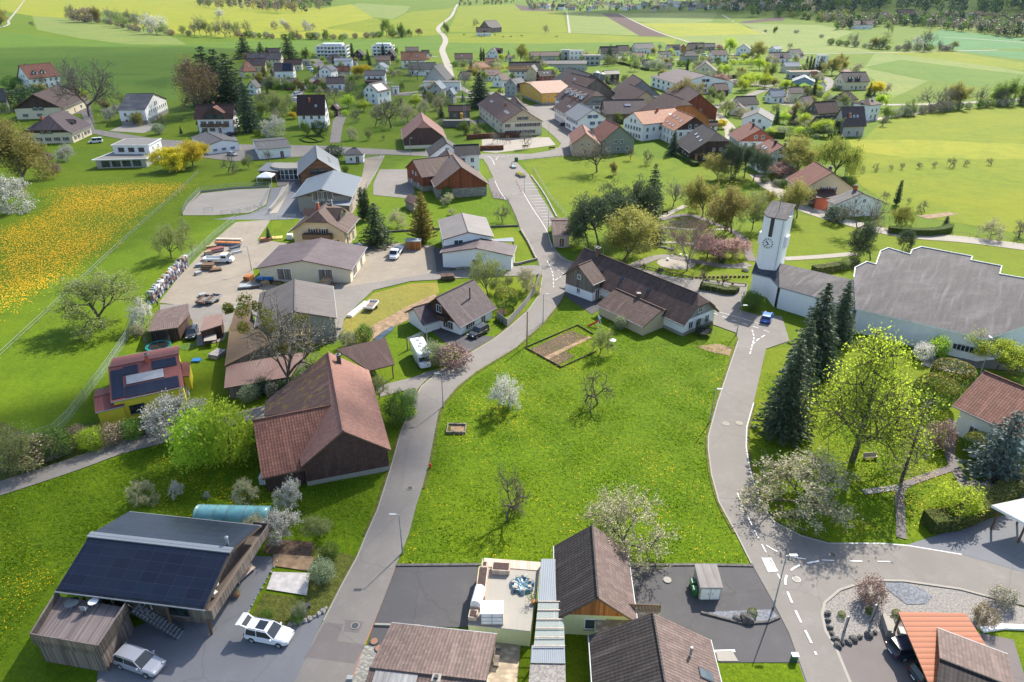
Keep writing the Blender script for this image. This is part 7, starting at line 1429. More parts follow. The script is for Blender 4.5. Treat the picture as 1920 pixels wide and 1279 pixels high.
# ---------------------------------------------------------------- trees and bushes, foot (u, v) and top row
for n_,u,v in (("dandelion meadow",150,450),("central meadow",1080,800),("riding ground",430,380),("gravel yard",420,500),("vegetable plot",1050,650),("road junction",1460,1060),("gravel front garden",1640,1120),("green wire fence",200,640),("winding pale road",832,90),("curving village street",1360,235),("right-hand flower field",1760,280),("hedge by the church road",1350,555),("parking bays",1010,370),("village green",985,265),("green poly tunnel",440,955),("upper left field track",60,40),("far ploughed strip",1200,45),("stream meadows",1700,100),("right-hand country road",1780,195),("churchyard paths",1300,440),("garden paths of the park",1685,915),("lower left lane",150,865)):land(n_,u,v)
TL="""
blossom 943 767 700 .98|blossom 335 808 722 1.35|blossom 329 933 902 .8|blossom 388 932 920|blossom 541 950 893 .8|blossom 530 1005 943 1.1|blossom 276 615 553 .8|blossom 16 393 318 1.5|blossom 520 253 212 1.5|blossom 128 302 268 1.2|blossom 207 228 198|blossom 1716 92 64|blossom 294 64 33 1.4|blossom 533 52 37|blossom 573 58 39|blossom 410 34 18|blossom 222 212 192
orchard 1120 758 688 1.1|orchard 952 977 880 1.0|orchard 942 417 380|orchard 668 231 199|orchard 704 237 196|orchard 733 240 183|orchard 428 324 285 1.2|orchard 1213 308 276|orchard 1703 382 370|orchard 1733 397 372 1.2|orchard 1910 445 410 1.3|orchard 1612 323 305|orchard 1639 321 303|orchard 1668 319 306|orchard 1690 318 304|orchard 1723 316 303|orchard 1751 315 301|orchard 1780 314 291|orchard 1813 312 297|orchard 1852 310 293|orchard 1610 262 246|orchard 235 210 172|orchard 310 240 206|orchard 61 50 42|orchard 342 228 216|orchard 1655 237 214
cream 1162 1032 918 1.4|cream 480 1002 958|cream 270 938 900 1.2|cream 466 941 898|cream 987 546 497|cream 258 634 606|cream 745 426 388|cream 840 385 360 1.2|cream 518 226 200|cream 600 180 158|cream 765 230 185|cream 822 207 178|cream 797 216 182|cream 847 403 388|cream 1855 448 405 1.1|cream 1512 958 866 1.75|cream 1605 140 115 1.2|cream 516 55 41|cream 587 56 43|cream 540 60 44|cream 1663 176 152|cream 1512 208 185 1.4|cream 1522 242 212 1.3|cream 1160 212 190|cream 662 262 236
bud 1125 665 612|bud 712 747 695|bud 952 541 514|bud 914 553 462|bud 931 549 514|bud 191 612 506 1.6|bud 321 484 416 1.5|bud 350 446 402 .6|bud 600 1006 964 1.2|bud 466 316 285|bud 525 220 166|bud 543 206 172|bud 1190 134 105|bud 1350 136 120|bud 1365 141 118|bud 1410 126 106|bud 1410 432 350|bud 1701 216 180 1.3|bud 1654 92 58|bud 1785 95 74 1.4|bud 138 38 14|bud 230 53 30|bud 310 66 46 1.3|bud 345 67 50|bud 388 69 41|bud 405 67 45|bud 446 67 44|bud 690 263 240|bud 720 263 250|bud 20 890 800 1.2|bud 1580 505 480|bud 1480 262 240|bud 1665 62 44|bud 640 132 112|bud 1090 118 100|bud 1330 200 175|bud 1455 215 190|bud 1120 240 214
bare 168 219 97 1.2|bare 150 192 96|bare 190 206 165|bare 75 166 132|bare 505 307 274|bare 500 216 160|bare 628 193 155 1.3|bare 660 178 142|bare 783 150 105 1.2|bare 983 279 238|bare 924 269 240|bare 1119 323 238 1.35|bare 1022 64 46|bare 893 52 35|bare 1235 96 78|bare 1482 96 77|bare 1158 171 142 1.3|bare 1602 444 352 1.3|bare 1655 378 355|bare 1742 209 155 1.4|bare 1777 205 153|bare 1836 201 150 .8|bare 1871 198 156 .8|bare 1602 88 58 1.2|bare 1700 96 68|bare 1732 96 48 1.3|bare 1632 89 66|bare 172 40 3|bare 206 44 1|bare 219 49 16|bare 246 51 15|bare 258 56 16|bare 270 60 22|bare 365 67 40|bare 376 67 32|bare 422 70 37|bare 433 71 42|bare 462 66 40|bare 553 75 50|bare 995 122 98|bare 870 160 130|bare 1760 96 70|bare 1262 388 327 1.2|bare 1146 168 148|bare 1182 300 268
green 612 76 52|green 725 67 37 1.2|green 752 71 44|green 768 69 55|green 640 77 62|green 833 61 42|green 575 113 85|green 1447 151 115 1.4|green 1890 198 140 1.4|green 1915 196 146|green 1160 232 208|green 570 252 220|green 1345 150 128|green 1045 125 104|green 1268 205 180|green 1455 62 50|green 660 160 138|green 1215 124 106
olive 45 352 222 1.4|olive 18 300 196|olive 5 52 0 1.3|olive 1168 493 374 1.35|olive 1316 408 323 1.1|olive 1371 437 333 1.3|olive 1430 402 352|olive 1345 336 284 1.3|olive 1500 330 250 1.2|olive 1494 408 326 1.1|olive 1222 103 86|olive 1424 112 74 1.2|olive 1390 150 122|olive 1297 202 140 1.4|olive 1560 141 104 1.2|olive 1578 130 97|olive 184 44 14|olive 1796 205 149 1.2|olive 1640 92 66|olive 1585 134 110|olive 1150 330 300|olive 1240 150 128
lime 1388 173 137 .8|lime 1396 169 134 .8|lime 1404 167 132 .8|lime 1368 102 65 .7|lime 1870 694 630 1.4|lime 940 116 98|lime 1650 202 172|lime 1424 132 100|lime 1432 165 128
yellow 325 320 271 1.4|yellow 362 312 260 1.4|yellow 678 144 118 1.5|yellow 1640 178 150 1.3|yellow 550 223 208 1.3|yellow 1352 241 222 1.3
pink 1372 485 441 1.4|pink 1325 486 436 1.3|pink 1348 96 81 1.1|pink 797 118 101 1.1|pink 1462 336 300 1.6|pink 1350 161 134|pink 1480 222 205 1.2|pink 1504 108 100
copper 375 217 94 1.2|copper 465 116 96 1.6|copper 1905 702 664 1.6|copper 785 67 54 1.6
willow 1565 337 254 1.3|willow 1680 426 384 1.2|willow 975 117 80
pollard 1314 538 500|pollard 1352 541 512 1.2|pollard 1205 504 490
spruce 1515 704 525 1.05|spruce 1534 694 570 .95|spruce 1466 815 632 1.15|spruce 1488 760 596 1.0|spruce 1567 642 522 1.1|spruce 470 247 150 1.3|spruce 900 202 132 1.7|spruce 1262 290 244 1.5|spruce 505 451 425|spruce 340 251 236|spruce 1233 163 137|spruce 1455 232 200 1.1
dark_spruce 395 196 82 1.6|dark_spruce 417 197 88 1.6|dark_spruce 438 203 96 1.6|dark_spruce 460 110 64 1.8|dark_spruce 490 104 78 1.8|dark_spruce 543 114 62 1.6|dark_spruce 690 113 91|dark_spruce 719 106 79|dark_spruce 693 123 102|dark_spruce 1222 396 304|dark_spruce 1224 454 384 1.5|dark_spruce 708 460 377 1.5|dark_spruce 1143 120 82 1.5|dark_spruce 1012 127 101|dark_spruce 1487 231 197 1.5|dark_spruce 1508 223 197|dark_spruce 1498 212 195|dark_spruce 1537 136 105 1.9|dark_spruce 1628 183 153|dark_spruce 1636 191 168|dark_spruce 1381 118 107|dark_spruce 868 125 108
blue_spruce 1862 895 768 1.0
cypress 681 412 350 1.5|cypress 689 414 352 1.5|cypress 661 109 80 1.5|cypress 902 116 88|cypress 907 116 90|cypress 1288 134 109 1.3|cypress 1510 134 105 1.2|cypress 1517 134 103 1.2|cypress 1523 134 108 1.2|cypress 1525 181 147 1.3|cypress 1566 256 225 2.2|cypress 1680 384 337 1.3|cypress 1771 428 405 2.4|cypress 930 606 592|cypress 936 608 595|cypress 942 611 597|cypress 1371 253 238|cypress 896 250 222|cypress 890 252 236
gold_cypress 793 453 357 1.25|gold_cypress 496 146 121 1.4
pine 1104 464 372|pine 1121 472 350 1.1|pine 1148 442 330 1.1|pine 1186 440 322 .9|pine 1370 340 262 1.2|pine 1395 334 262|pine 1412 340 268|pine 1632 488 412 1.25|pine 1690 472 427 1.2
larch 1598 864 590 .84
topiary 1781 717 681 1.35|topiary 1746 760 708 .95|topiary 949 576 542|topiary 483 255 244|topiary 1830 852 816
bush_copper 848 684 647 1.5|bush_copper 1630 1126 1086 .85|bush_copper 1760 838 790 .8|bush_copper 940 592 579
bush_pale 812 684 640 .9|bush_pale 770 752 730|bush_pale 1163 617 592 .9|bush_pale 606 1088 1054|bush_pale 565 1156 1134|bush_pale 470 750 722 1.2|bush_pale 1230 131 110 1.6|bush_pale 298 252 230|bush_pale 655 650 622|bush_pale 1285 282 262
bush 750 792 735 .85|bush 1408 580 546|bush 500 1166 1146|bush 110 852 806 1.2|bush 250 822 788|bush 685 641 608|bush 25 166 141 1.5|bush 648 323 310|bush 838 372 348|bush 560 1166 1150|bush 620 1045 1020
bush_yellow 1790 968 912 1.1|bush_yellow 382 872 768 .75|bush_yellow 432 866 752 .75|bush_yellow 1756 670 630 .8|bush_yellow 175 842 804 1.1|bush_yellow 770 780 762
bush_dark 55 202 162 2.0|bush_dark 600 253 225 1.1|bush_dark 628 300 270 1.2|bush_dark 1352 494 479|bush_dark 1568 417 384 1.2|bush_dark 1540 640 600|bush_dark 385 258 244
bush_brown 1840 1167 1136 1.0|bush_brown 60 868 822 1.5|bush_brown 215 830 796 1.3|bush_brown 160 42 22 1.8|bush_brown 150 832 800
bush_grey 1880 1132 1106 1.1|bush_grey 85 860 830 1.3|bush_grey 1835 930 908 1.6
bush_white 1727 675 642 .8|bush_white 590 892 876
"""
for line in TL.strip().split("\n"):
 kind,rest=line.split(" ",1)
 for it in rest.split("|"):
  if not it.strip():continue
  f=it.replace(kind+" ","").split();T(kind,float(f[0]),float(f[1]),float(f[2]),float(f[3]) if len(f)>3 else None)
T('bare_red',1288,508,400,1.15);T('araucaria',1690,902,742,.9)
rd=random.Random(5)
def bushrow(kinds,pts,n,h0,h1):
 P_=[P(*q) for q in pts];seg=[(a,b,(b-a).length) for a,b in zip(P_[:-1],P_[1:])];tot=sum(s[2] for s in seg)
 for i in range(n):
  t=tot*(i+rd.uniform(.2,.8))/n
  for a,b,l_ in seg:
   if t<=l_:p=a.lerp(b,t/l_);break
   t -= l_
  u,v=pix(p.x,p.y,p.z);T(rd.choice(kinds),u,v,0,rd.uniform(.9,1.5),h=rd.uniform(h0,h1))
bushrow(['bush','bush_pale','bush_brown'],[(440,69),(520,74),(600,75),(680,72),(770,68)],22,5,8);bushrow(['bush_brown','bush_grey','bush_pale'],[(128,38),(200,45),(260,60),(320,67),(380,69)],14,5,9)
bushrow(['bush','bush_grey','bush_pale'],[(1550,84),(1600,88),(1680,95),(1790,96)],14,4,7);bushrow(['bush_grey','bush','bush_pale'],[(1665,222),(1740,212),(1830,203),(1920,197)],14,3,5)
bushrow(['bush_pale','bush_grey'],[(1380,62),(1480,60),(1560,75)],3,3,4);bushrow(['bush','bush_brown','bush_yellow','bush_grey'],[(5,880),(90,858),(140,848),(220,825),(300,800)],7,1.2,2.2)
bushrow(['bush','bush_pale','bush_yellow','bush_dark','bush_copper'],[(850,125),(950,128),(1020,132)],12,2.5,4.5);bushrow(['bush','bush_pale','bush_yellow','bush_dark'],[(1170,118),(1290,125),(1400,120),(1460,128)],20,2.5,5)
bushrow(['bush','bush_pale','bush_yellow','bush_copper'],[(1350,165),(1440,158),(1530,175),(1560,200)],14,2.5,4.5);bushrow(['bush','bush_pale','bush_yellow'],[(1360,250),(1420,262),(1480,250),(1540,262)],12,2,4);bushrow(['bush','bush_pale','bush_dark'],[(480,165),(600,172),(680,175)],12,2.5,4.5)
bushrow(['bush','bush_pale','bush_yellow'],[(825,235),(880,245),(905,240)],6,1.5,3);bushrow(['bush_dark','bush','bush_grey'],[(480,735),(520,745),(560,730),(590,700)],6,2,3);bushrow(['bush','bush_pale'],[(1555,640),(1640,655),(1720,670)],6,1.2,2.0);bushrow(['bush','bush_pale','bush_grey'],[(1420,340),(1470,352),(1490,330)],6,2,3);bushrow(['bush_dark','bush'],[(1560,345),(1600,350)],3,2,3)
bushrow(['bush','bush_pale','bush_copper'],[(1500,545),(1545,590),(1600,640)],3,1.5,2.5);bushrow(['bush','bush_brown','bush_copper'],[(50,280),(85,300),(110,330)],6,2.5,4)
for ks,pts,n in ((['bud','green','cream','olive'],[(480,158),(560,172),(700,150),(760,140)],14),(['bud','lime','green','cream'],[(840,130),(930,130),(1040,150),(1000,120)],14),(['bud','lime','olive','cream','green'],[(1130,125),(1200,118),(1290,122),(1400,112),(1460,125)],22),(['bud','lime','olive','cream'],[(1240,150),(1350,150),(1450,165),(1550,165)],16),(['bud','green','cream','lime'],[(1350,215),(1420,225),(1500,235),(1560,262)],12),(['bud','lime','cream','orchard'],[(640,200),(720,215),(800,195),(850,200)],8),(['bud','olive','bare'],[(0,190),(60,170),(130,190),(210,210)],8),(['bud','green','cream'],[(480,225),(560,215),(600,200)],6)):
 bushrow(ks,pts,n,4.5,8.5)
for i,(sn,fr_,L_,W_) in enumerate(CENTRES):
 c=fr_.translation
 if not (300<c.y<720) or 'farm alone' in sn or 'slope' in sn or 'town' in sn:continue
 ug,vg=pix(c.x,c.y,0)
 if rd.random()<.75:
  s=rd.choice((-1,1));x0=rd.uniform(-L_*.5,0);q=[(x0,s*W_*.5-s*.8),(x0+rd.uniform(7,13),s*W_*.5-s*.8),(x0+rd.uniform(7,13),s*(W_*.5+rd.uniform(4,8))),(x0-rd.uniform(0,2),s*(W_*.5+rd.uniform(3.5,7)))]
  sheet('forecourt',[tuple(fr_@ Vector((a,b_,0))) for a,b_ in q],rd.choice(('asphalt','gravel_yard','patch_asphalt','rough_grass','asphalt')),.045,world=True)
 for _ in range(2 if c.y>260 else 1):
  a=rd.uniform(pi,2*pi) if rd.random()<.6 else rd.uniform(0,pi);rr_=max(L_,W_)*.5+rd.uniform(2,5);p=Vector((c.x+cos(a)*rr_,c.y+sin(a)*rr_,0))
  if any(hypot(p.x-f2.translation.x,p.y-f2.translation.y)<max(l2,w2)*.5+.8 for _,f2,l2,w2 in CENTRES):continue
  u,v=pix(p.x,p.y,0);k=rd.choice(['bud','green','lime','bush','bush_pale','olive','cream','bush_yellow','bud','bush','dark_spruce']);T(k,u,v,0,None,h=rd.uniform(1.6,3) if 'bush' in k else rd.uniform(4,8))
o=T('bare',541,742,518,1.0,words='tall bare tree hung with green mistletoe balls');MT=o
for i in range(11):
 b=LB();c=Vector((rd.uniform(-3.2,3.2),rd.uniform(-2.5,2.5),rd.uniform(4.6,9)));r=rd.uniform(.28,.6)
 for _ in range(260):d=Vector((rd.gauss(0,1),rd.gauss(0,1),rd.gauss(0,1))).normalized()*r*rd.uniform(.5,1);b.leaf(c+d,.16,'leaf_mistletoe',rd)
 b.build('mistletoe',o,uv=False)
m_leaf("grass_blade",(0.13,0.25,0.008),(0.19,0.31,0.01),trans=0.6);m_plain("dandelion",(0.85,0.52,0.0))
def tufts(name,label,poly,n,nd,sd):
 ps=[P(*q) for q in poly];x0,x1=min(p.x for p in ps),max(p.x for p in ps);y0,y1=min(p.y for p in ps),max(p.y for p in ps);b=LB();r=random.Random(sd);k1,k2=b.mi('grass_blade'),b.mi('dandelion');c=0;d_=0
 while c<n or d_<nd:
  x,y=r.uniform(x0,x1),r.uniform(y0,y1);ins=False
  for i in range(len(ps)):
   p,q=ps[i],ps[(i+1) % len(ps)]
   if (p.y>y) !=(q.y>y) and x<(q.x-p.x)*(y-p.y)/(q.y-p.y)+p.x:ins=not ins
  if not ins:continue
  w_=sin(x*.55+1.3*sin(y*.31))*cos(y*.47+1.1*sin(x*.23));v0=len(b.v)
  if c<n and w_>r.uniform(-1.5,.8):
   h=r.uniform(.05,.16)*(1+.5*max(0,w_));a=r.uniform(0,6.28);dx,dy=cos(a)*.07,sin(a)*.07;tx,ty=r.gauss(0,.18),r.gauss(0,.18)
   b.v+=[(x-dx,y-dy,0),(x+dx,y+dy,0),(x+tx+dx*.3,y+ty+dy*.3,h),(x+tx-dx*.3,y+ty-dy*.3,h)];b.f.append((v0,v0+1,v0+2,v0+3));b.m.append(k1);c+=1
  elif d_<nd and sin(x*.19+2)*sin(y*.16+sd)+.5*sin(x*.6+y*.5)>r.uniform(-.3,1.3):
   s=r.uniform(.035,.065);z=r.uniform(.12,.24);b.v+=[(x-s,y,z),(x,y-s,z),(x+s,y,z),(x,y+s,z+.02)];b.f.append((v0,v0+1,v0+2,v0+3));b.m.append(k2);d_+=1
 o=b.build(name,uv=False);tag(o,label,None,None,'stuff')
tufts('meadow_grass',"tufted grass and dandelions of the central meadow",[(752,1058),(772,1002),(800,917),(824,817),(840,760),(870,725),(1000,632),(1052,575),(1110,600),(1200,640),(1372,640),(1338,756),(1322,830),(1340,942),(1372,1000),(1403,1056)],34000,1500,1)
tufts('meadow_grass',"tufted grass and dandelions of the lower left meadow",[(0,932),(229,856),(312,832),(480,800),(500,910),(715,892),(680,1010),(600,1010),(470,990),(230,950),(80,1120),(0,1240)],22000,900,4)
tufts('meadow_grass',"tufted grass and dandelions under the larch",[(1408,800),(1436,700),(1700,720),(1780,830),(1770,960),(1690,1012),(1560,1012),(1480,980),(1430,900)],12000,700,7)
b=MB();ps=[P(*q) for q in DAND];rr=random.Random(3);k=b.mi('dandelion_gold');c=0
while c<19000:
 x,y=rr.uniform(-150,-60),rr.uniform(95,235);ins=False
 for i in range(len(ps)):
  p,q=ps[i],ps[(i+1) % len(ps)]
  if (p.y>y) !=(q.y>y) and x<(q.x-p.x)*(y-p.y)/(q.y-p.y)+p.x:ins=not ins
 if not ins:continue
 w_=sin(x*.16+1.5*sin(y*.11))*cos(y*.13+1.2*sin(x*.09))+.5*sin(x*.7+y*.3)*sin(y*.8)
 if w_<rr.uniform(-1.6,1.1):c+=.25;continue
 x+=rr.gauss(0,2.2);y+=rr.gauss(0,2.6);s=rr.uniform(.07,.15);v0=len(b.v);b.v+=[(x-s,y,.15),(x,y-s,.15),(x+s,y,.15),(x,y+s,.17)];b.f.append((v0,v0+1,v0+2,v0+3));b.m.append(k);c+=1
tag(b.build('dandelions',uv=False),"golden drifts of dandelions in the upper left meadow",None,None,'stuff')
rw=random.Random(9)
def scatter_px(poly,n):
 out=[];us=[p[0] for p in poly];vs2=[p[1] for p in poly]
 while len(out)<n:
  u,v=rw.uniform(min(us),max(us)),rw.uniform(min(vs2),max(vs2));ins=False
  for i in range(len(poly)):
   a,b=poly[i],poly[(i+1) % len(poly)]
   if (a[1]>v) !=(b[1]>v) and u<(b[0]-a[0])*(v-a[1])/(b[1]-a[1])+a[0]:ins=not ins
  if ins:p=P(u,v);out.append((p.x,p.y))
 return out
woods('wood',"mixed wood of bare and green trees at the top left edge",scatter_px([(372,2),(620,0),(628,12),(590,24),(540,27),(470,20),(400,18),(370,12)],210)+scatter_px([(372,-8),(640,-8),(628,6),(372,6)],130),14,24,['twig_brown','leaf_dark','leaf_olive','leaf_green','twig_grey'],3,150,2.0)
woods('wood',"dark bushes along the winding road at the top",scatter_px([(860,12),(955,10),(965,3),(862,3)],50),6,12,['leaf_green','twig_brown','leaf_olive'],4,110,1.4)
woods('wood',"blue-hazed band of woods above the right-hand fields",scatter_px([(1560,58),(1600,40),(1640,42),(1760,40),(1925,44),(1925,76),(1850,66),(1760,56),(1700,50)],330),9,17,['twig_grey','leaf_green','twig_brown','leaf_dark'],5,90,1.8)
hl=[(x,y) for x,y in ((rw.uniform(380,1500),rw.uniform(1180,2600)) for _ in range(3400)) if x/y>.30+rw.uniform(-.04,.05) and (sin(x*.011+2)+sin(y*.009+x*.004)>-.35)]
woods('wood',"dark wooded hillside at the top right",hl,12,22,['leaf_dark','leaf_green','leaf_dark','leaf_spruce'],6,100,2.2)
woods('wood',"trees scattered through the hazy distant town",scatter_px([(985,20),(985,2),(1600,2),(1600,28),(1530,26),(1380,23),(1100,23)],420),7,15,['leaf_green','twig_grey','leaf_dark','leaf_olive','blossom_cream'],8,60,2.0)
woods('wood',"trees of the hamlet on the distant slope",scatter_px([(1380,30),(1590,34),(1600,44),(1520,40),(1480,32)],60),7,13,['leaf_green','twig_grey','leaf_olive'],12,70,1.8)
# ---------------------------------------------------------------- vehicles
o=car("white SUV with open tailgate beside the vegetable garden",507,1196,0,'suv','car_white',u2=(548,1204));b=MB()
b.loft([[(-1.78,-.62,1.56),(-1.78,.62,1.56),(-1.78,.62,1.62),(-1.78,-.62,1.62)],[(-2.35,-.72,1.9),(-2.35,.72,1.9),(-2.35,.72,1.98),(-2.35,-.72,1.98)],[(-2.85,-.72,1.78),(-2.85,.72,1.78),(-2.85,.72,1.86),(-2.85,-.72,1.86)]],'car_white');b.slab([(-1.85,-.5,1.675),(-1.85,.5,1.675),(-2.25,.58,1.945),(-2.25,-.58,1.945)],.02,'car_glass');b.build('tailgate',o);b=MB();b.cbox(-.55,0,1.62,.9,.9,.03,'car_glass');b.build('sunroof',o)
car("silver-grey estate car under the timber deck",265,1248,0,'estate','car_silver',u2=(305,1262));car("bright blue hatchback at the church junction",1437,600,0,'car','car_blue',u2=(1443,585));car("black SUV beside the white chalet's eave",897,628,0,'suv','car_black',u2=(880,637))
car("black car between the two brown sheds",361,630,0,'car','car_black',u2=(357,642));car("dark blue car under the orange metal carport",1709,1222,0,'estate','car_dark_blue',u2=(1735,1218));car("dark car behind the dark blue one under the orange carport",1748,1272,0,'car','car_black',u2=(1775,1268))
car("white minivan beside the purple-brown farmhouse",180,268,200,'van','car_white',False);car("dark blue car on the drive above the wide workshop forecourt",677,468,5,'car','car_dark_blue',False);car("black car on the drive of the brown and white chalet",435,254,60,'car','car_black',False)
for lab,u,v,hd,k,c in (("topmost white car in the row by the village street",579,121,10,'car','car_silver'),("second white car in the row by the village street",580,126,10,'car','car_blue'),("white van in the row by the village street",581,131,5,'van','car_white'),("lowest white car in the row by the village street",588,135,10,'car','car_white'),
 ("silver car in front of the grey garages",560,156,10,'car','car_silver'),("dark car beside the silver one at the grey garages",566,158,10,'car','car_grey'),("red car by the grey garages",545,169,5,'car','car_red'),("dark car in the drive below the mauve roof",484,141,90,'car','car_black'),
 ("white pickup on the upper village street",559,179,60,'van','car_white'),("white car behind the broad red-brown roof",556,189,5,'car','car_white'),("dark car beside the brown skylight shed",648,213,85,'car','car_black'),("silver car parked beside the ochre barn",975,178,80,'car','car_silver'),("red-and-white car at the corner of the ochre barn",984,180,80,'car','car_red'),
 ("black car in the shade of the white grey-roofed house",1057,236,20,'car','car_black'),("dark red car beside the silos' shed",1150,178,10,'car','car_red'),("dark car before the wide village hall",1354,159,0,'car','car_grey'),("white car beside the boarded-gable house",1327,228,10,'car','car_white'),("dark car behind the two garden conifers",1492,234,15,'car','car_black'),
 ("red and white van beside the low brown roof",1320,106,5,'van','car_white'),("pale car on the winding road at the top",850,20,70,'car','car_silver'),("silver car at the low flat-roofed house",1538,158,60,'car','car_silver'),("white car at the field-edge street",1542,150,60,'car','car_white'),("pale car beside the pale hut with blue frames",436,292,330,'car','car_silver'),("black car beneath the hut with blue frames",414,262,20,'car','car_black')):
 car(lab,u,v,hd,k,c,False)
p=P(785,690);q=P(790,700);o=root('motorhome',p.x+.2,p.y+2.2,0,atan2(q.y-p.y,q.x-p.x),"white motorhome with grey roof lights beside the lane",'motorhome');b=MB()
b.loft([ring(x,w_,z0,z1,.12,w_) for x,w_,z0,z1 in ((-3.0,1.08,.5,2.7),(-2.9,1.12,.4,2.85),(.9,1.12,.4,2.85),(1.9,1.1,1.9,2.85),(2.4,1.0,2.0,2.6))],'car_white');b.build('living_cabin',o);b=MB();b.loft([ring(x,w_,z0,z1,.12,w_-.06) for x,w_,z0,z1 in ((.9,1.0,.35,2.0),(1.9,1.0,.3,1.95),(2.4,.98,.3,1.3),(3.0,.85,.4,1.05))],'car_white');b.build('cab',o)
b=MB();b.loft([[(2.0,-.85,1.85),(2.0,.85,1.85),(2.03,.85,1.9),(2.03,-.85,1.9)],[(2.5,-.88,1.28),(2.5,.88,1.28),(2.53,.88,1.33),(2.53,-.88,1.33)]],'car_glass');b.build('windscreen',o)
for x,y,s in ((-2.0,0,.7),(-.8,.2,.5),(.2,-.2,.6),(-2.6,.5,.35)):b=MB();b.cbox(x,y,2.85,s,s*.8,.09,'grey_paint');b.build('roof_light',o)
for x in (-2.0,2.1):
 for y in (-.95,.95):b=MB();b.tube((x,y-.1,.34),(x,y+.1,.34),.34,.34,'black_rubber',12);b.build('wheel',o)
def truck(label,u,v,head,dbl=True,u2=None):
 p=P(u,v);q=P(*u2) if u2 else None;a=atan2(q.y-p.y,q.x-p.x) if u2 else radians(head);o=root('flatbed_truck',p.x,p.y,0,a,label,'truck',None)
 b=MB();b.box(-3.1,-1.0,.75,.6,1.0,.85,'galvanised');b.box(-3.1,-1.0,.85,.6,-.96,1.2,'white_paint');b.box(-3.1,.96,.85,.6,1.0,1.2,'white_paint');b.box(-3.14,-1.0,.85,-3.1,1.0,1.2,'white_paint');b.build('load_bed',o)
 b=MB();b.loft([ring(x,w_,z0,z1,.12,w_-.1) for x,w_,z0,z1 in ((.65,.95,.4,2.0),(1.9,.95,.35,2.05),(2.5,.93,.35,1.3),(3.1,.8,.45,1.0))],'car_white');b.build('cab',o);b=MB();b.loft([[(2.0,-.75,1.93),(2.0,.75,1.93),(2.04,.75,1.97),(2.04,-.75,1.97)],[(2.52,-.8,1.3),(2.52,.8,1.3),(2.56,.8,1.34),(2.56,-.8,1.34)]],'car_glass')
 for s in (-1,1):b.box(.85,s*.92-.02,1.25,1.9,s*.92+.02,1.75,'car_glass')
 b.build('windows',o)
 for x in (-2.0,2.1):
  for y in (-.85,.85):b=MB();b.tube((x,y-.1,.34),(x,y+.1,.34),.34,.34,'black_rubber',12);b.build('wheel',o)
 return o
truck("white crew-cab flatbed truck in the gravel yard",412,492,0);truck("white pickup parked on the wide forecourt",743,480,265)
def trailer(label,u,v,a,m='galvanised'):
 p=P(u,v);o=root('trailer',p.x,p.y,0,radians(a),label,'trailer');b=MB();b.box(-1.7,-.9,.55,1.7,.9,.62,'old_boards')
 for q in ((-1.7,-.9,1.7,-.85),(-1.7,.85,1.7,.9),(-1.7,-.9,-1.65,.9),(1.65,-.9,1.7,.9)):b.box(q[0],q[1],.62,q[2],q[3],1.0,m)
 b.build('load_bed',o);b=MB();b.tube((1.7,0,.5),(2.9,0,.45),.05,.05,m,4);b.build('drawbar',o)
 for y in (-1,1):b=MB();b.tube((0,y-.09,.3),(0,y+.09,.3),.3,.3,'black_rubber',10);b.build('wheel',o)
trailer("empty flat trailer in the gravel yard, right of the loaded one",400,566,80);trailer("trailer loaded with logs in the gravel yard",385,568,80,'brown_metal');trailer("small flat trailer right of the old grey workshop",628,632,85);trailer("long trailer on the dry lawn",697,578,80,'white_paint')
p=P(672,582);o=root('white_panel_stack',p.x,p.y,0,radians(72),"long stack of white panels at the edge of the dry lawn",'stack');b=MB();b.box(-3.2,-.5,0,3.2,.5,.35,'white_plaster');b.box(-3.2,-.45,.36,3.2,.45,.5,'white_paint');b.build('panels',o);b=MB();b.box(-3.0,-.55,-.05,-2.8,.55,.0,'pole_wood');b.build('skid',o)

# ---------------------------------------------------------------- lamps, poles, crane
for lab,u,v,h,a in (("street lamp at the right-hand junction, the tallest",1450,1140,6.9,0),("street lamp beside the dark left forecourt",755,1038,5.4,180),("street lamp at the bend beside the planted frame",831,764,5.6,180),("street lamp left of the churchyard spruces",1331,791,5.3,0),("street lamp at the church junction",1381,627,5.5,0),("street lamp beside the farmhouse forecourt",1018,606,5.6,0),
 ("street lamp between the nave and the white house at the right edge",1838,700,6,90),("street lamp by the parking bays, upper",983,362,6.0,180),("street lamp by the parking bays, lower",1028,440,6.2,180),("street lamp at the crossroad opposite the pointed barn",770,292,6.0,0),("street lamp on the village green road",1029,253,6.2,180),("street lamp beside the long farmhouse and the olive tree",1131,478,5.0,90),("street lamp in the gravel yard by the cream workshop",472,508,5.4,180),("street lamp in front of the chalet",417,272,6.5,0),("street lamp left of the gravel drive",193,252,7.5,100)):lamp(lab,u,v,h,a)
def pole(label,u,v,h,m='pole_wood',name='utility_pole',r=.13,cat='pole'):
 p=P(u,v);o=root(name,p.x,p.y,0,0,label,cat);b=MB();b.tube((0,0,0),(0,0,h),r,r*.75,m,8);b.build('post',o);b=MB();b.tube((0,0,h),(0,0,h+.12),r*.9,r*.3,'dark_metal',8);b.build('cap',o);return o
pole("wooden pole at the corner of the fenced vegetable plot",988,648,6.2);pole("grey pole beside the motorhome",803,668,5.0,'galvanised',r=.07);pole("wooden pole on the lawn right of the copper tree",346,207,9);pole("short wooden pole in the stream garden",886,524,4.0);pole("thin pole left of the great farmhouse wood",536,212,7,'galvanised',r=.08)
p=P(872,225);o=root('tower_crane',p.x,p.y,0,0,"yellow tower crane standing by the timber shed",'crane');b=MB();hc=21.0
for sx in (-.5,.5):
 for sy in (-.5,.5):b.tube((sx,sy,0),(sx,sy,hc),.07,.07,'galvanised',4)
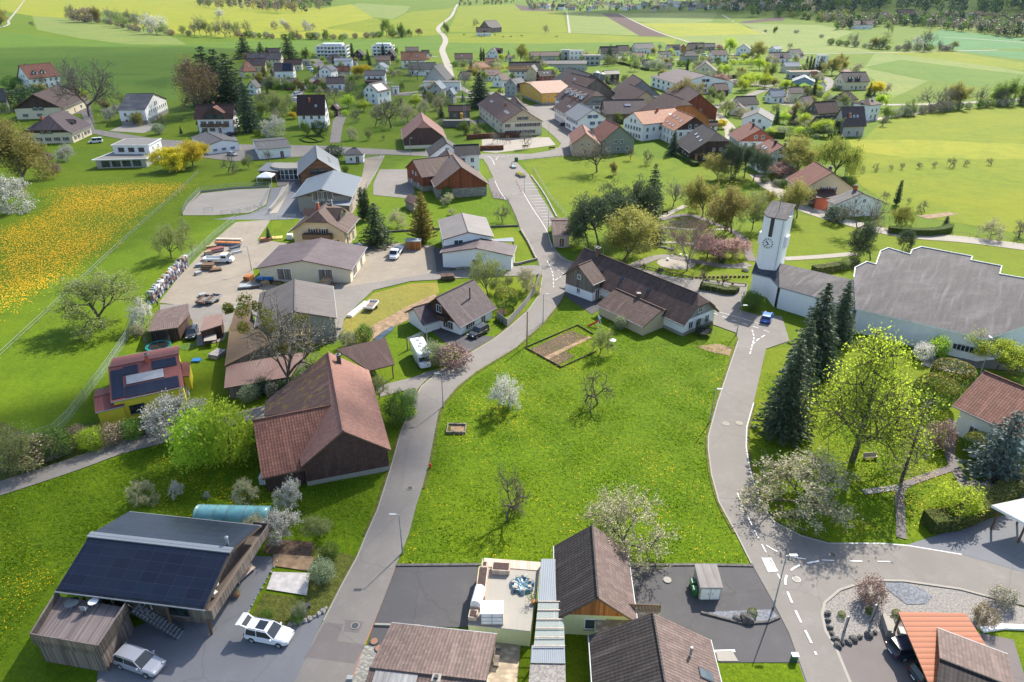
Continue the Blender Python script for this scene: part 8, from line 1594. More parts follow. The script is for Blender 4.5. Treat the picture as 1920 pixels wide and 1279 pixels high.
for i in range(21):b.tube((-.5,-.5,i),(.5,-.5,i+1),.04,.04,'galvanised',3);b.tube((.5,-.5,i),(.5,.5,i+1),.04,.04,'galvanised',3);b.tube((-.5,.5,i),(-.5,-.5,i+1),.04,.04,'galvanised',3)
b.build('mast',o);b=MB();j0=Vector((-4,1.5,hc+3.0));j1=Vector((29,-2,hc+.5))
for k in (-.45,.45):b.tube((0,k,hc),tuple(j1+Vector((0,k,0))),.09,.06,'crane_yellow',4)
b.tube((0,0,hc+1.0),tuple(j1+Vector((0,0,.6))),.09,.06,'crane_yellow',4)
for i in range(26):q=Vector((0,0,hc)).lerp(j1,i/26);q2=Vector((0,0,hc)).lerp(j1,(i+1)/26);b.tube((q.x,q.y-.45,q.z),(q2.x,q2.y,q2.z+.9),.04,.04,'crane_yellow',3);b.tube((q.x,q.y,q.z+.9),(q2.x,q2.y+.45,q2.z),.04,.04,'crane_yellow',3)
b.build('jib',o);b=MB();b.tube((0,0,hc),(-3,2,hc+3.6),.1,.08,'crane_yellow',4);b.tube((-3,2,hc+3.6),(20,-1.4,hc+1.6),.03,.03,'dark_metal',3);b.tube((-3,2,hc+3.6),(-1.5,1,1),.03,.03,'dark_metal',3);b.build('back_stay',o);b=MB();b.cbox(0,0,0,3.6,3.6,.5,'concrete');b.cbox(-1.5,0,.5,1.0,2.2,2.4,'crane_yellow');b.build('base',o)
p=P(857,238);o=root('container',p.x,p.y,0,radians(2),"long grey site container in front of the timber shed",'container');b=MB();b.cbox(0,0,.1,11,2.6,2.6,'grey_corrugated');b.build('body',o);b=MB();b.cbox(0,0,2.71,11.2,2.8,.08,'concrete');b.build('roof',o)

# ---------------------------------------------------------------- fences and walls
fence('wire_fence',"green wire mesh fence along the left meadow",[(372,470),(330,505)],1.7,2.6,'galvanised',2,'wire_mesh');fence('wire_fence',"long green wire mesh fence beside the yellow house",[(262,585),(238,640),(205,690),(160,750),(130,790),(102,816),(20,838)],1.7,2.8,'galvanised',2,'wire_mesh')
fence('wire_fence',"wire mesh fence behind the stacked stock of the gravel yard",[(283,565),(345,505),(400,450),(442,416)],1.8,2.8,'galvanised',2,'wire_mesh')
fence('field_fence',"pale rail fence running down across the dandelion meadow",[(373,325),(330,368),(270,420),(200,485),(120,560),(0,672)],1.1,3.2,'galvanised',2,None,rr=.025)
fence('arena_fence',"grey metal rail fence around the riding ground",[(343,404),(352,386),(376,361),(440,354),(507,351)],1.6,2.4,'galvanised',3,None,rr=.04);wallrun('arena_board',"low pale boards round the foot of the riding ground",[(343,404),(352,386),(376,361),(440,354),(505,351)],.12,.55,'concrete')
fence('arena_fence',"rail fence between riding ground and paddock ramp",[(415,403),(435,404),(492,387),(511,350)],1.3,2.4,'galvanised',3,rr=.04);fence('arena_fence',"lower rail fence along the riding ground ramp",[(437,405),(500,392)],1.3,2.4,'galvanised',3,rr=.04);fence('gate',"short metal gate rails at the near edge of the riding ground",[(383,398),(400,397)],1.2,2.4,'galvanised',3,cat='gate',rr=.04)
fence('paddock_fence',"metal rail fence of the small paddock beside the stable",[(505,402),(553,350)],1.6,2.4,'galvanised',4,rr=.04);fence('paddock_fence',"metal rail fence at the bottom of the small paddock",[(507,412),(555,410)],1.2,2.4,'galvanised',3,rr=.04);wallrun('ramp_wall',"sloping pale concrete wall between paddock and riding ground",[(507,395),(541,350)],.6,.7,'concrete')
fence('paddock_fence',"metal rail fence right of the gravel strip",[(717,295),(705,318),(688,352)],1.4,2.4,'galvanised',3,rr=.04);fence('gate',"metal gate at the top of the gravel strip",[(688,299),(717,299)],1.5,3,'galvanised',4,cat='gate',rr=.04)
fence('panel_fence',"curved pale panel fence along the bend of the road",[(951,613),(985,575),(1003,548),(1013,520),(1014,512)],1.5,1.6,'galvanised',1,'concrete');fence('panel_fence',"short pale panel fence at the corner of the garden",[(932,598),(951,613)],1.5,1.6,'galvanised',1,'concrete')
fence('garden_fence',"low dark edging fence round the vegetable plot",[(1052,690),(985,653),(1083,611),(1112,628)],.32,2.2,'old_boards',1,'dark_boards');fence('garden_fence',"low wire edging at the right of the vegetable plot",[(1052,690),(1118,660)],.3,2.0,'old_boards',1,'dark_boards')
fence('garden_fence',"dark post fence between the orchard lawn and the road",[(917,362),(952,378),(968,412),(972,425)],1.0,2.2,'dark_metal',2);fence('meadow_fence',"wire fence between the parking bays and the big meadow",[(1000,318),(1030,370),(1063,410)],1.2,3.0,'galvanised',2);fence('meadow_fence',"thin fence along the upper edge of the big meadow",[(970,303),(1040,298),(1100,288),(1140,284)],1.1,3.2,'galvanised',2)
wallrun('retaining_wall',"low dark wall between the two orchard lawns",[(700,438),(830,430),(972,425)],.25,.5,'dark_rock');wallrun('retaining_wall',"grey wall along the lane below the white double house",[(855,506),(975,496),(1006,488),(990,455),(976,432)],.35,.6,'rubble_stone');wallrun('kerb_wall',"pale curb wall of the curved lawn by the pink hut",[(1046,478),(1052,487),(1075,494)],.35,.4,'concrete')
wallrun('retaining_wall',"dark edge wall at the foot of the central meadow, right part",[(1182,1061),(1300,1060),(1412,1062)],.3,.22,'dark_rock');wallrun('retaining_wall',"dark edge wall at the foot of the central meadow, left part",[(743,1061),(900,1060)],.3,.22,'dark_rock');wallrun('low_wall',"straight pale kerb wall across the left forecourt",[(703,1173),(788,1176)],.2,.3,'concrete');wallrun('low_wall',"curved kerb round the gravel arrow bed",[(1314,1150),(1395,1171),(1440,1168),(1461,1159)],.22,.28,'dark_rock');wallrun('low_wall',"pale kerb beside the concrete pad",[(1338,1222),(1378,1221)],.25,.12,'white_plaster')
wallrun('bench_wall',"white curved stone edging of the lower right lawn",[(1840,1183),(1880,1177),(1930,1179)],.5,.3,'white_plaster')
for i,(a_,c_) in enumerate((((1208,504),(1230,509)),((1233,510),(1256,515)),((1260,516),(1298,524)),((1324,527),(1345,530)),((1348,531),(1372,535)),((1374,535),(1398,537)))):fence('beam_barrier',"%s dark beam barrier along the churchyard path" % ('leftmost' if i==0 else 'rightmost' if i==5 else ORD[i]+'-from-left'),[a_,c_],.6,2.4,'brown_wood',1,pr=.14,rr=.11,group='dark beam barriers along the churchyard')
for i,(u,v) in enumerate(((1306,522),(1314,522),(1322,521),(1330,521),(1338,521),(1346,521),(1354,520),(1362,520),(1370,520),(1378,520),(1386,520),(1394,520),(1401,520))):p=P(u,v);b=MB();b.tube((p.x,p.y,0),(p.x,p.y,.45),.28,.26,'brown_wood',7);tag(b.build('bollard'),"low wooden bollard in the row below the churchyard lawn",'bollard','wooden bollards in a row')
row_hedge('hedge',"white-flecked clipped hedge on the church forecourt",[(1312,541),(1340,545),(1368,552),(1378,546)],1.9,1.2,'hedge_leaf','leaf_pale');row_hedge('hedge',"long clipped hedge left of the white-edged carport",[(1735,990),(1790,985),(1850,955),(1925,905)],2.2,1.8,'hedge_leaf','leaf_olive',34);row_hedge('hedge',"clipped hedge along the country path behind the nave",[(1665,436),(1730,442),(1774,437),(1778,430)],2.0,1.6,'hedge_leaf','leaf_green');row_hedge('hedge',"brown-green hedge behind the church wing",[(1525,512),(1560,508),(1604,498)],2.0,1.5,'hedge_leaf','twig_brown')
row_hedge('hedge',"long red-brown hedge along the playground",[(876,262),(905,259),(974,258)],1.4,1.9,'brown_hedge','leaf_copper',14);row_hedge('hedge',"short red-brown hedge at the front of the playground",[(900,282),(944,281)],1.3,1.7,'brown_hedge','leaf_copper',14);row_hedge('hedge',"dark green hedge below the white house with two tall windows",[(1435,258),(1470,259)],2.2,2.4,'hedge_leaf','leaf_dark',12);row_hedge('hedge',"dark hedge before the wide village hall",[(1338,150),(1384,147)],2,2.4,'hedge_leaf','leaf_dark',8)
row_hedge('hedge',"grey-green hedge beside the meadow below the black-roofed barn house",[(1262,290),(1285,300),(1305,312)],2,1.4,'hedge_leaf','leaf_green',10);row_hedge('hedge',"dark hedge beside the bright garden",[(1156,118),(1180,124),(1215,133)],2,1.6,'hedge_leaf','leaf_dark',6)
fence('road_fence',"dark rail fence along the country path at the right",[(1785,442),(1850,450),(1925,460)],1.1,3.0,'dark_metal',1);fence('balustrade',"white balustrade fence beside the grey-gabled white house",[(1526,397),(1560,412),(1598,426)],1.0,1.4,'white_paint',3)
row_hedge('box_edging',"low box edging of the oval knot garden",[(562,262),(575,256),(600,256),(612,261),(600,268),(575,268),(562,262)],.6,.5,'hedge_leaf','leaf_lime',8,cat='box hedge');row_hedge('box_edging',"cross-shaped box edging inside the oval knot garden",[(575,258),(588,262),(600,267)],.5,.5,'hedge_leaf','leaf_lime',8,cat='box hedge')

# ---------------------------------------------------------------- gardens and yards
a_=P(373,975);c_=P(508,978);o=root('poly_tunnel',(a_.x+c_.x)/2,(a_.y+c_.y)/2,0,atan2(c_.y-a_.y,c_.x-a_.x),"teal poly tunnel greenhouse behind the solar barn",'greenhouse');Lp=(c_-a_).length;b=MB();b.loft([[(x,1.35*cos(t)*(1+.02*sin(9*x)),1.9*sin(t)**.8 if 0<t<pi else 0) for t in [pi*i/10 for i in range(11)]] for x in [-Lp/2+Lp*i/12 for i in range(13)]],'tarp_teal');b.build('cover',o,smooth=True)
for i in range(5):x=-Lp/2+Lp*(i+.3)/5;b=MB();b.path([(x+.25*i % .5,1.38*cos(t),1.94*sin(t)**.8 if 0<t<pi else 0) for t in [pi*k/10 for k in range(11)]],.03,'concrete',4);b.build('strap',o)
b=MB();b.box(Lp/2+.01,-.4,0,Lp/2+.05,.4,1.5,'glass');b.build('door',o)
def tramp(label,u,v,r,rim):
 p=P(u,v);o=root('trampoline',p.x,p.y,0,0,label,'trampoline');b=MB();N=18;b.prism([(r*.82*cos(2*pi*i/N),r*.82*sin(2*pi*i/N)) for i in range(N)],.72,.75,'black_rubber');b.build('mat',o);b=MB()
 for i in range(N):t0,t1=2*pi*i/N,2*pi*(i+1)/N;b.slab([(r*.82*cos(t0),r*.82*sin(t0),.8),(r*cos(t0),r*sin(t0),.8),(r*cos(t1),r*sin(t1),.8),(r*.82*cos(t1),r*.82*sin(t1),.8)],.06,rim)
 b.build('padding',o);b=MB()
 for i in range(N):t0,t1=2*pi*i/N,2*pi*(i+1)/N;b.poly([(r*cos(t0),r*sin(t0),.8),(r*cos(t1),r*sin(t1),.8),(r*cos(t1),r*sin(t1),2.5),(r*cos(t0),r*sin(t0),2.5)],'mesh_net')
 b.build('net',o)
 for i in range(6):t0=pi*i/3;b=MB();b.tube((r*cos(t0),r*sin(t0),0),(r*cos(t0),r*sin(t0),2.6),.03,.03,'dark_metal',5);b.build('leg',o)
tramp("trampoline with turquoise rim and net in front of the brown shed",299,656,2.0,'teal_plastic');tramp("dark netted trampoline at the end of the long farmhouse",1318,628,1.4,'black_rubber')
p=P(856,806);o=root('planted_frame',p.x,p.y,0,radians(-2),"square timber-framed sandpit bed beside the road bend",'garden frame');b=MB()
for q in ((-1.3,-1.05,1.3,-.9),(-1.3,.9,1.3,1.05),(-1.3,-.9,-1.18,.9),(1.18,-.9,1.3,.9)):b.box(q[0],q[1],0,q[2],q[3],.4,'old_boards')
b.build('frame',o);b=MB();b.box(-1.17,-.89,0,1.17,.89,.12,'bare_earth');b.box(-1.17,-.89,.12,-.8,.89,.2,'rough_grass');b.box(-.8,-.89,.12,1.17,-.5,.2,'rough_grass');b.build('bed',o)
p=P(1113,612);o=root('play_frame',p.x,p.y,0,0,"child's play frame with a red slide on the lawn",'play frame');b=MB();b.tube((1,0,1.2),(-1.1,-.2,.1),.16,.16,'red_plastic',5);b.build('slide',o)
for s in (-1,1):b=MB();b.tube((.6,s*.4,0),(1.0,0,1.7),.04,.04,'white_paint',5);b.tube((1.4,s*.4,0),(1.0,0,1.7),.04,.04,'white_paint',5);b.build('leg',o)
chair("white plastic chair beside the red slide",1124,600,0,30,sc=1);table("small white oval table at the foot of the budding tree",1148,645,0,.6)
def bench(label,u,v,a,m='old_boards',L_=1.8,group=None):
 p=P(u,v);o=root('bench',p.x,p.y,0,radians(a),label,'bench',group);b=MB();b.box(-L_/2,-.22,.42,L_/2,.22,.48,m);b.build('seat',o);b=MB();b.box(-L_/2,.2,.5,L_/2,.25,.9,m);b.build('backrest',o)
 for s in (-1,1):b=MB();b.box(s*L_*.4-.05,-.2,0,s*L_*.4+.05,.25,.42,m);b.build('leg',o)
bench("pale bench under the larch",1631,861,5,'pale_planks');bench("long bench against the balcony side of the solar barn",461,1083,62,'pale_planks',2.4);bench("curved wooden bench on the slab terrace beside the ribbed roof",932,1238,85,'old_boards',1.8);bench("dark bench on the churchyard path",1247,402,20,'dark_boards');bench("bench on the village green",985,277,5,'dark_boards',2.2);bench("second bench right of the first on the village green",1035,280,12,'dark_boards',2.2)
p=P(446,1118);o=root('potted_shrub',p.x,p.y,0,0,"potted shrub in a terracotta pot beside the solar barn",'pot plant');b=MB();b.tube((0,0,0),(0,0,.45),.22,.32,'terracotta',10);b.build('pot',o);b=LB();rr_=random.Random(2)
for _ in range(220):b.leaf(Vector((rr_.gauss(0,.2),rr_.gauss(0,.2),.65+rr_.gauss(0,.15))),.12,'leaf_pale',rr_)
b.build('foliage',o)
p=P(1000,1131,2.06);o=root('potted_shrub',p.x,p.y,2.06,0,"terracotta pot with a dark twiggy plant on the garage terrace",'pot plant');b=MB();b.tube((0,0,0),(0,0,.35),.16,.24,'terracotta',10);b.build('pot',o);b=LB()
for _ in range(200):b.leaf(Vector((-.2+rr_.gauss(0,.25),.1+rr_.gauss(0,.25),.75+rr_.gauss(0,.22))),.12,'leaf_green',rr_)
b.build('foliage',o)
def rockpile(label,pts,name='rock',group=None,m='rock',s=.4):
 rr=random.Random(len(pts))
 for i,(u,v) in enumerate(pts):
  p=P(u,v);b=MB();k=s*rr.uniform(.7,1.3);b.blob((0,0,k*.4),(k*rr.uniform(.8,1.2),k*.8,k*.75),m,i,.2);o=b.build(name);o.location=(p.x,p.y,0);o.rotation_euler.z=rr.uniform(0,3);tag(o,label,'rock',group)
rockpile("angular grey boulder in the edging of the gravel front garden",[(1570,1212),(1578,1208),(1590,1206),(1600,1200),(1612,1196),(1628,1192),(1640,1187),(1566,1200),(1560,1190),(1555,1178),(1552,1165),(1552,1152)],group='boulders of the gravel front garden',m='dark_rock',s=.4)
rockpile("weathered stone in the border wall of the vegetable garden",[(545,1172),(554,1170),(563,1168),(572,1166),(581,1162),(590,1158),(598,1153),(605,1148),(611,1142)],group='border stones of the vegetable garden',s=.3);rockpile("pale stone between the garden bed and the barn drive",[(522,1045),(519,1054),(514,1064),(508,1074),(502,1084),(497,1094),(491,1104),(484,1114),(478,1124),(472,1136),(466,1148)],group='pale edge stones beside the barn drive',s=.16)
rockpile("left pointed slate slab in the arrow-shaped gravel bed",[(1381,1162)],m='dark_rock',s=.55);rockpile("right and broader slate slab in the arrow-shaped gravel bed",[(1399,1163)],m='dark_rock',s=.85);T('topiary',1409,1156,1143,.8);T('topiary',1577,1156,1148);T('topiary',1630,1150,1141);T('topiary',1680,1156,1146)
for i,(u,v,h) in enumerate(((1583,1183,2.0),(1620,1125,1.5),(1633,1165,2.3))):p=P(u,v);o=root('steel_stele',p.x,p.y,0,radians(30),["thin upright steel stele leftmost in the gravel front garden","paired steel stele beside the copper bush","tall slate stele beside the carport steps"][i],'sculpture');b=MB();b.box(-.2,-.04,0,.0,.04,h,'galvanised');b.build('plate',o);b=MB();b.box(.03,-.04,0,.2,.04,h*.92,'dark_rock');b.build('plate',o)
p=P(1668,1180);o=root('concrete_steps',p.x,p.y,0,radians(-12),"grey concrete steps and trough left of the orange carport",'steps');b=MB()
for i in range(3):b.box(-.6+i*.35,-1.0,0,-.25+i*.35,1.0,.9-i*.25,'concrete')
b.box(.5,-1.0,0,1.9,-.2,.8,'grey_plaster');b.build('flight',o)
pp=P(1488,1238);o=root('distribution_box',pp.x,pp.y,0,0,"small green and white box on the lawn by the junction",'box');b=MB();b.cbox(0,0,0,.5,.35,.7,'green_plastic');b.build('body',o);b=MB();b.cbox(0,0,.7,.6,.45,.08,'white_paint');b.build('lid',o)
pp=P(657,1278);o=root('distribution_box',pp.x,pp.y,0,0,"small grey box beside the cobbled strip",'box');b=MB();b.cbox(0,0,0,.5,.4,.6,'grey_paint');b.build('body',o)
pp=P(578,1146);o=root('garden_lantern',pp.x,pp.y,0,.5,"dark box on a post in the garden corner",'lantern');b=MB();b.cbox(0,0,0,.12,.12,.5,'dark_metal');b.build('post',o);b=MB();b.cbox(0,0,.5,.5,.5,.4,'dark_metal');b.build('box',o)
pp=P(497,905);o=root('water_tank',pp.x,pp.y,0,.1,"white caged water tank at the corner of the orange-red tiled barn",'water tank');b=MB();b.cbox(0,0,.12,1.0,1.1,1.0,'white_paint');b.build('tank',o);b=MB()
for i in range(5):
 for s in (-1,1):b.cbox(-.5+i*.25,s*.57,0,.03,.03,1.15,'galvanised');b.cbox(s*.52,-.5+i*.25,0,.03,.03,1.15,'galvanised')
b.build('cage',o)
pp=P(807,878);o=root('hydrant',pp.x,pp.y,0,0,"red hydrant at the edge of the central meadow",'hydrant');b=MB();b.tube((0,0,0),(0,0,.7),.12,.1,'red_plastic',8);b.build('body',o);b=MB();b.tube((-.2,0,.5),(.2,0,.5),.07,.07,'red_plastic',6);b.build('outlet',o)
def cone(u,v,lab):p=P(u,v);o=root('traffic_cone',p.x,p.y,0,0,lab,'cone','red and white posts in the parking bays');b=MB();b.cbox(0,0,0,.45,.45,.05,'black_rubber');b.build('foot',o);b=MB();b.tube((0,0,.05),(0,0,.4),.09,.09,'red_plastic',8);b.tube((0,0,.4),(0,0,.65),.08,.08,'white_paint',8);b.tube((0,0,.65),(0,0,.95),.07,.07,'red_plastic',8);b.build('post',o)
for i,(u,v) in enumerate(((968,343),(971,348),(974,354),(977,359))):cone(u,v,"%s red and white post in the parking bays" % ('farthest','second-farthest','second-nearest','nearest')[i])
o=root('flower_trough',*P(976,331)[:2],0,radians(115),"stone trough of orange flowers at the top of the parking bays",'trough');b=MB();b.cbox(0,0,0,4.2,1.6,.8,'rubble_stone');b.build('trough',o);b=LB()
for _ in range(500):b.leaf(Vector((rr_.uniform(-2,2),rr_.uniform(-.7,.7),.9+rr_.gauss(0,.1))),.22,rr_.choice(['leaf_yellow','leaf_green','leaf_yellow','leaf_copper']),rr_)
b.build('flowers',o)
o=root('fountain',*P(962,315)[:2],0,radians(110),"dark stone fountain trough above the flower trough",'fountain');b=MB();b.cbox(0,0,0,3.0,1.2,.7,'concrete');b.cbox(0,0,.705,2.6,.8,.01,'pool_water');b.build('basin',o);b=MB();b.tube((1.3,0,0),(1.3,0,1.6),.15,.12,'concrete',6);b.build('spout_post',o)
o=root('info_board',*P(968,303)[:2],0,0,"green box cabinet at the parking junction",'cabinet');b=MB();b.cbox(0,0,0,1.2,.6,1.4,'green_plastic');b.build('body',o)
cols=['galvanised','grey_paint','concrete','pole_wood','grey_plaster','galvanised','white_plaster','grey_paint','dark_metal','terracotta','galvanised']
rk=random.Random(21);a_,c_=P(284,570),P(352,497)
for i in range(15):
 p=a_.lerp(c_,(i+.5)/15);o=root('storage_rack',p.x,p.y,0,atan2(c_.y-a_.y,c_.x-a_.x),"%s bay of the loaded stock rack along the gravel yard" % (('nearest','second-nearest')+tuple(x+'-nearest' for x in ORD[2:13])+('second-farthest','farthest'))[i],'rack','stock racks of the gravel yard');b=MB();w_=(c_-a_).length/15
 for x in (-w_/2,):
  for y in (-.6,.6):b.cbox(x,y,0,.1,.1,2.3,'shutter_blue')
 for z in (.9,1.8):
  for y in (-.6,.6):b.box(-w_/2,y-.05,z,w_/2,y+.05,z+.1,'brown_metal')
 b.build('frame',o)
 for z in (.05,1.0,1.9):
  b=MB();b.cbox(rk.uniform(-.3,.3),rk.uniform(-.2,.2),z,w_*rk.uniform(.5,.8),1.0*rk.uniform(.6,1),rk.uniform(.35,.7),rk.choice(cols));b.build('crate',o)
  b=MB();b.cbox(rk.uniform(-.4,.4),rk.uniform(-.3,.3),z+.02,w_*.3,.5,rk.uniform(.6,.85),rk.choice(cols));b.build('crate',o)
def stack(label,u,v,a,L_,n,m,h=.25,w_=1.2,name='timber_stack',cat='stack'):
 p=P(u,v);o=root(name,p.x,p.y,0,radians(a),label,cat);mm=m if isinstance(m,(list,tuple)) else [m]
 for i in range(n):b=MB();r_=rk.uniform(-.15,.15);b.box(-L_/2+r_,-w_/2+r_*.4,.05+i*h,L_/2+r_,w_/2+r_*.4,.05+(i+1)*h-.03,mm[i % len(mm)]);b.build('layer',o)
 b=MB();b.box(-L_/2+.1,-w_/2,0,-L_/2+.3,w_/2,.05,'pole_wood');b.build('bearer',o)
stack("stack of orange and blue formwork beams in the gravel yard",428,460,-5,6,4,['orange_boards','blue_plastic','pale_planks'],.2,1.0);stack("upper pile of pale scaffold boards in the gravel yard",430,452,-3,6,3,['pale_planks','galvanised'],.2,1.0);stack("red steel formwork pile left of the flatbed truck",404,473,40,3.5,3,['red_metal','grey_paint'],.3,1.4);stack("stack of brown pallets below the flatbed truck",391,505,3,2.4,5,['brown_wood','pole_wood'],.25,1.6);stack("low brown timber bundle right of the pallets",405,508,20,2.2,2,'brown_wood');stack("grey tarpaulin-covered pile before the cream workshop",462,540,15,2.4,2,['dark_rock','galvanised'],.3,1.6)
stack("orange skip at the left corner of the cream workshop",467,525,80,1.8,2,['orange_boards'],.5,1.4,'skip','skip');stack("blue drums and bins before the cream workshop wall",500,528,3,3.2,2,['dark_metal','blue_plastic'],.55,1.0,'bin_row','bins');stack("red and white barrier boards against the workshop wall",604,522,3,3.6,3,['white_paint','red_plastic'],.3,.4,'barrier_stack','barriers');stack("covered grey timber stack right of the workshop gable",613,535,85,2.6,3,['pole_wood','galvanised'],.5,1.6);stack("white-wrapped pallet at the workshop corner",633,525,5,1.2,2,['white_plaster'],.6,1.2)
p=P(568,522);o=root('warning_sign',p.x,p.y+.5,.3,0,"red-bordered triangular warning sign leaning on the cream workshop",'sign');b=MB();b.poly([(-.55,0,0),(.55,0,0),(0,0,.95)],'red_plastic');b.poly([(-.36,-.02,.1),(.36,-.02,.1),(0,-.02,.72)],'white_paint');b.box(-.05,-.05,.18,.05,-.03,.5,'dark_frame');b.build('plate',o)
stack("orange timber shed box with blue lid at the gold cypress",776,467,2,3.2,1,'orange_boards',2.0,2.0,'tool_shed','shed');p=P(776,467);b=MB();b.cbox(p.x,p.y,2.1,3.5,2.3,.15,'light_metal');tl_=b.build('lid');to=[x for x in COL.objects if x.get('label','').startswith('orange timber shed box')][0];tl_.parent=to;tl_.matrix_world=Matrix.Identity(4)
stack("pallets and tubs beside the little spruce",498,452,10,2.2,3,['terracotta','pole_wood']);stack("square timber frame on the yard lawn",518,447,10,2.6,1,'new_timber',.25,1.8,'sand_pit','sandpit');stack("white cube container beside the beige house",545,448,5,1.2,2,'white_plaster',.6,1.1,'container_box','box')
for i,(u,v) in enumerate(sorted(((385,488),(378,500),(372,515),(392,478),(398,466),(412,455),(440,468),(445,475),(486,527),(497,534),(510,524),(520,531),(534,522),(480,540),(612,524),(622,540),(380,556),(430,580)))):
 stack("%s small pile of building stock lying in the gravel yard" % (ORD[i]+'-from-left' if i else 'leftmost'),u,v,rk.uniform(0,90),rk.uniform(1.0,2.8),rk.choice((2,3)),[rk.choice(cols),rk.choice(['pole_wood','brown_wood','dark_metal','red_metal','galvanised'])],rk.uniform(.15,.35),rk.uniform(.7,1.4),'material_pile','pile')
mono('shed',"small stone shed with plum tiled roof| on the lawn left of the farmhouse",[(758,376),(766,363),(783,368),(776,384)],[2.2,3.0,3.0,2.2],'rubble_stone','maroon_tile',inset=.2);stack("horse-chestnut logs beside the little stream",840,524,10,2.6,3,['dark_boards','bark'],.35,1.8)
mono('cold_shelter',"glass lean-to frame| beside the motorhome",[(762,634),(790,622),(795,628),(768,641)],[2.2,2.2,1.4,1.4],'clear_roofing','clear_roofing',cat='cold frame',posts=True,inset=.05,t=.04,under='galvanised')
stack("heap of grey rubble beside the mossy lean-to",408,668,70,2.2,2,'rock',.35,1.8,'rubble_heap','heap');mono('shed',"open grey lattice shelter| below the smaller reddish shed",[(383,628),(405,626),(406,637),(382,640)],[1.2]*4,'galvanised','concrete',cat='shelter',posts=True,inset=.1,t=.06);disc('putting_green',352,650,1.3,'leaf_green',.05,'structure')
stack("blue plastic paddling tub beside the yellow house",370,677,5,1.3,1,'blue_plastic',.3,1.0,'tub','tub')
def person(label,u,v,a,top='red_plastic',legs='dark_metal',pose='stand',z=0.0,s=1.0):
 """a body grown as one skin over a skeleton, with clothes as its children"""
 p=P(u,v,z);o=root('person',p.x,p.y,z,radians(a),label,'person');st=pose=='stand';hz=.92 if st else .5
 V=[(0,0,hz),(0,0,hz+.25),(0,0,hz+.5),(0,0,hz+.6),(.02,0,hz+.75)];E=[(0,1),(1,2),(2,3),(3,4)];R_=[.14,.13,.15,.055,.105]
 for sx in (-1,1):
  k=len(V)
  if st:V+=[(0,sx*.1,hz-.08),(.05*sx,sx*.11,.48),(.02*sx,sx*.11,.06),(.14+.02*sx,sx*.12,.04)]
  else:V+=[(0,sx*.1,hz-.02),(.42,sx*.13,hz+.02),(.44,sx*.13,.08),(.58,sx*.13,.05)]
  E+=[(0,k),(k,k+1),(k+1,k+2),(k+2,k+3)];R_+=[.095,.065,.045,.04]
  k=len(V);V+=[(0,sx*.19,hz+.47),(.05,sx*.26,hz+.2),(.2,sx*.2,hz+.02),(.27,sx*.18,hz)];E+=[(2,k),(k,k+1),(k+1,k+2),(k+2,k+3)];R_+=[.065,.045,.035,.04]
 def skin(nm,vs_,es,rs,m,par):
  me=bpy.data.meshes.new(nm);me.from_pydata(vs_,es,[]);me.materials.append(MATS[m]);q=link(nm,me,par);q.modifiers.new('Skin','SKIN');
  for i,d in enumerate(me.skin_vertices[0].data):d.radius=(rs[i],rs[i]);d.use_root=(i==0)
  q.modifiers.new('Sub','SUBSURF').levels=1;return q
 skin('body',V,E,R_,'skin',o)
 up=[0,1,2,9,10,11,17,18,19];lo_=[0,5,6,7,13,14,15]
 def sub(ids,ex):mp={q:i for i,q in enumerate(ids)};return [V[q] for q in ids],[(mp[x],mp[y]) for x,y in E if x in mp and y in mp],[R_[q]+ex for q in ids]
 skin('jacket',*sub(up,.02),top,o);skin('trousers',*sub(lo_,.015),legs,o)
 b=MB();b.blob((.0,0,hz+.8),(.12,.115,.09),'brown_wood',3,.05);b.build('hair',o);return o
person("person in dark clothes seated on the left of the churchyard barrier",1236,511,250,'dark_metal','dark_frame','sit');person("person in a dark jacket seated to the right on the churchyard barrier",1241,512,240,'car_dark_blue','dark_frame','sit');person("child in a magenta top beside the stock racks",296,573,200,'blossom_pink','dark_metal');person("child in a red sweater before the long dark-roofed farmhouse",1018,150,250,'red_plastic');person("child in a blue jacket before the long dark-roofed farmhouse",1022,150,250,'blue_plastic')
def cow(label,u,v,a,group='cows grazing before the far farm'):
 p=P(u,v);o=root('cow',p.x,p.y,p.z,radians(a),label,'cow',group)
 V=[(-.9,0,1.15),(-.3,0,1.1),(.4,0,1.12),(.85,0,1.2),(1.25,0,.95),(1.45,0,.5),(1.6,0,.3)];E=[(i,i+1) for i in range(6)];R_=[.3,.36,.36,.26,.16,.15,.09]
 for x,j in ((-.85,0),(.65,2)):
  for s in (-1,1):k=len(V);V+=[(x,s*.25,.75),(x-.06 if x<0 else x,s*.25,.4),(x+.02,s*.25,.03)];E+=[(j,k),(k,k+1),(k+1,k+2)];R_+=[.14,.08,.06]
 k=len(V);V+=[(-1.2,0,1.1),(-1.25,0,.6)];E+=[(0,k),(k,k+1)];R_+=[.04,.03]
 me=bpy.data.meshes.new('body');me.from_pydata(V,E,[]);me.materials.append(MATS['cow_hide']);q=link('body',me,o);q.modifiers.new('Skin','SKIN')
 for i,d in enumerate(me.skin_vertices[0].data):d.radius=(R_[i],R_[i]);d.use_root=(i==1)
 q.modifiers.new('Sub','SUBSURF').levels=1;b=MB()
 for s in (-1,1):b.tube((1.3,s*.1,.75),(1.25,s*.28,.95),.03,.01,'concrete',4)
 b.build('horns',o)
for i,(u,v,a) in enumerate(((870,67,10),(899,69,190),(903,70,20),(928,67,150),(943,71,0),(958,70,190),(978,69,10),(1044,70,170))):cow("brown and white cow, %s in the herd before the lone farm" % ('leftmost' if i==0 else 'rightmost' if i==7 else ORD[i]+' from left'),u,v,a)
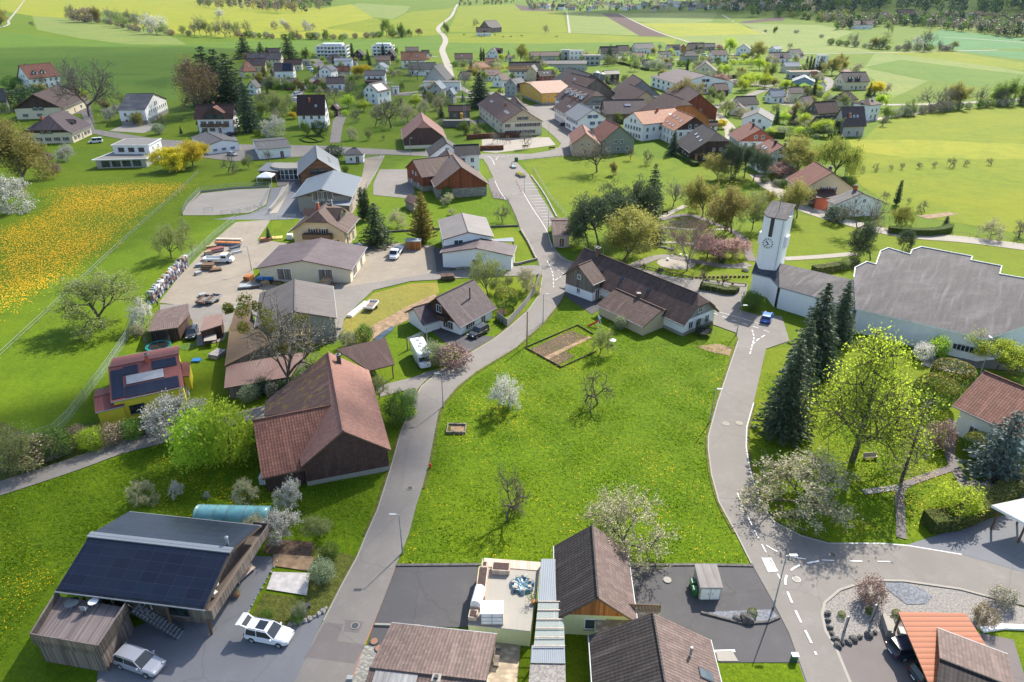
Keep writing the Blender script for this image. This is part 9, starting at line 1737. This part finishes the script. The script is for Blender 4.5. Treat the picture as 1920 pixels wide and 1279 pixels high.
for i,(u,v,a) in enumerate(((1065,24,10),(1086,27,30),(1092,28,170),(1102,31,0))):cow("dark cow, %s on the field left of the far ploughed strip" % ('leftmost','second from left','third from left','rightmost')[i],u,v,a,'cows on the upper field')
p=P(952,270);o=root('climbing_frame',p.x,p.y,0,.3,"timber climbing frame in the sandy play area",'play frame')
for x,y in ((-1,-1),(1,-1),(-1,1),(1,1)):b=MB();b.tube((x,y,0),(x*.3,y*.3,3),.09,.07,'pole_wood',5);b.build('post',o)
p=P(938,268);o=root('climbing_frame',p.x,p.y,0,.1,"slim green steel play frame left of the sandy play area",'play frame')
for x in (-1,0,1):b=MB();b.tube((x,0,0),(x,0,3.2),.08,.08,'green_plastic',5);b.build('post',o)
b=MB();b.tube((-1.2,0,3.0),(1.2,0,3.0),.06,.06,'green_plastic',5);b.build('beam',o)
rockpile("pale gravestone on the churchyard lawn",[(1236,463),(1242,465),(1248,466),(1254,468),(1260,470),(1258,417),(1266,419),(1272,421),(1345,478),(1350,480)],'gravestone','gravestones of the churchyard','rock',.45);rockpile("white stone at the round paved place",[(1252,488),(1260,481),(1276,479),(1286,482),(1292,492),(1276,503)],'stone','stones round the paved place','white_plaster',.4);rockpile("round upright millstone beside the dark bush by the tower",[(1397,508)],'millstone',None,'concrete',.9)
row_hedge('rubble_edge',"line of pale boulders between parking bays and meadow",[(996,330),(1020,362),(1044,408)],.5,.35,'rock','twig_grey',3,cat='edging')
# ---------------------------------------------------------------- words for the trees: look, then what they stand by
def name_trees():
 L_=[(s,*pix(x,y,0),x,y) for s,x,y in LAND];by={}
 for o,wd,x,y,H,wh in TLIST:
  u,v=pix(x,y,0);best=sorted(L_,key=lambda t:hypot(t[1]-u,(t[2]-v)*1.6))[:10];ch=None
  size='' if 'bush' in wd else ('small ' if H<4.2 and not wd.startswith(('tall','small')) else ('tall ' if H>15 and not wd.startswith('tall') else ''))
  for s,lu,lv,lx,ly in best:
   du,dv=u-lu,v-lv
   rel_=('left of' if du<0 else 'right of') if abs(du)>1.3*abs(dv) else ('in front of' if dv>0 else 'behind')
   t="%s%s %s the %s" % (size,wd,rel_,s)
   if len(t.split())<=15:ch=t;break
  if ch is None:ch="%s%s beside the village houses" % (size,wd)
  by.setdefault(ch,[]).append((u,o))
 for t,lst in by.items():
  lst.sort(key=lambda q:q[0]);n=len(lst)
  for i,(u,o) in enumerate(lst):
   o["label"]=t if n==1 else ("%s %s" % ('leftmost' if i==0 else ('rightmost' if i==n-1 else ORD[i]+'-from-left'),t))
 cats={}
 for o,wd,*_ in TLIST:cats.setdefault(wd,[]).append(o)
 for wd,lst in cats.items():
  if len(lst)>1:
   for o in lst:o["group"]=wd+('es' if wd.endswith('bush') or wd.endswith('ch') else ('s' if not wd.endswith(('balls','limbs','twigs')) else ' trees'))
name_trees()
# ---------------------------------------------------------------- the air between here and the far slope
hz=MB();hz.box(-5200,-300,-1.2,6200,6700,230,'galvanised');ho=hz.build('haze',uv=False);hm=bpy.data.materials.new('haze');hm.use_nodes=True;n_=hm.node_tree;n_.nodes.remove(n_.nodes["Principled BSDF"])
vo=n_.nodes.new("ShaderNodeVolumePrincipled");vo.inputs["Color"].default_value=(0.50,0.70,1.0,1);vo.inputs["Density"].default_value=HAZE;vo.inputs["Anisotropy"].default_value=0.2;n_.links.new(vo.outputs[0],n_.nodes["Material Output"].inputs["Volume"])
ho.data.materials.clear();ho.data.materials.append(hm);tag(ho,kind='stuff');ho["label"]="pale blue haze over the valley"

for cn,ca in (('shade_cloud_mat',.48),('dense_shade_cloud_mat',.85)):
 t=NT(cn,1.0,0.0);t.col((0.9,0.9,0.92));lw=t.n("ShaderNodeLayerWeight");lw.inputs[0].default_value=0.35
 t.l(t.math('MULTIPLY',t.ramp(lw.outputs["Facing"],[(0.1,1.0),(0.9,0.0)]),t.ramp(t.noise(t.pos,0.004,4,0.6),[(0.3,ca*.3),(0.6,ca)])),t.b.inputs["Alpha"])
def shade_cloud(x,y,rx,ry,z,seed,mat='shade_cloud_mat'):  # unseen clouds, added so that their shade falls around x, y
 rc=random.Random(seed);k=z/math.tan(SUN_EL);cx,cy=x+k*cos(SUN_AZ),y+k*sin(SUN_AZ);b=MB();nu,nv=40,10;rings=[]
 for j in range(1,nv):
  th=pi*j/nv;rings.append([(cx+rx*sin(th)*cos(2*pi*i/nu)*(1+.10*sin(3*2*pi*i/nu+seed)+.07*sin(7*2*pi*i/nu+2)+rc.uniform(-.03,.03)),cy+ry*sin(th)*sin(2*pi*i/nu)*(1+.12*sin(2*2*pi*i/nu+seed*2)+rc.uniform(-.03,.03)),z+60*cos(th)*(1+rc.uniform(-.3,.3))) for i in range(nu)])
 b.loft(rings,mat);return tag(b.build('shade_cloud',smooth=True,uv=False),"pale broken cloudbank out of view, added to shade the ground",None,None,'stuff')
shade_cloud(-330,330,290,420,600,1);shade_cloud(1050,1700,900,680,900,3,'dense_shade_cloud_mat');shade_cloud(-75,20,60,36,500,5)
